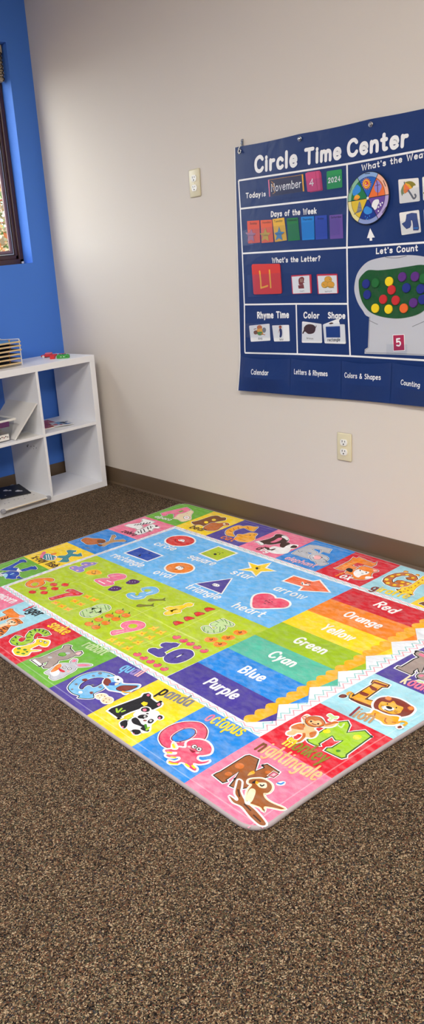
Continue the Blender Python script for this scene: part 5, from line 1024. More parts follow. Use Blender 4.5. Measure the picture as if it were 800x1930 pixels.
"thursday":{"art":[["T","Thursday",[1877.7,1312.1,1925.5,1310.1],["ink"],7.1,0.16]],"c":[1869.8,1326.0,1933.8,1322.2,1934.9,1238.0,1874.5,1240.0]},
"friday":{"art":[["T","Friday",[1950.9,1307.5,1980.0,1306.5],["ink"],6.9,0.16]],"c":[1937.9,1321.8,1994.5,1319.6,1997.3,1234.7,1940.3,1236.5]},
"saturday":{"art":[["T","Saturday",[2013.7,1304.9,2060.6,1303.9],["ink"],6.8,0.16]],"c":[2006.1,1317.4,2065.7,1314.8,2069.0,1230.5,2009.0,1232.7]},
"star1":{"art":[["T","Yesterday",[1583.2,1282.1,1624.7,1279.5],["ink"],4.9,0.16]],"c":[1571.1,1296.4,1595.1,1292.0,1605.6,1307.4,1612.7,1291.5,1631.5,1287.6,1615.1,1278.2,1620.3,1255.9,1601.7,1266.2,1578.6,1258.2,1587.9,1279.5]},
"star2":{"art":[["T","Today",[1666.7,1273.7,1697.5,1273.1],["ink"],5.9,0.16]],"c":[1650.2,1285.9,1673.5,1284.9,1685.1,1303.1,1691.9,1285.4,1713.1,1282.4,1697.5,1272.0,1701.1,1251.3,1681.6,1261.6,1661.1,1253.6,1669.8,1273.4]},
"star3":{"art":[["T","Tomorrow",[1739.8,1272.5,1782.6,1271.8],["ink"],4.7,0.16]],"c":[1732.6,1279.5,1750.6,1282.1,1758.8,1301.3,1765.4,1281.8,1785.8,1278.9,1769.3,1268.8,1774.4,1248.4,1757.1,1258.3,1737.4,1250.5,1745.6,1267.8]},
"letter":{"art":[["L","gold",0,8,[1646.0,1136.4,1650.1,1096.8,1650.2,1070.0]],["L","gold",0,7,[1650.2,1070.0,1671.5,1073.5,1688.1,1077.1]],["L","gold",0,8,[1701.2,1137.6,1705.6,1070.0]]],"c":[1600.4,1167.8,1757.1,1160.3,1764.1,1042.7,1605.9,1044.5]},
"lion_c":{"art":[["S","white",0,"",0,0,[1818.5,1106.7,1907.9,1107.3,1911.8,1041.0,1823.4,1040.8]],["S","redbrown",1,"",0,0,[1853.9,1095.4,1863.6,1102.5,1875.8,1102.9,1882.3,1095.6,1879.4,1084.1,1884.7,1081.4,1875.2,1078.7,1877.8,1074.1,1857.4,1073.4,1853.6,1082.7]],["S","redbrown",0,"",0,0,[1850.5,1071.6,1879.1,1073.5,1881.4,1059.2,1852.9,1059.3]],["L","cream",1,2,[1863.5,1096.4,1864.5,1084.2]],["L","cream",1,2,[1871.6,1096.1,1871.3,1084.0]],["T","lion",[1859.4,1045.8,1881.1,1047.1],["grey2"],6.6,0.16]],"c":[1814.5,1112.0,1917.3,1110.8,1918.4,1038.8,1819.1,1038.9]},
"lemon_c":{"art":[["S","white",0,"",0,0,[1948.5,1103.3,2039.4,1100.8,2041.4,1035.8,1953.8,1036.6]],["S","gold",1,"olive",1,0,[2016.3,1086.4,2014.6,1081.4,2009.9,1077.5,2003.0,1075.6,1995.4,1075.9,1988.6,1078.5,1983.9,1082.8,1982.3,1088.0,1984.0,1093.0,1988.8,1096.8,1995.7,1098.7,2003.3,1098.4,2010.1,1095.8,2014.7,1091.5]],["S","gold",1,"olive",1,0,[2000.4,1068.5,1998.7,1063.5,1994.1,1059.6,1987.4,1057.6,1980.1,1057.8,1973.4,1060.4,1968.8,1064.7,1967.3,1069.9,1969.0,1075.0,1973.7,1078.9,1980.4,1080.9,1987.7,1080.5,1994.3,1078.0,1998.8,1073.7]],["S","gold",1,"olive",1,0,[2028.6,1067.4,2026.9,1062.4,2022.2,1058.5,2015.4,1056.5,2007.8,1056.8,2001.0,1059.3,1996.3,1063.6,1994.7,1068.8,1996.5,1073.8,2001.3,1077.7,2008.1,1079.7,2015.6,1079.3,2022.4,1076.8,2027.0,1072.5]],["L","olive",1,2,[1982.5,1057.5,2001.6,1061.6,2026.6,1055.8]],["S","ink",1,"",0,0,[2010.1,1087.6,2009.9,1087.0,2009.3,1086.5,2008.6,1086.3,2007.8,1086.3,2007.0,1086.6,2006.5,1087.2,2006.3,1087.8,2006.5,1088.4,2007.0,1088.9,2007.8,1089.2,2008.6,1089.1,2009.4,1088.8,2009.9,1088.3]],["L","olive",1,1.5,[1975.0,1071.6,1982.6,1066.3]],["T","lemon",[1983.5,1040.6,2016.5,1041.5],["grey2"],6.4,0.16]],"c":[1943.4,1109.5,2041.9,1106.4,2046.3,1034.6,1948.6,1034.8]},
"dog_c":{"art":[["S","orbrown",1,"",0,0,[1645.2,906.8,1643.5,902.6,1639.1,899.1,1632.8,897.2,1626.0,897.2,1619.9,899.1,1615.8,902.5,1614.5,906.7,1616.2,911.0,1620.7,914.4,1627.0,916.3,1633.8,916.3,1639.8,914.4,1643.9,911.0]],["S","gold",1,"",0,0,[1612.2,896.9,1645.0,901.9,1648.0,877.5,1618.0,876.0]],["S","brown",1,"",0,0,[1618.5,885.8,1617.1,882.1,1613.6,879.0,1608.7,877.3,1603.3,877.3,1598.5,878.9,1595.3,881.9,1594.3,885.7,1595.7,889.4,1599.2,892.5,1604.2,894.2,1609.6,894.2,1614.3,892.6,1617.5,889.6]],["S","grey",1,"",0,0,[1667.4,895.9,1666.1,891.2,1662.9,887.3,1658.4,885.2,1653.5,885.1,1649.2,887.2,1646.4,891.0,1645.5,895.8,1646.8,900.6,1650.1,904.4,1654.6,906.6,1659.5,906.6,1663.7,904.5,1666.6,900.7]],["S","green2",1,"",0,0,[1616.8,886.4,1644.3,888.5,1639.4,874.9,1622.2,874.8]],["L","brown",1,3,[1596.8,899.3,1610.8,901.8]],["L","orbrown",1,3,[1635.4,880.4,1660.6,876.4]],["T","dog",[1620.4,856.2,1642.8,857.7],["ink"],8.7,0.16]],"c":[1567.9,914.1,1687.8,922.6,1689.7,852.3,1574.6,845.5]},
"boy_c":{"art":[["S","orbrown",1,"",0,0,[1755.7,907.1,1754.9,904.7,1752.8,902.9,1749.9,901.8,1746.6,901.8,1743.8,902.8,1741.8,904.7,1741.2,907.0,1742.0,909.3,1744.1,911.2,1747.0,912.2,1750.3,912.3,1753.1,911.2,1755.1,909.4]],["S","redbrown",1,"",0,0,[1739.7,910.6,1748.8,915.4,1757.4,910.6,1752.5,908.2,1744.5,908.2]],["S","navy",1,"",0,0,[1742.6,901.1,1755.5,901.1,1757.9,881.5,1752.6,867.7,1742.9,867.6,1745.2,884.4]],["L","orbrown",1,2,[1742.5,898.7,1738.8,887.3]],["T","boy",[1744.0,854.4,1763.4,855.9],["ink"],8.4,0.16]],"c":[1702.4,915.3,1795.8,917.7,1798.3,851.6,1711.1,849.0]},
"brown_c":{"art":[["S","dkbrown",1,"",0,0,[1877.1,908.5,1892.3,918.8,1914.6,919.9,1932.1,913.1,1934.8,899.5,1925.0,885.8,1898.9,882.1,1881.1,891.2,1871.9,882.5,1867.4,885.3,1875.3,898.1]],["L","dkbrown",1,3,[1932.8,908.6,1928.9,896.1,1939.5,914.2]],["T","brown",[1889.5,862.4,1922.3,860.6],["ink"],6.9,0.16]],"c":[1867.1,931.5,1964.2,921.0,1966.0,847.5,1863.3,846.9]},
"shape_b":{"art":[["S","dkbrown",1,"",0,0,[1999.9,922.0,2009.8,926.5,2019.5,925.3,2020.9,922.0,2008.3,919.8]]],"c":[1969.9,918.7,2043.2,940.6,2052.7,919.8,1979.6,891.8]},
"shape_a":{"art":[["S","cbl",0,"",0,0,[1987.0,910.9,2055.4,913.2,2056.5,870.2,1989.3,869.4]],["T","rectangle",[1996.2,854.9,2055.1,856.9],["ink"],11.3,0.18]],"c":[1972.8,918.7,2075.9,919.7,2081.1,846.3,1980.4,846.7]},
"umbrella_c":{"art":[["S","greeng",1,"",0,0,[2309.7,1359.0,2311.0,1367.6,2315.4,1375.7,2320.6,1381.3,2322.3,1373.6,2319.6,1358.9,2322.9,1350.4,2317.5,1351.7,2314.6,1345.2]],["S","orange",1,"",0,0,[2320.6,1381.3,2323.6,1383.4,2326.9,1373.0,2334.7,1360.7,2328.9,1352.7,2322.8,1353.5,2319.5,1362.7]],["S","coral",1,"",0,0,[2323.6,1382.1,2331.2,1379.8,2342.0,1370.9,2345.2,1365.6,2337.8,1359.1,2333.4,1354.7,2327.0,1366.7]],["S","gold",1,"",0,0,[2323.6,1384.6,2337.2,1381.5,2352.6,1368.3,2345.2,1363.7,2337.5,1371.5]],["S","olive",1,"",0,0,[2324.3,1386.4,2340.1,1388.5,2355.1,1384.0,2365.8,1373.3,2356.9,1371.4,2352.6,1365.8,2341.8,1378.4]],["L","grey2",1,4,[2322.0,1387.9,2323.6,1382.1]],["L","grey2",1,6,[2338.5,1359.6,2350.2,1343.8,2358.0,1332.9,2364.0,1333.4,2366.8,1339.2,2363.7,1343.9]]],"c":[2298.0,1399.4,2374.8,1394.1,2382.1,1321.2,2305.1,1322.3]},
"pants_c":{"art":[["S","jean",0,"navy",1.2,0,[2333.6,1283.6,2351.8,1286.6,2371.3,1283.2,2374.9,1262.1,2380.9,1236.3,2378.8,1230.8,2360.8,1231.9,2358.7,1253.7,2355.4,1264.2,2349.3,1266.0,2350.5,1249.4,2346.9,1242.1,2334.7,1238.8,2325.3,1246.8,2316.6,1256.6,2329.6,1261.7,2332.4,1272.9]],["L","bluecell",1,3,[2362.1,1238.1,2377.2,1237.3]]],"c":[2304.2,1293.1,2379.2,1294.2,2389.2,1222.3,2315.1,1219.4]},
"hat_c":{"art":[["S","olive",1,"",0,0,[2401.6,1353.2,2418.0,1377.7,2439.4,1374.7,2451.7,1349.0,2460.4,1340.7,2397.6,1341.5]]],"c":[2388.3,1394.5,2459.9,1389.6,2466.8,1320.6,2393.8,1321.7]},
"coat_c":{"art":[["S","red2",1,"",0,0,[2415.3,1245.5,2418.6,1276.2,2443.0,1277.2,2454.1,1247.8,2456.0,1234.1,2415.7,1234.3]]],"c":[2396.9,1293.5,2469.2,1293.8,2479.1,1222.0,2402.8,1222.9]},
"five":{"art":[["S","white",0,"",0,0,[2286.0,882.5,2333.9,885.0,2337.7,826.3,2290.4,823.0]],["S","crim",0,"",0,0,[2288.5,880.4,2331.9,882.9,2335.6,829.1,2292.0,825.9]],["T","5",[2303.2,842.5,2320.3,844.9],["white"],25.4,0.22]],"c":[2286.0,882.5,2333.9,885.0,2337.7,826.3,2290.4,823.0]},
"five_back":{"art":[],"c":[2275.3,876.0,2285.1,881.8,2291.2,823.0,2278.8,822.6]}}

# ------------------------------------------------------------------ room
RX, RY, CH = 8.0, -7.0, 2.95
def st(name, bm, mat, parent=None):
    return tag(put(name, bm, mat, parent), kind='structure')
st('floor', box((-.25, RY-.2, -.1), (RX+.2, .2, 0)), M['carpet'])
st('ceiling', box((-.25, RY-.2, CH), (RX+.2, .2, CH+.1)), M['ceil'])
st('wall_back', box((-.25, 0, 0), (RX+.2, .2, CH)), M['cream'])
st('wall_right', box((RX, RY, 0), (RX+.2, 0, CH)), M['cream'])
st('wall_front', box((-.25, RY-.2, 0), (RX+.2, RY, CH)), M['cream'])
WY0, WY1, WZ0, WZ1 = -1.62, -.142, 1.2845, 2.4
bm = bmesh.new()
for lo, hi in (((-.25, RY, 0), (0, 0, WZ0)), ((-.25, RY, WZ1), (0, 0, CH)), ((-.25, RY, WZ0), (0, WY0, WZ1)), ((-.25, WY1, WZ0), (0, 0, WZ1))): bx(bm, lo, hi)
st('wall_left', bm, M['blue'])
def baseb(name, lo, hi, ax):
    bm = bmesh.new()
    if ax == 'x':
        prof = [(0, 0), (-.011, 0), (-.006, .01), (-.004, .085), (-.003, .095), (0, .0955)]
        L0, L1 = lo, hi; mk = lambda l, a, z: (l, a, z)
    else:
        prof = [(0, 0), (.011, 0), (.006, .01), (.004, .085), (.003, .095), (0, .0955)]
        L0, L1 = lo, hi; mk = lambda l, a, z: (a, l, z)
    r = [[bm.verts.new(mk(l, a, z)) for a, z in prof] for l in (L0, L1)]
    for i in range(len(prof)-1): bm.faces.new((r[0][i], r[1][i], r[1][i+1], r[0][i+1]))
    bm.faces.new(r[0]); bm.faces.new(r[1]); bmesh.ops.recalc_face_normals(bm, faces=bm.faces)
    return st(name, bm, M['base'])
baseb('baseboard_back', .0, RX, 'x'); baseb('baseboard_left', RY, -.012, 'y')

# window in the blue wall
win = thing('window_1', None, None, (-.1, (WY0+WY1)/2, WZ0), kind='structure')
wl = Vector(win.location)
def wput(name, bm, mat, parent=None):
    me = bpy.data.meshes.new(name); bm.to_mesh(me); bm.free(); me.transform(Matrix.Translation(-wl))
    return tag(put(name, me, mat, parent or win), kind='structure')
fy0, fy1, fz0, fz1 = WY0, WY1, WZ0, WZ1
bm = bmesh.new(); fw = .027
for lo, hi in (((-.15, fy1-fw, fz0), (-.1, fy1, fz1)), ((-.15, fy0, fz0), (-.1, fy0+fw, fz1)), ((-.15, fy0, fz0), (-.1, fy1, fz0+.03)), ((-.15, fy0, fz1-fw), (-.1, fy1, fz1))): bx(bm, lo, hi, .004)
wput('window_frame', bm, M['bronze'])
ym = (fy0+fy1)/2
for a, b in ((ym, fy1-fw), (fy0+fw, ym)):
    bm = bmesh.new(); z0, z1 = fz0+.03, fz1-fw; sw = .017
    for lo, hi in (((-.142, b-sw, z0), (-.112, b, z1)), ((-.142, a, z0), (-.112, a+sw, z1)), ((-.142, a, z0), (-.112, b, z0+.022)), ((-.142, a, z1-sw), (-.112, b, z1))): bx(bm, lo, hi, .003)
    sash = wput('window_sash', bm, M['bronze'])
    for nm, w0, w1, mt in (('gasket', 0, .004, 'gasket'), ('spacer', .004, .009, 'spacer'), ('inner_gasket', .009, .013, 'gasket'), ('sash_reflection', .013, .027, 'refl')):  # innermost mauve strip is the inner sash's reflection, put in as a solid strip
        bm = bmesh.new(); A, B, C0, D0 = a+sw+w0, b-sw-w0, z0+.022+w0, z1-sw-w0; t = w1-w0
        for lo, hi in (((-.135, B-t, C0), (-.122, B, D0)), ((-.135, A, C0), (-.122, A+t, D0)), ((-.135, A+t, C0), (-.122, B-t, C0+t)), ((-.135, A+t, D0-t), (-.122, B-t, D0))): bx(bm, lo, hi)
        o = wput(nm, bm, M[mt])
    wput('window_pane', box((-.130, a+sw+.004, z0+.024), (-.127, b-sw-.004, z1-sw-.004)), M['glass'])
o = wput('latch_pin', box((-.098, fy1-.02, fz0+.002), (-.085, fy1-.008, fz0+.014), .002), M['whitep'])
# raised blind under the window head
bl = thing('window_blind', 'raised tan window blind bunched under the head of the window in the blue wall', 'blind', (-.055, (WY0+WY1)/2, WZ1))
bl0 = Vector(bl.location)
def rel(o_loc, bm):
    bmesh.ops.translate(bm, vec=-Vector(o_loc), verts=bm.verts); return bm
put('head_rail', rel(bl0, box((-.085, WY0+.008, WZ1-.045), (-.03, WY1-.012, WZ1-.004), .004)), M['blind'], bl)
for k in range(9):
    put('pleat', rel(bl0, box((-.08+.004*(k % 2), WY0+.012, WZ1-.056-.0125*k), (-.034+.004*(k % 2), WY1-.016, WZ1-.047-.0125*k), .003)), M['blind'], bl)
put('bottom_rail', rel(bl0, box((-.08, WY0+.012, WZ1-.178), (-.034, WY1-.016, WZ1-.158), .004)), M['blind'], bl)
bm = bmesh.new()
for k in range(7):
    tube(bm, [(-.028, WY1-.03, WZ1-.04-.02*k), (-.02, WY1-.024, WZ1-.05-.02*k), (-.028, WY1-.03, WZ1-.06-.02*k)], .0025, 6)
put('cord', rel(bl0, bm), M['cord'], bl)

# outside
bm = bmesh.new(); N = 14
gv = [[bm.verts.new((-.25-.9*i, -9+1.3*j, .2+.16*i+.12*math.sin(j*1.3+i))) for j in range(16)] for i in range(N)]
for i in range(N-1):
    for j in range(15): bm.faces.new((gv[i][j], gv[i+1][j], gv[i+1][j+1], gv[i][j+1]))
bmesh.ops.recalc_face_normals(bm, faces=bm.faces)
st('ground_outside', bm, M['litter'])
LEAF = {'g': ['6f9a4a', '8fb46a', '557a38', 'a9c48a'], 'o': ['c8743a', 'd99a4a', 'b4562e', 'e0b878'], 'p': ['b9a98c', 'd6c9ae', '9a8a66', 'c4b890']}
def tree(x, y, h, r, n, pal, label):
    z0 = .2+.16*(-.25-x)/.9
    t = thing('tree', label, 'tree', (x, y, z0-.1), group='trees and bushes outside the window')
    bm = bmesh.new(); cyl(bm, (0, 0, 0), (.05, 0, h*.8), .07, 9, .03)
    for k in range(7):
        a = k*2.4; z = h*(.3+.07*k); cyl(bm, (0, 0, z), (math.cos(a)*r*.7, math.sin(a)*r*.7, z+r*.5), .022, 6, .008)
    put('trunk', bm, M['bark'], t)
    P = Print(None)
    for k in range(n):
        u = Vector((random.gauss(0, 1), random.gauss(0, 1), random.gauss(0, 1))).normalized()*random.random()**.4*r
        c = Vector((u.x, u.y, h*.62+u.z*h*.45/r*.9)); s = random.uniform(.02, .042)
        a = Vector((random.gauss(0, 1), random.gauss(0, 1), random.gauss(0, 1))).normalized(); b = a.cross(Vector((random.gauss(0, 1), random.gauss(0, 1), 1))).normalized()
        i = len(P.v); P.v += [tuple(c-a*s), tuple(c+b*s*.5-a*s*.1), tuple(c+a*s), tuple(c-b*s*.5-a*s*.1)]; P.f.append([i, i+1, i+2, i+3]); P.c.append(lin(random.choice(LEAF[pal] if random.random() < .6 else LEAF['p'])))
    tag(put('foliage', P.mesh('foliage'), M['leaf'], t), kind='stuff')
tree(-3.1, 1.75, 2.6, .75, 8000, 'g', 'green leafy bush outside behind the window pane')
tree(-2.2, .35, 2.2, .5, 7500, 'o', 'orange autumn bush outside, low behind the window pane')
tree(-5.6, 3.0, 4.6, 1.9, 9000, 'p', 'pale dry tree outside, tallest behind the window pane')
tree(-4.4, -1.4, 3.2, 1.0, 1800, 'g', 'green tree outside beyond the left part of the window')

# ceiling lights
LT = [(2.5, -2.5), (2.5, -4.9), (5.4, -2.3), (5.4, -4.7)]
for i, (x, y) in enumerate(LT):
    t = thing('ceiling_light', 'long white ceiling light panel overhead', 'light', (x, y, CH), group='ceiling lights')
    bm = bmesh.new()
    for lo, hi in (((-.62, -.32, -.03), (.62, -.29, 0)), ((-.62, .29, -.03), (.62, .32, 0)), ((-.62, -.29, -.03), (-.59, .29, 0)), ((.59, -.29, -.03), (.62, .29, 0))): bx(bm, lo, hi, .003)
    put('frame', bm, M['whitep'], t)
    put('diffuser', box((-.59, -.29, -.012), (.59, .29, -.004)), M['lit'], t)
    l = bpy.data.lights.new('lamp', 'AREA'); l.shape = 'RECTANGLE'; l.size = 1.16; l.size_y = .56
    l.energy = LAMP_W[i]; l.color = (1, .965, .92); l.spread = math.radians(SPREAD)
    lo = bpy.data.objects.new('lamp', l); COL.objects.link(lo); lo.location = (0, 0, -.02); lo.parent = t

# ------------------------------------------------------------------ electrical outlets
def outlet(x, z, label):
    t = thing('electrical_outlet', label, 'outlet', (x, 0, z))
    bm = bmesh.new(); bx(bm, (-.035, -.0062, -.057), (.035, 0, .057), .0045, 3); smooth(put('cover_plate', bm, M['ivory'], t))
    for s in (1, -1):
        bm = bmesh.new(); g = bmesh.ops.create_cone(bm, cap_ends=True, segments=28, radius1=.0172, radius2=.0165, depth=.004)['verts']
        bmesh.ops.transform(bm, matrix=Matrix.Translation((0, -.0078, s*.0195)) @ Matrix.Rotation(PI/2, 4, 'X'), verts=g)
        for v in g: v.co.z = s*.0195+max(-.0128, min(.0128, v.co.z-s*.0195))
        f = put('receptacle', bm, M['whitep'], t)
        bm = bmesh.new()
        bx(bm, (-.0075, -.0102, s*.0195+.0005), (-.0050, -.0094, s*.0195+.009)); bx(bm, (.0050, -.0102, s*.0195+.0015), (.0075, -.0094, s*.0195+.008))
        cyl(bm, (0, -.0102, s*.0195-.0065), (0, -.0094, s*.0195-.0065), .003, 12)
        put('slots', bm, M['slot'], f)
    bm = bmesh.new(); cyl(bm, (0, -.0075, 0), (0, -.0055, 0), .0032, 14); put('screw', bm, M['ivory'], t)
outlet(1.2665, 1.5298, 'ivory electrical outlet high on the cream wall, left of the blue chart')
outlet(2.0679, .4362, 'ivory electrical outlet low on the cream wall, under the blue chart')

# ------------------------------------------------------------------ alphabet rug
RW, RH, DX, DY = 1.4576, .9487, .2365, .2707
CW, CHH = RW/7, RH/4
UC, VC = RW/2, RH/2
th = math.radians(.2269); ox, oy = 1.3165, -.2988
KA = [0.0029, -0.0242, -0.0013, 0.0553, 0.0065, -0.0182, 0.0043, -0.0003, 0.0029, -0.0046]
KB = [-0.0022, 0.0055, 0.0126, -0.0083, 0.0018, -0.0173, 0.0125, 0.0024, -0.0277, 0.0034]
def warp(u, v):
    a, b = u-.75, v-.48; i = 0; du = dv = 0
    for p in range(4):
        for q in range(4-p):
            m = a**p*b**q; du += KA[i]*m; dv += KB[i]*m; i += 1
    return u+du, v+dv
rug = thing('alphabet_rug', 'colourful alphabet, shapes, numbers and colours rug lying on the brown carpet', 'rug',
            (ox+math.cos(th)*UC+math.sin(th)*VC, oy+math.sin(th)*UC-math.cos(th)*VC, 0), th)
TOP = .012
at_rug = lambda u, v, l: (u-UC, VC-v, TOP+l)
P = Print(at_rug)
def wline(a, b, n=10): return [warp(a[0]+(b[0]-a[0])*k/n, a[1]+(b[1]-a[1])*k/n) for k in range(n)]
def wpoly(pts, n=8):
    o = []
    for a, b in zip(pts, pts[1:]+pts[:1]): o += wline(a, b, n)
    return o
us = [-DX]+[CW*k for k in range(8)]+[RW+DX]; vs = [-DY]+[CHH*k for k in range(5)]+[RH+DY]
ring = {}
top = 'cgreen yellow purple pink bluecell red lblue yellow pink'.split()
right = 'cgreen purple lblue red'.split()
bot = 'purple pink lblue red cgreen purple yellow bluecell pink'.split()
left = 'pink bluecell yellow cgreen'.split()
for k in range(9): ring[(k, 0)] = top[k]; ring[(k, 5)] = bot[k]
for k in range(4): ring[(8, k+1)] = right[k]; ring[(0, k+1)] = left[k]
CR_ = .055
def corner_pts(cu, cv, su, sv, r=CR_, n=8):
    """arc of the rounded rug corner at (cu, cv); su, sv point inwards"""
    o = []
    for k in range(n+1):
        a = PI/2*k/n; o.append((cu+su*r*(1-math.sin(a)), cv+sv*r*(1-math.cos(a))))
    return o   # starts on the v-side edge (u offset r) and ends on the u-side edge
for (i, j), c in ring.items():
    u0, u1, v0, v1 = us[i], us[i+1], vs[j], vs[j+1]
    p = [(u0, v0), (u1, v0), (u1, v1), (u0, v1)]
    if (i, j) == (0, 0): q = list(reversed(corner_pts(u0, v0, 1, 1)))+p[1:]
    elif (i, j) == (8, 0): q = [p[0]]+corner_pts(u1, v0, -1, 1)+p[2:]
    elif (i, j) == (8, 5): q = p[:2]+list(reversed(corner_pts(u1, v1, -1, -1)))+p[3:]
    elif (i, j) == (0, 5): q = p[:3]+corner_pts(u0, v1, 1, -1)
    else: q = p
    P.poly(wpoly(q, 5), RGB[c], 0)
    hem = tuple(x*.82+.18*y for x, y in zip(RGB[c], (1, 1, 1, 1)))
    if j == 0: P.ribbon(wline((u0, v0+.024), (u1, v0+.024), 6)+[warp(u1, v0+.024)], .0035, hem, False, 2)
    if j == 5: P.ribbon(wline((u0, v1-.024), (u1, v1-.024), 6)+[warp(u1, v1-.024)], .0035, hem, False, 2)
    if i == 0: P.ribbon(wline((u0+.024, v0), (u0+.024, v1), 6)+[warp(u0+.024, v1)], .0035, hem, False, 2)
    if i == 8: P.ribbon(wline((u1-.024, v0), (u1-.024, v1), 6)+[warp(u1-.024, v1)], .0035, hem, False, 2)
P.poly(wpoly([(0, 0), (RW, 0), (RW, RH), (0, RH)], 16), RGB['strip'], 1)
# chevron lines of the white inner border
def chevron(a, b, off, amp, per, col, w=.0028):
    n = max(2, int(math.hypot(b[0]-a[0], b[1]-a[1])/per*2)); d = Vector((b[0]-a[0], b[1]-a[1])); L = d.length; d /= L; nn = Vector((-d.y, d.x))
    P.ribbon([warp(a[0]+d.x*L*k/n+nn.x*(off+(amp if k % 2 else -amp)), a[1]+d.y*L*k/n+nn.y*(off+(amp if k % 2 else -amp))) for k in range(n+1)], w, col, False, 2)
for a, b in (((.01, .011), (RW-.01, .011)), ((.011, .01), (.011, RH-.01)), ((.01, RH-.011), (RW-.01, RH-.011))):
    chevron(a, b, -.004, .005, .034, RGB['pinkline']); chevron(a, b, .004, .005, .034, RGB['tealline'])
for k, c in enumerate(('pinkline', 'tealline')):
    chevron((RW-.016-.014*k, .02), (RW-.016-.014*k, RH-.02), 0, .009, .034, RGB[c], .0032)
# inner panels
P.poly([(.021, .022)]+[(.021+.1024*k, .026+.0006*k) for k in range(1, 10)]+[(1.045, .031), (1.045, .4745), (.53, .474), (.021, .476)], RGB['inner'], 3)
P.poly([(.021, .476), (.53, .474), (1.045, .4745), (1.042, .922), (.53, .926), (.021, .922)], RGB['numbers'], 3)
VB = [.032, .1575, .284, .4105, .540, .666, .795, .921]
for k, c in enumerate('redband orangeband yellowband limeband cyan blueband purpleband'.split()):
    a, b = VB[k], VB[k+1]; m = (a+b)/2; e = 1.382
    P.poly([(1.044, a), (e, a), (1.432, m), (e, b), (1.044, b)], RGB[c], 3)
    sc = [(e, a)]
    for s in range(3):
        y0, y1 = a+(b-a)*s/3, a+(b-a)*(s+1)/3; x = 1.372
        sc += [(x-.013*math.sin(PI*t/5)-.001, y0+(y1-y0)*t/5) for t in range(6)]
    P.poly(sc+[(e, b), (1.399, b-.020), (1.408, m-.028), (1.396, a+.02)], RGB['wood'], 5)
P.lay = 6
P.art(ART, .001, True)
put('pile', P.mesh('pile'), M['rug'], rug)
# body and bound edge: rounded outline swept down to the carpet
out = []
base = [corner_pts(-DX, -DY, 1, 1)[::-1], corner_pts(RW+DX, -DY, -1, 1), corner_pts(RW+DX, RH+DY, -1, -1)[::-1], corner_pts(-DX, RH+DY, 1, -1)]
seq = []
for k in range(4):
    seq += base[k]
    a, b = base[k][-1], base[(k+1) % 4][0]
    seq += [(a[0]+(b[0]-a[0])*t/24, a[1]+(b[1]-a[1])*t/24) for t in range(1, 24)]
seq = [warp(*p) for p in seq]; n = len(seq)
prof = [(-.004, TOP-.0001), (.0005, TOP+.0006), (.0025, TOP-.001), (.0036, TOP-.005), (.003, .003), (.001, .0005), (-.004, .0004)]
bm = bmesh.new(); rings = []
for i, p in enumerate(seq):
    a, b = seq[i-1], seq[(i+1) % n]; d = Vector((b[0]-a[0], b[1]-a[1])).normalized(); nn = Vector((d.y, -d.x))
    rings.append([bm.verts.new((p[0]+nn.x*o-UC, VC-(p[1]+nn.y*o), z)) for o, z in prof])
for i in range(n):
    for k in range(len(prof)-1): bm.faces.new((rings[i][k], rings[(i+1) % n][k], rings[(i+1) % n][k+1], rings[i][k+1]))
bm.faces.new([r[-1] for r in rings]); bmesh.ops.recalc_face_normals(bm, faces=bm.faces)
smooth(put('edge_binding', bm, M['bind'], rug))

# ------------------------------------------------------------------ pocket chart
CX, CZ = 2.03, 1.12
chart = thing('pocket_chart', 'large dark blue vinyl circle time pocket chart hanging on the cream wall', 'wall chart', (CX, 0, CZ))
NAVY = lin('133069')
X1 = 2.585
def sheet_y(x, z):
    y = .007+.0015*math.sin(x*9+z*4)*(1 if z < .8 else .3)
    if z < .80: y += .010*((.80-z)/.17)**1.5*(1+.6*math.sin(x*7.2+2.2))
    if x < 1.62 and z < .80: y += .006*(1.62-x)/.1*(.8-z)/.17
    return y
at_chart = lambda x, z, l: (x-CX, -(sheet_y(x, z)+l), z-CZ)
P = Print(at_chart, .00009)
def edge_l(z): return 1.5288+(z-1.6296)*.0274 if z > .63 else 1.5014
def top_z(x): return 1.6296-(x-1.5288)*.0335-.003*abs(math.sin((x-1.5554)/.3155*PI))
NX, NZ = 44, 44
grid = []
for j in range(NZ+1):
    row = []
    for i in range(NX+1):
        s = i/NX; t = j/NZ
        x = (1-s)*(1.5288-.0274*t)+s*X1; z = (1-t)*top_z(1.5288+s*(X1-1.5288))+t*(.630+.004*s)
        row.append(len(P.v)); P.v.append(at_chart(x, z, 0))
    grid.append(row)
for j in range(NZ):
    for i in range(NX): P.f.append([grid[j][i], grid[j+1][i], grid[j+1][i+1], grid[j][i+1]]); P.c.append(NAVY)
WH = RGB['white']
def fr(*pts):
    for a, b in zip(pts, pts[1:]):
        n = max(1, int(math.hypot(b[0]-a[0], b[1]-a[1])/.03))
        P.ribbon([(a[0]+(b[0]-a[0])*k/n, a[1]+(b[1]-a[1])*k/n) for k in range(n+1)], .0068, WH, False, 9)
TL, TR, DV = (1.5417, 1.502), (2.545, 1.4735), (2.0866, 1.4804)
fr(TL, DV, TR); fr(TL, (1.5447, 1.3924), (1.5455, 1.2145), (1.5444, 1.0037), (1.5348, .7962)); fr(DV, (2.0888, 1.371), (2.0852, 1.1967), (2.0886, .9949), (2.0998, .8002))
fr((1.5447, 1.3924), (2.0888, 1.371)); fr((1.5455, 1.2145), (2.0852, 1.1967), (2.4024, 1.1888), (2.545, 1.185)); fr((1.5444, 1.0037), (1.8367, 1.0004), (2.0886, .9949)); fr((1.8367, 1.0004), (1.8374, .8016))
fr((1.5348, .7962), (1.8374, .8), (2.0998, .8002), (2.4124, .7953), (2.545, .794)); fr(TR, (2.545, .794))
P.lay = 10
LOWT = ('Calendar', 'Letters & Rhymes', 'Colors & Shapes', 'Counting')
P.art([a for a in PART['chart']['art'] if not (a[0] == 'T' and a[1] in LOWT)])
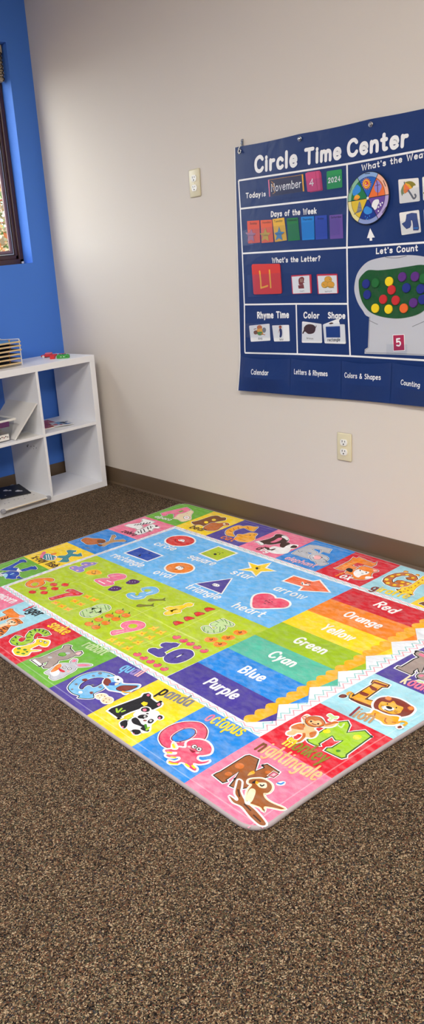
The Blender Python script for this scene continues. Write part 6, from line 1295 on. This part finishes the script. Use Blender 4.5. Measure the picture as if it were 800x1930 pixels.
put('backing_sheet', P.mesh('backing_sheet'), M['vinyl'], chart)
# storage pockets along the foot of the chart
for (x0, x1, bul), nm in zip(((1.512, 1.800, .020), (1.803, 2.058, .008), (2.061, 2.282, .010), (2.285, 2.572, .018)), LOWT):
    def py(x, z, x0=x0, x1=x1, bul=bul):
        s = (x-x0)/(x1-x0); s = max(0, min(1, s))
        return sheet_y(x, z)+.0012+bul*math.sin(PI*s)**.8*max(0, min(1, (z-.632)/.06))
    Q = Print(lambda x, z, l, py=py: (x-CX, -(py(x, z)+l), z-CZ), .00012)
    zt = lambda x: .782-.006*math.sin((x-x0)/(x1-x0)*PI)
    g = [[0]*25 for _ in range(13)]
    for j in range(13):
        for i in range(25):
            x = x0+(x1-x0)*i/24; z = zt(x)+(.6335-zt(x))*j/12; g[j][i] = len(Q.v); Q.v.append(Q.at(x, z, 0))
    for j in range(12):
        for i in range(24): Q.f.append([g[j][i], g[j+1][i], g[j+1][i+1], g[j][i+1]]); Q.c.append(NAVY)
    Q.art([a for a in PART['chart']['art'] if a[0] == 'T' and a[1] == nm])
    put('storage_pocket', Q.mesh('storage_pocket'), M['vinyl'], chart)
# pale piping along the left and top edges
bm = bmesh.new()
for k in range(44):
    z = .630+(1.6296-.63)*k/44; z2 = .63+(1.6296-.63)*(k+1)/44
    p = [(edge_l(a)-CX-.001, -sheet_y(edge_l(a), a)-.0004, a-CZ) for a in (z, z2)]; cyl(bm, p[0], p[1], .0022, 6)
put('edge_piping', bm, M['whitep'], chart)
# metal grommets
for k in range(4):
    x = 1.5554+.3155*k; z = top_z(x)-.0175; bm = bmesh.new()
    for i in range(20):
        for j in range(6):
            pass
    vs_ = [[bm.verts.new((x-CX+(.0068+.0026*math.cos(b))*math.cos(a), -sheet_y(x, z)-.0018-.0022*math.sin(b), z-CZ+(.0068+.0026*math.cos(b))*math.sin(a))) for b in [2*PI*j/8 for j in range(8)]] for a in [2*PI*i/20 for i in range(20)]]
    for i in range(20):
        for j in range(8): bm.faces.new((vs_[i][j], vs_[(i+1) % 20][j], vs_[(i+1) % 20][(j+1) % 8], vs_[i][(j+1) % 8]))
    bmesh.ops.recalc_face_normals(bm, faces=bm.faces)
    g = smooth(put('grommet', bm, M['steel'], chart))
    if k in (1, 2):   # nail that holds the chart through the grommet
        nb = bmesh.new(); ball(nb, (x-CX+.001, -sheet_y(x, z)-.006, z-CZ), .0052, (1, .6, 1)); cyl(nb, (x-CX+.001, -.0005, z-CZ), (x-CX+.001, -sheet_y(x, z)-.005, z-CZ), .0018, 8)
        nail = put('nail', nb, M['steel'], None); nail.location = (CX, 0, CZ)
        tag(nail, ('shiny nail head through the second metal grommet of the chart, above the title', 'shiny nail head through the third metal grommet of the chart, above the title')[k-1], 'nail', 'nails that hold the chart')
# weather wheel
wc = (2.181, 1.355); R0 = .0868
at_w = lambda a, b, l: (a-CX, -(sheet_y(*wc)+.0075+l), b-CZ)
W_ = Print(at_w, .00012)
def sector(r0, r1, a0, a1, col, lay):
    n = 10; o = [(wc[0]+r1*math.cos(a0+(a1-a0)*k/n), wc[1]+r1*math.sin(a0+(a1-a0)*k/n)) for k in range(n+1)]
    i = [(wc[0]+r0*math.cos(a1+(a0-a1)*k/n), wc[1]+r0*math.sin(a1+(a0-a1)*k/n)) for k in range(n+1)] if r0 else [wc]
    W_.poly(o+i, col, lay)
sec = [('f0742c', 'f6b79a'), ('2464c0', '8fb0dc'), ('1e7a44', '8fbf9c'), ('e2c02c', 'ecdf9a'), ('16338c', '8f9fd0'), ('6a4a9c', 'b8a6d4')]
for k, (c, e) in enumerate(sec):
    a0 = math.radians(60*k+1); a1 = math.radians(60*k+61)
    sector(0, R0*.81, a0, a1, lin(c), 1); sector(R0*.81, R0, a0, a1, lin(e), 1)
for k in range(6):
    a = math.radians(60*k+1); W_.ribbon([wc, (wc[0]+R0*math.cos(a), wc[1]+R0*math.sin(a))], .0022, RGB['ink'], False, 3)
W_.ribbon([(wc[0]+R0*.81*math.cos(2*PI*k/60), wc[1]+R0*.81*math.sin(2*PI*k/60)) for k in range(60)], .0012, RGB['ink'], True, 3)
W_.ribbon([(wc[0]+R0*.99*math.cos(2*PI*k/60), wc[1]+R0*.99*math.sin(2*PI*k/60)) for k in range(60)], .0022, RGB['ink'], True, 3)
W_.lay = 5; W_.art(PART['wheel']['art'])
# thin rim of the disc
n0 = len(W_.v)
for yy in (.0075, .0035):
    for k in range(60): W_.v.append((wc[0]+R0*1.002*math.cos(2*PI*k/60)-CX, -(sheet_y(*wc)+yy), wc[1]+R0*1.002*math.sin(2*PI*k/60)-CZ))
for k in range(60): W_.f.append([n0+k, n0+(k+1) % 60, n0+60+(k+1) % 60, n0+60+k]); W_.c.append(lin('2a2a3a'))
wheel = put('weather_wheel', W_.mesh('weather_wheel'), M['card'], chart)
bm = bmesh.new(); ball(bm, (wc[0]-CX, -(sheet_y(*wc)+.0085), wc[1]-CZ), .005, (1, .5, 1)); smooth(put('center_pin', bm, M['whitep'], wheel))
# green felt window of the gumball machine
F_ = Print(lambda x, z, l: (x-CX, -(sheet_y(x, z)+.0022+l), z-CZ), .0001); F_.art(PART['felt']['art'])
put('counting_panel', F_.mesh('counting_panel'), M['felt'], chart)
# clear sleeves in front of the cards
for x0, x1, z0, z1 in ((1.69, 2.075, 1.40, 1.452), (1.56, 2.06, 1.245, 1.305), (1.575, 2.07, 1.035, 1.125), (1.555, 1.77, .865, .925), (1.845, 2.085, .855, .925), (2.285, 2.40, 1.312, 1.365), (2.29, 2.41, 1.212, 1.265), (2.405, 2.52, 1.312, 1.365), (2.415, 2.53, 1.212, 1.265), (2.265, 2.35, .812, .85)):
    yy = .0148; put('clear_pocket', box((x0-CX, -yy-.0003, z0-CZ), (x1-CX, -yy, z1-CZ)), M['sleeve'], chart)

# hook at the upper left corner
hk = thing('wall_hook', 'small clear adhesive hook holding the upper left corner of the blue chart', 'hook', (1.5665, 0, 1.632))
bm = bmesh.new(); bx(bm, (-.008, -.004, -.02), (.008, 0, .022), .003, 3); bx(bm, (-.006, -.009, .002), (.006, -.003, .016), .003, 3); put('hook_plate', bm, M['hookp'], hk)
bm = bmesh.new(); tube(bm, [(-.004, -.007, .004), (-.009, -.016, -.012), (-.011, -.018, -.024), (-.006, -.018, -.031), (.001, -.016, -.026)], .0019, 8); smooth(put('wire_loop', bm, M['whitep'], hk))

# cards standing in the pockets
def prism(pts, y0, y1, cx, cz, col):
    P = Print(lambda a, b, l: (a-cx, -(y1+l), b-cz), .0001); P.poly(pts, col, 0)
    n = len(P.v)
    for yy in (y1, y0): P.v += [(a-cx, -yy, b-cz) for a, b in pts]
    m = len(pts)
    for k in range(m): P.f.append([n+k, n+(k+1) % m, n+m+(k+1) % m, n+m+k]); P.c.append(col)
    P.f.append([n+m+k for k in range(m)][::-1]); P.c.append(col)
    return P
def inset_round(pts, r):
    """cut the corners of a four-sided card a little"""
    o = []
    n = len(pts)
    for i, p in enumerate(pts):
        for q, s in ((pts[i-1], 0), (pts[(i+1) % n], 1)):
            d = math.hypot(q[0]-p[0], q[1]-p[1]); o.append((p[0]+(q[0]-p[0])*r/d, p[1]+(q[1]-p[1])*r/d))
        o[-2:] = [o[-2], ((o[-2][0]+o[-1][0])/2*.5+p[0]*.5, (o[-2][1]+o[-1][1])/2*.5+p[1]*.5), o[-1]]
    return o
def card(name, key, col, label, cat, group, thick=.0008, base=.0005, rnd=.004, shift=(0, 0)):
    d = PART[key]; c = d['c']; pts = [(c[i]*.001+shift[0], c[i+1]*.001+shift[1]) for i in range(0, len(c), 2)]
    cx = sum(p[0] for p in pts)/len(pts); cz = min(p[1] for p in pts)
    y0 = sheet_y(cx, cz+.03)+base
    if len(pts) == 4 and rnd: pts2 = inset_round(pts, rnd)
    else: pts2 = pts
    P = prism(pts2, y0, y0+thick, cx, cz, lin(col)); P.lay = 2
    if d['art'] and shift == (0, 0): P.art(d['art'])
    o = put(name, P.mesh(name), M['card']); o.location = (cx, 0, cz)
    return tag(o, label, cat, group)
G1 = 'date cards on the chart'; G2 = 'day of the week cards'; G3 = 'star markers on the day cards'; G4 = 'picture cards in the chart'; G5 = 'weather clothing cards'
card('month_card', 'november', '34344f', 'dark grey card reading November in serif letters, in the top row of the chart', 'card', G1, rnd=0)
for k, s in enumerate(((.009, -.003), (.005, .002))):
    card('number_card', 'four', ('b83a66', 'c24a72')[k], ('blank looking pink card peeking out rearmost behind the pink number 4 card', 'pink card between the number 4 card and the rearmost pink card')[k], 'card', G1, base=.0002+.001*k, shift=s)
card('number_card', 'four', 'd04a7c', 'pink card with a white number 4, front of its pack', 'card', G1, base=.0024)
card('year_card', 'year', '2c9650', 'green card with white 2024 in the top row of the chart', 'card', G1)
for k, (nm, c) in enumerate((('sunday', 'e0543a'), ('monday', 'e8653c'), ('tuesday', 'e9b53a'), ('wednesday', '1f7a3c'), ('thursday', '1c84d6'), ('friday', '2c48ac'), ('saturday', '6a4f9e'))):
    card('day_card', nm, c, ('red orange card for Sunday, first of the row of day cards', 'orange card for Monday with a gold star on it', 'yellow card for Tuesday with a blue star on it', 'green card for Wednesday in the row of day cards', 'bright blue card for Thursday in the row of day cards', 'deep blue card for Friday in the row of day cards', 'purple card for Saturday, last of the row of day cards')[k], 'card', G2, rnd=.002)
for k, (nm, c) in enumerate((('star1', 'b0708c'), ('star2', 'c9a43e'), ('star3', '4f86b4'))):
    card('star_marker', nm, c, ('mauve star marker on the Sunday card', 'gold star marker on the Monday card', 'blue star marker on the Tuesday card')[k], 'marker', G3, base=.0022)
card('letter_card', 'letter', 'dc3a2c', 'large red card with yellow letters L and l', 'card', G4, thick=.004, rnd=.008)
card('picture_card', 'lion_c', 'd42a36', 'red edged white card with a dark red picture, beside the red letter card', 'card', G4, thick=.002)
card('picture_card', 'lemon_c', 'd42a36', 'red edged white card with a picture of yellow lemons', 'card', G4, thick=.002)
card('picture_card', 'dog_c', 'efeeee', 'white rhyme card with a brown and green picture, left of two', 'card', G4)
card('picture_card', 'boy_c', 'efeeee', 'white rhyme card with a small standing boy in blue', 'card', G4)
card('picture_card', 'brown_c', 'efeeee', 'white card with a dark brown blob under the word Color', 'card', G4, thick=.002)
card('picture_card', 'shape_b', 'efeeee', 'white card tilted behind the blue rectangle card', 'card', G4, base=.0003)
card('picture_card', 'shape_a', 'efeeee', 'white card with a blue rectangle and its name', 'card', G4, thick=.003, base=.0012)
card('picture_card', 'umbrella_c', 'f0ece6', 'white card with a colourful umbrella', 'card', G5)
card('picture_card', 'pants_c', 'f0ece6', 'white card with blue trousers', 'card', G5)
card('picture_card', 'hat_c', 'eef0e6', 'white card right of the umbrella card, cut by the photo edge', 'card', G5)
card('picture_card', 'coat_c', 'dfe4ee', 'pale card right of the trousers card, cut by the photo edge', 'card', G5)
card('number_card', 'five_back', 'd9d6d8', 'pale card peeking out behind the dark red number 5 card', 'card', G4, base=.0003)
card('number_card', 'five', 'f0ecec', 'dark red card with a white number 5 on the gumball machine', 'card', G4, base=.0014)

# felt counters on the gumball machine
CL = ['blue felt counter at the far left of the green panel, upper of two', 'blue felt counter at the far left of the green panel, lower of two', 'green felt counter near the left end of the green panel',
 'yellow felt counter highest on the green panel, touching a red one', 'red felt counter just under the highest yellow counter', 'red felt counter left of the lower pair of reds', 'red felt counter right of the lower pair of reds',
 'yellow felt counter at the bottom left of the green panel', 'yellow felt counter in the bottom row beside the orange counter', 'orange felt counter, the only orange one on the green panel', 'purple felt counter in the top row, left of two',
 'purple felt counter in the top row, right of two', 'blue felt counter under the two purple counters, alone in mid panel', 'purple felt counter low at the right of the orange counter', 'blue felt counter near the photo edge, upper of the right pair', 'blue felt counter near the photo edge, lower of the right pair', 'green felt counter at the right end of the panel near the photo edge']
for (c, x, z), lab in zip(PART['counters'], CL):
    x *= .001; z *= .001; bm = bmesh.new(); r = .0162
    y = -(sheet_y(x, z)+.0032 if lab.find('just under the highest') < 0 else sheet_y(x, z)+.0040)
    g = cyl(bm, (0, 0, 0), (0, -.0048, 0), r, 32)
    es = [e for e in bm.edges if abs(e.verts[0].co.y+.0048) < 1e-5 and abs(e.verts[1].co.y+.0048) < 1e-5]
    bmesh.ops.bevel(bm, geom=es, offset=.0012, segments=2, affect='EDGES')
    o = put('felt_counter', bm, M['chip_'+c]); o.location = (x, y, z)
    tag(o, lab, 'counter', 'felt counters on the gumball machine')

# ------------------------------------------------------------------ cube shelf
SX, SY, SH, T_, D_ = .0363, -.0774, .7622, .0342, .3778
srot = math.radians(2.3506)
# local frame: X = out from the blue wall, Y = towards the cream wall (so "a" leftwards = -Y)
shelf = thing('cube_shelf', 'white open cube shelf standing against the blue wall in the corner', 'shelf', (SX, SY, 0), srot)
NC = 4; OW, DT = .345, .0152
WT = 2*T_+NC*OW+(NC-1)*DT
cell_a = [T_+k*(OW+DT) for k in range(NC)]
def sb(name, a0, a1, z0, z1, b0=0, b1=D_, bev=.0012): return put(name, box((b0, -a1, z0), (b1, -a0, z1), bev), M['lam'], shelf)
sb('top_panel', 0, WT, SH-T_, SH); sb('bottom_panel', 0, WT, 0, T_)
sb('side_panel', 0, T_, T_, SH-T_, .0006, D_-.0006); sb('side_panel', WT-T_, WT, T_, SH-T_, .0006, D_-.0006)
sb('middle_shelf', T_, WT-T_, .373, .3885, .0008, D_-.0008)
for k in range(1, NC):
    a = cell_a[k]-DT
    for z0, z1 in ((T_, .373), (.3885, SH-T_)): d_ = sb('divider', a, a+DT, z0, z1, .001, D_-.001)
    if k == 1:
        for (b, z, r) in ((.19, .302, .006), (.20, .31, .004), (.23, .305, .003), (.262, .31, .0035), (.255, .296, .0025), (.285, .303, .003)):
            bm = bmesh.new(); cyl(bm, (b, -(a+DT), z), (b, -(a+DT)-.0004, z), r, 9); put('scuff_mark', bm, M['scuff'], shelf)
SM = Matrix.Translation((SX, SY, 0)) @ Matrix.Rotation(srot, 4, 'Z')
def SP(a, b, z): return SM @ Vector((b, -a, z))      # shelf frame to room
def on_shelf(name, label, cat, a, b, z, rz=0, group=None):
    return thing(name, label, cat, SP(a, b, z), srot+rz, group)

# puzzle rack with its puzzles on top (items' own frame: X out, Y along the shelf to the right)
rk = on_shelf('puzzle_rack', 'white wire rack holding flat wooden puzzles on the shelf top', 'rack', .565, .17, SH)
ZB = [.786, .808, .832, .8545, .876, .762+.009]
hx, hy = .105, .157
for sy in (hy, -hy):
    bm = bmesh.new(); tube(bm, [(hx, sy, .0045), (hx, sy, .139), (hx-.012, sy, .139), (-hx+.02, sy, .134), (-hx, sy, .139), (-hx, sy, .0045), (hx, sy, .0045)], .0026, 8)
    put('side_frame', bm, M['wire'], rk)
for xx in (hx-.02, -hx+.02):
    bm = bmesh.new(); tube(bm, [(xx, -hy, .0045), (xx, hy, .0045)], .0026, 8); put('base_wire', bm, M['wire'], rk)
lv = [.012, .036, .058, .080, .102, .122]
for z in lv[1:]:
    for sy in (hy-.0025, -hy+.0025):
        bm = bmesh.new(); tube(bm, [(hx-.004, sy, z-.0022), (-hx+.004, sy, z-.0022)], .0019, 6); put('shelf_wire', bm, M['wire'], rk)
plab = ['wooden puzzle lowest in the wire rack', 'wooden puzzle second from the bottom of the wire rack', 'wooden puzzle third from the bottom of the wire rack', 'wooden puzzle third from the top of the wire rack', 'wooden puzzle second from the top of the wire rack', 'topmost wooden puzzle in the wire rack, with blue face and bright knobs']
for k, z in enumerate(lv):
    off = .012 if k >= 3 else .0
    t = on_shelf('wooden_puzzle', plab[k], 'puzzle', .565-off, .172, SH+z-.0002, 0, 'puzzles in the wire rack')
    put('board', box((-.108, -.151, 0), (.108, .151, .0075), .001), M['ply'], t)
    put('picture_face', box((-.096, -.138, .0075), (.096, .138, .0085)), M['pblue'] if k == 5 else M['pdark'], t)
    ks = [(-.06, -.1), (-.06, -.03), (-.06, .045), (-.06, .115), (.03, -.1), (.03, -.02), (.03, .06), (.04, .12), (.075, .1)]
    for q, (x, y) in enumerate(ks):
        bm = bmesh.new(); cyl(bm, (x, y, .0085), (x, y, .012), .003, 8); ball(bm, (x, y, .0135), .0045, (1, 1, .75), 8, 6)
        put('knob', bm, M['pyel' if (q+k) % 3 else 'pred'] if k == 5 else M['knob'], t)
# little toys on the shelf top
t = on_shelf('toy_brick', 'long green toy brick on the shelf top with studs', 'toy brick', .150, .292, SH, math.radians(-56))
put('brick_body', box((-.012, -.036, 0), (.012, .036, .019), .0025), M['pgreen'], t)
for k in range(4):
    bm = bmesh.new(); cyl(bm, (0, -.026+.0175*k, .019), (0, -.026+.0175*k, .0225), .006, 12); put('stud', bm, M['pgreen'], t)
    bm = bmesh.new(); cyl(bm, (.0119, -.026+.0175*k, .010), (.0126, -.026+.0175*k, .010), .003, 10); put('dot', bm, M['whitep'] if k in (1, 2) else M['slot'], t)
t = on_shelf('toy_brick', 'small red toy brick at the left end of the green brick', 'toy brick', .186, .240, SH, math.radians(-56))
put('brick_body', box((-.011, -.013, 0), (.011, .013, .020), .0025), M['pred'], t)
bm = bmesh.new(); cyl(bm, (0, 0, .020), (0, 0, .0235), .006, 12); put('stud', bm, M['pred'], t)
t = on_shelf('toy_car', 'flat red and pink toy car lying behind the bricks on the shelf top', 'toy', .140, .135, SH, math.radians(-56))
bm = bmesh.new(); bx(bm, (-.02, -.045, .004), (.02, .045, .016), .006, 3); put('car_body', bm, M['pred'], t)
bm = bmesh.new(); bx(bm, (-.015, -.022, .015), (.015, .018, .027), .006, 3); put('cabin', bm, M['ppink'], t)
for sx_ in (-.02, .02):
    for sy_ in (-.028, .028):
        bm = bmesh.new(); cyl(bm, (sx_-.003, sy_, .007), (sx_+.003, sy_, .007), .007, 14); put('wheel', bm, M['whitep'], t)
t = on_shelf('toy_brick', 'small navy and pink toy brick at the back of the shelf top', 'toy brick', .085, .185, SH, math.radians(-60))
put('brick_body', box((-.010, -.022, 0), (.010, .022, .012), .002), M['pnavy'], t)
for k in (-1, 0, 1):
    bm = bmesh.new(); cyl(bm, (0, k*.014, .012), (0, k*.014, .0155), .005, 12); put('stud', bm, M['ppink'], t)

# picture booklets in the upper right cube
def booklet(label, a, b, z, rz, w, h, th_, cols, seed):
    t = on_shelf('booklet', label, 'booklet', a, b, z, rz, 'booklets in the upper right cube')
    put('pages', box((-h/2, -w/2, .0004), (h/2, w/2, th_-.0006)), M['whitep'], t)
    rnd_ = random.Random(seed); P = Print(lambda x, y, l: (x, y, th_+l), .0001)
    P.poly([(-h/2, -w/2), (h/2, -w/2), (h/2, w/2), (-h/2, w/2)], lin(cols[0]), 0)
    for k in range(14):
        cx, cy, r = rnd_.uniform(-h*.38, h*.38), rnd_.uniform(-w*.38, w*.38), rnd_.uniform(.008, .022)
        pts = [(max(-h*.49, min(h*.49, cx+r*rnd_.uniform(.6, 1.2)*math.cos(q))), max(-w*.49, min(w*.49, cy+r*rnd_.uniform(.6, 1.2)*math.sin(q)))) for q in [2*PI*i/9 for i in range(9)]]
        P.lay = 1+k; P.poly(crs(pts, True, 3), lin(rnd_.choice(cols[1:])))
    n = len(P.v)
    P.v += [(x, y, zz) for zz in (th_, th_-.0006) for x, y in ((-h/2, -w/2), (h/2, -w/2), (h/2, w/2), (-h/2, w/2))]
    for k in range(4): P.f.append([n+k, n+(k+1) % 4, n+4+(k+1) % 4, n+4+k]); P.c.append(lin(cols[0]))
    put('cover', P.mesh('cover'), M['card'], t)
booklet('red and orange picture booklet on the middle shelf, left of the blue one', .245, .165, .3885, math.radians(-6), .15, .22, .006, ['b8504a', 'd98a5a', '8a3040', 'e0b49a', '5a4a6a', 'c06a70'], 3)
booklet('blue and white booklet overlapping the red booklet on the middle shelf', .185, .245, .3947, math.radians(-18), .11, .13, .003, ['d9dde4', '2a6ab0', '1a2c50', '7aa6d0', 'c03a40', 'e8e8ea'], 8)

# leaning white panel and clear bin in the upper left cube
pl = thing('white_panel', 'white board leaning diagonally against the divider in the upper left cube', 'panel', SP(.565, .2, .3885), srot)
p0, p1 = Vector((0, 0, 0)), Vector((0, .1695, .172)); d = (p1-p0).normalized(); nn = Vector((0, -d.z, d.y)); bm = bmesh.new()
th_ = .009; L_ = (p1-p0).length
M_ = Matrix((( 1, 0, 0, 0), (0, d.y, nn.y, -nn.y*0+.0062), (0, d.z, nn.z, 0.0006), (0, 0, 0, 1)))
bx(bm, (-.155, 0, 0), (.158, L_-.008, th_), .0012); bmesh.ops.transform(bm, matrix=M_, verts=bm.verts); put('panel_board', bm, M['panel'], pl)
bn = on_shelf('plastic_bin', 'clear plastic bin with a purple handle in the upper left cube', 'storage bin', .633, .2, .3885)
def loftbox(bm, r0, r1, z0, z1, wall=.0025, floor=True):
    o0 = [bm.verts.new((s*r0[0], q*r0[1], z0)) for s, q in ((-1, -1), (1, -1), (1, 1), (-1, 1))]; o1 = [bm.verts.new((s*r1[0], q*r1[1], z1)) for s, q in ((-1, -1), (1, -1), (1, 1), (-1, 1))]
    i0 = [bm.verts.new((s*(r0[0]-wall), q*(r0[1]-wall), z0+wall)) for s, q in ((-1, -1), (1, -1), (1, 1), (-1, 1))]; i1 = [bm.verts.new((s*(r1[0]-wall), q*(r1[1]-wall), z1)) for s, q in ((-1, -1), (1, -1), (1, 1), (-1, 1))]
    for k in range(4):
        j = (k+1) % 4; bm.faces.new((o0[k], o0[j], o1[j], o1[k])); bm.faces.new((i0[j], i0[k], i1[k], i1[j])); bm.faces.new((o1[k], o1[j], i1[j], i1[k]))
    bm.faces.new(o0[::-1]); bm.faces.new(i0)
bm = bmesh.new(); loftbox(bm, (.125, .060), (.140, .096), .0005, .112); put('bin_body', bm, M['binp'], bn)
bm = bmesh.new()
for lo, hi in (((-.146, -.101, .106), (.146, -.094, .118)), ((-.146, .094, .106), (.146, .101, .118)), ((-.146, -.094, .106), (-.138, .094, .118)), ((.138, -.094, .106), (.146, .094, .118))): bx(bm, lo, hi, .002)
put('rim', bm, M['whitep'], bn)
put('handle_band', box((.1405, -.08, .080), (.1475, .055, .108), .002), M['purplep'], bn)
Q = Print(lambda a, b, l: (.1335+l+.0008, a, b), .0002); Q.poly([(-.06, .008), (.05, .008), (.05, .040), (-.06, .040)], lin('e6e2dc'), 0)
for k in range(9): Q.disc((-.05+.0115*k, .024+.004*(k % 2)), .004, lin(('7a2a2a', '3a3a40', '5a4a40')[k % 3]), 8, 1)
put('paper_label', Q.mesh('paper_label'), M['card'], bn)
rr = random.Random(4)
bn0 = bn
cnts = []
for k in range(22):
    bm = bmesh.new(); s = rr.uniform(.010, .016); bx(bm, (-s, -s*.8, -s*.6), (s, s*.8, s*.6), .003)
    layer = k//9; x = rr.uniform(-.095, .095); y = rr.uniform(-.045, .045); z = .016+.020*layer
    bmesh.ops.rotate(bm, cent=(0, 0, 0), matrix=Matrix.Rotation(rr.uniform(0, 3), 3, 'Z'), verts=bm.verts)
    bmesh.ops.translate(bm, vec=(x, y, z), verts=bm.verts)
    me = bpy.data.meshes.new('toy_block'); bm.to_mesh(me); bm.free()
    cnts.append((me, M[('violet', 'whitep', 'purplep', 'ppink', 'greyr')[k % 5]]))
mb = bmesh.new()
for me, m_ in cnts:
    n = len(mb.faces); mb.from_mesh(me); mb.faces.ensure_lookup_table()
    for f in mb.faces[n:]: f.material_index = ('violet', 'whitep', 'purplep', 'ppink', 'greyr').index([k for k in ('violet', 'whitep', 'purplep', 'ppink', 'greyr') if M[k] == m_][0])
pc = put('toy_pieces', mb, [M[k] for k in ('violet', 'whitep', 'purplep', 'ppink', 'greyr')]); pc.matrix_world = bn.matrix_basis.copy()
tag(pc, 'jumble of small purple and white pieces inside the clear bin', 'toy pieces', kind='stuff')
t = on_shelf('paper_sheet', 'white sheet of paper lying under the leaning panel in the upper left cube', 'paper', .468, .30, .3885)
put('sheet', box((-.065, -.068, .0003), (.072, .060, .0012)), M['whitep'], t)
t.children[0].name = 'sheet'

# tray and black folder in the lower left cube
tr = on_shelf('lap_tray', 'flat white tray with grey rubber corners on the floor of the lower left cube', 'tray', .590, .24, T_)
put('tray_board', box((-.205, -.143, .010), (.185, .158, .021), .003), M['panel'], tr)
put('tray_base', box((-.195, -.138, .001), (.172, .150, .010), .003), M['greyr'], tr)
for cx_, cy_ in ((.185, .158), (.185, -.131), (-.205, .158), (-.205, -.131)):
    bm = bmesh.new(); bx(bm, (cx_-.018, cy_-.018, .0005), (cx_+.006, cy_+.006, .0235), .006, 3); put('corner_bumper', bm, M['greyr'], tr)
bm = bmesh.new(); bx(bm, (.1835, -.11, .0138), (.1862, .13, .0168), .001); put('edge_trim', bm, M['ply'], tr)
Q = Print(lambda a, b, l: (a, b, .0211+l), .0001)
for k in range(11): Q.disc((.03+.02*(k % 4)+.008*(k % 3), -.12+.024*k), .0042, lin(('5a5a60', '8a7a60', '3a3a44')[k % 3]), 8, 1)
Q.ribbon([(.15, -.12), (.15, .1)], .002, lin('b0b0b4'), False, 1); put('tray_marks', Q.mesh('tray_marks'), M['card'], tr)
fo = on_shelf('black_folder', 'black folder with white marks lying on the white tray, lower left cube', 'folder', .522, .150, T_+.0216, math.radians(-14))
put('folder_cover', box((-.115, -.088, 0), (.115, .088, .006), .001), M['black'], fo)
Q = Print(lambda a, b, l: (a, b, .0061+l), .0001)
for x, y, r in ((-.03, -.02, .017), (-.012, .0, .012), (.03, .035, .018), (.045, .05, .011), (.07, -.05, .006)): Q.poly(crs([(x+r*math.cos(q)*(1+.3*math.sin(3*q)), y+r*.8*math.sin(q)) for q in [2*PI*i/9 for i in range(9)]], True, 3), lin('c8c8cc'), 1)
put('cover_print', Q.mesh('cover_print'), M['card'], fo)

# ------------------------------------------------------------------ world, camera, exposure
w = bpy.data.worlds.new('sky'); S_.world = w; w.use_nodes = True
t = w.node_tree; bg = t.nodes['Background']
sk = t.nodes.new('ShaderNodeTexSky'); sk.sky_type = 'HOSEK_WILKIE'; sk.turbidity = 6; sk.ground_albedo = .4
sk.sun_direction = Vector((-.45, -.5, .62)).normalized()
hs = t.nodes.new('ShaderNodeHueSaturation'); hs.inputs['Saturation'].default_value = .35
t.links.new(sk.outputs[0], hs.inputs['Color']); t.links.new(hs.outputs[0], bg.inputs['Color']); bg.inputs['Strength'].default_value = SKY

cd = bpy.data.cameras.new('camera'); cam = bpy.data.objects.new('camera', cd); COL.objects.link(cam)
cd.sensor_fit = 'AUTO'; cd.sensor_width = 36; cd.lens = 1439.07476/1930*36
cd.shift_x = (400-195.24170)/1930; cd.shift_y = (971.41383-965)/1930; cd.clip_start = .05
yw, ptc, rl = math.radians(56.88958), math.radians(-17.89180), math.radians(-6.04469)
f = Vector((-math.sin(yw)*math.cos(ptc), math.cos(yw)*math.cos(ptc), math.sin(ptc))); r = Vector((math.cos(yw), math.sin(yw), 0)); u = r.cross(f)
r2 = math.cos(rl)*r+math.sin(rl)*u; u2 = -math.sin(rl)*r+math.cos(rl)*u
m = Matrix((r2, u2, -f)).transposed().to_4x4(); m.translation = (4.01861, -2.46282, 1.21725); cam.matrix_world = m
S_.camera = cam
vs3 = S_.view_settings; vs3.view_transform = 'Standard'; vs3.look = 'None'; vs3.gamma = 1; vs3.use_curve_mapping = False; vs3.exposure = EXPO
S_.display_settings.display_device = 'sRGB'
S_.cycles.use_denoising = True
S_.cycles.max_bounces = 10; S_.cycles.diffuse_bounces = 4; S_.cycles.transparent_max_bounces = 16
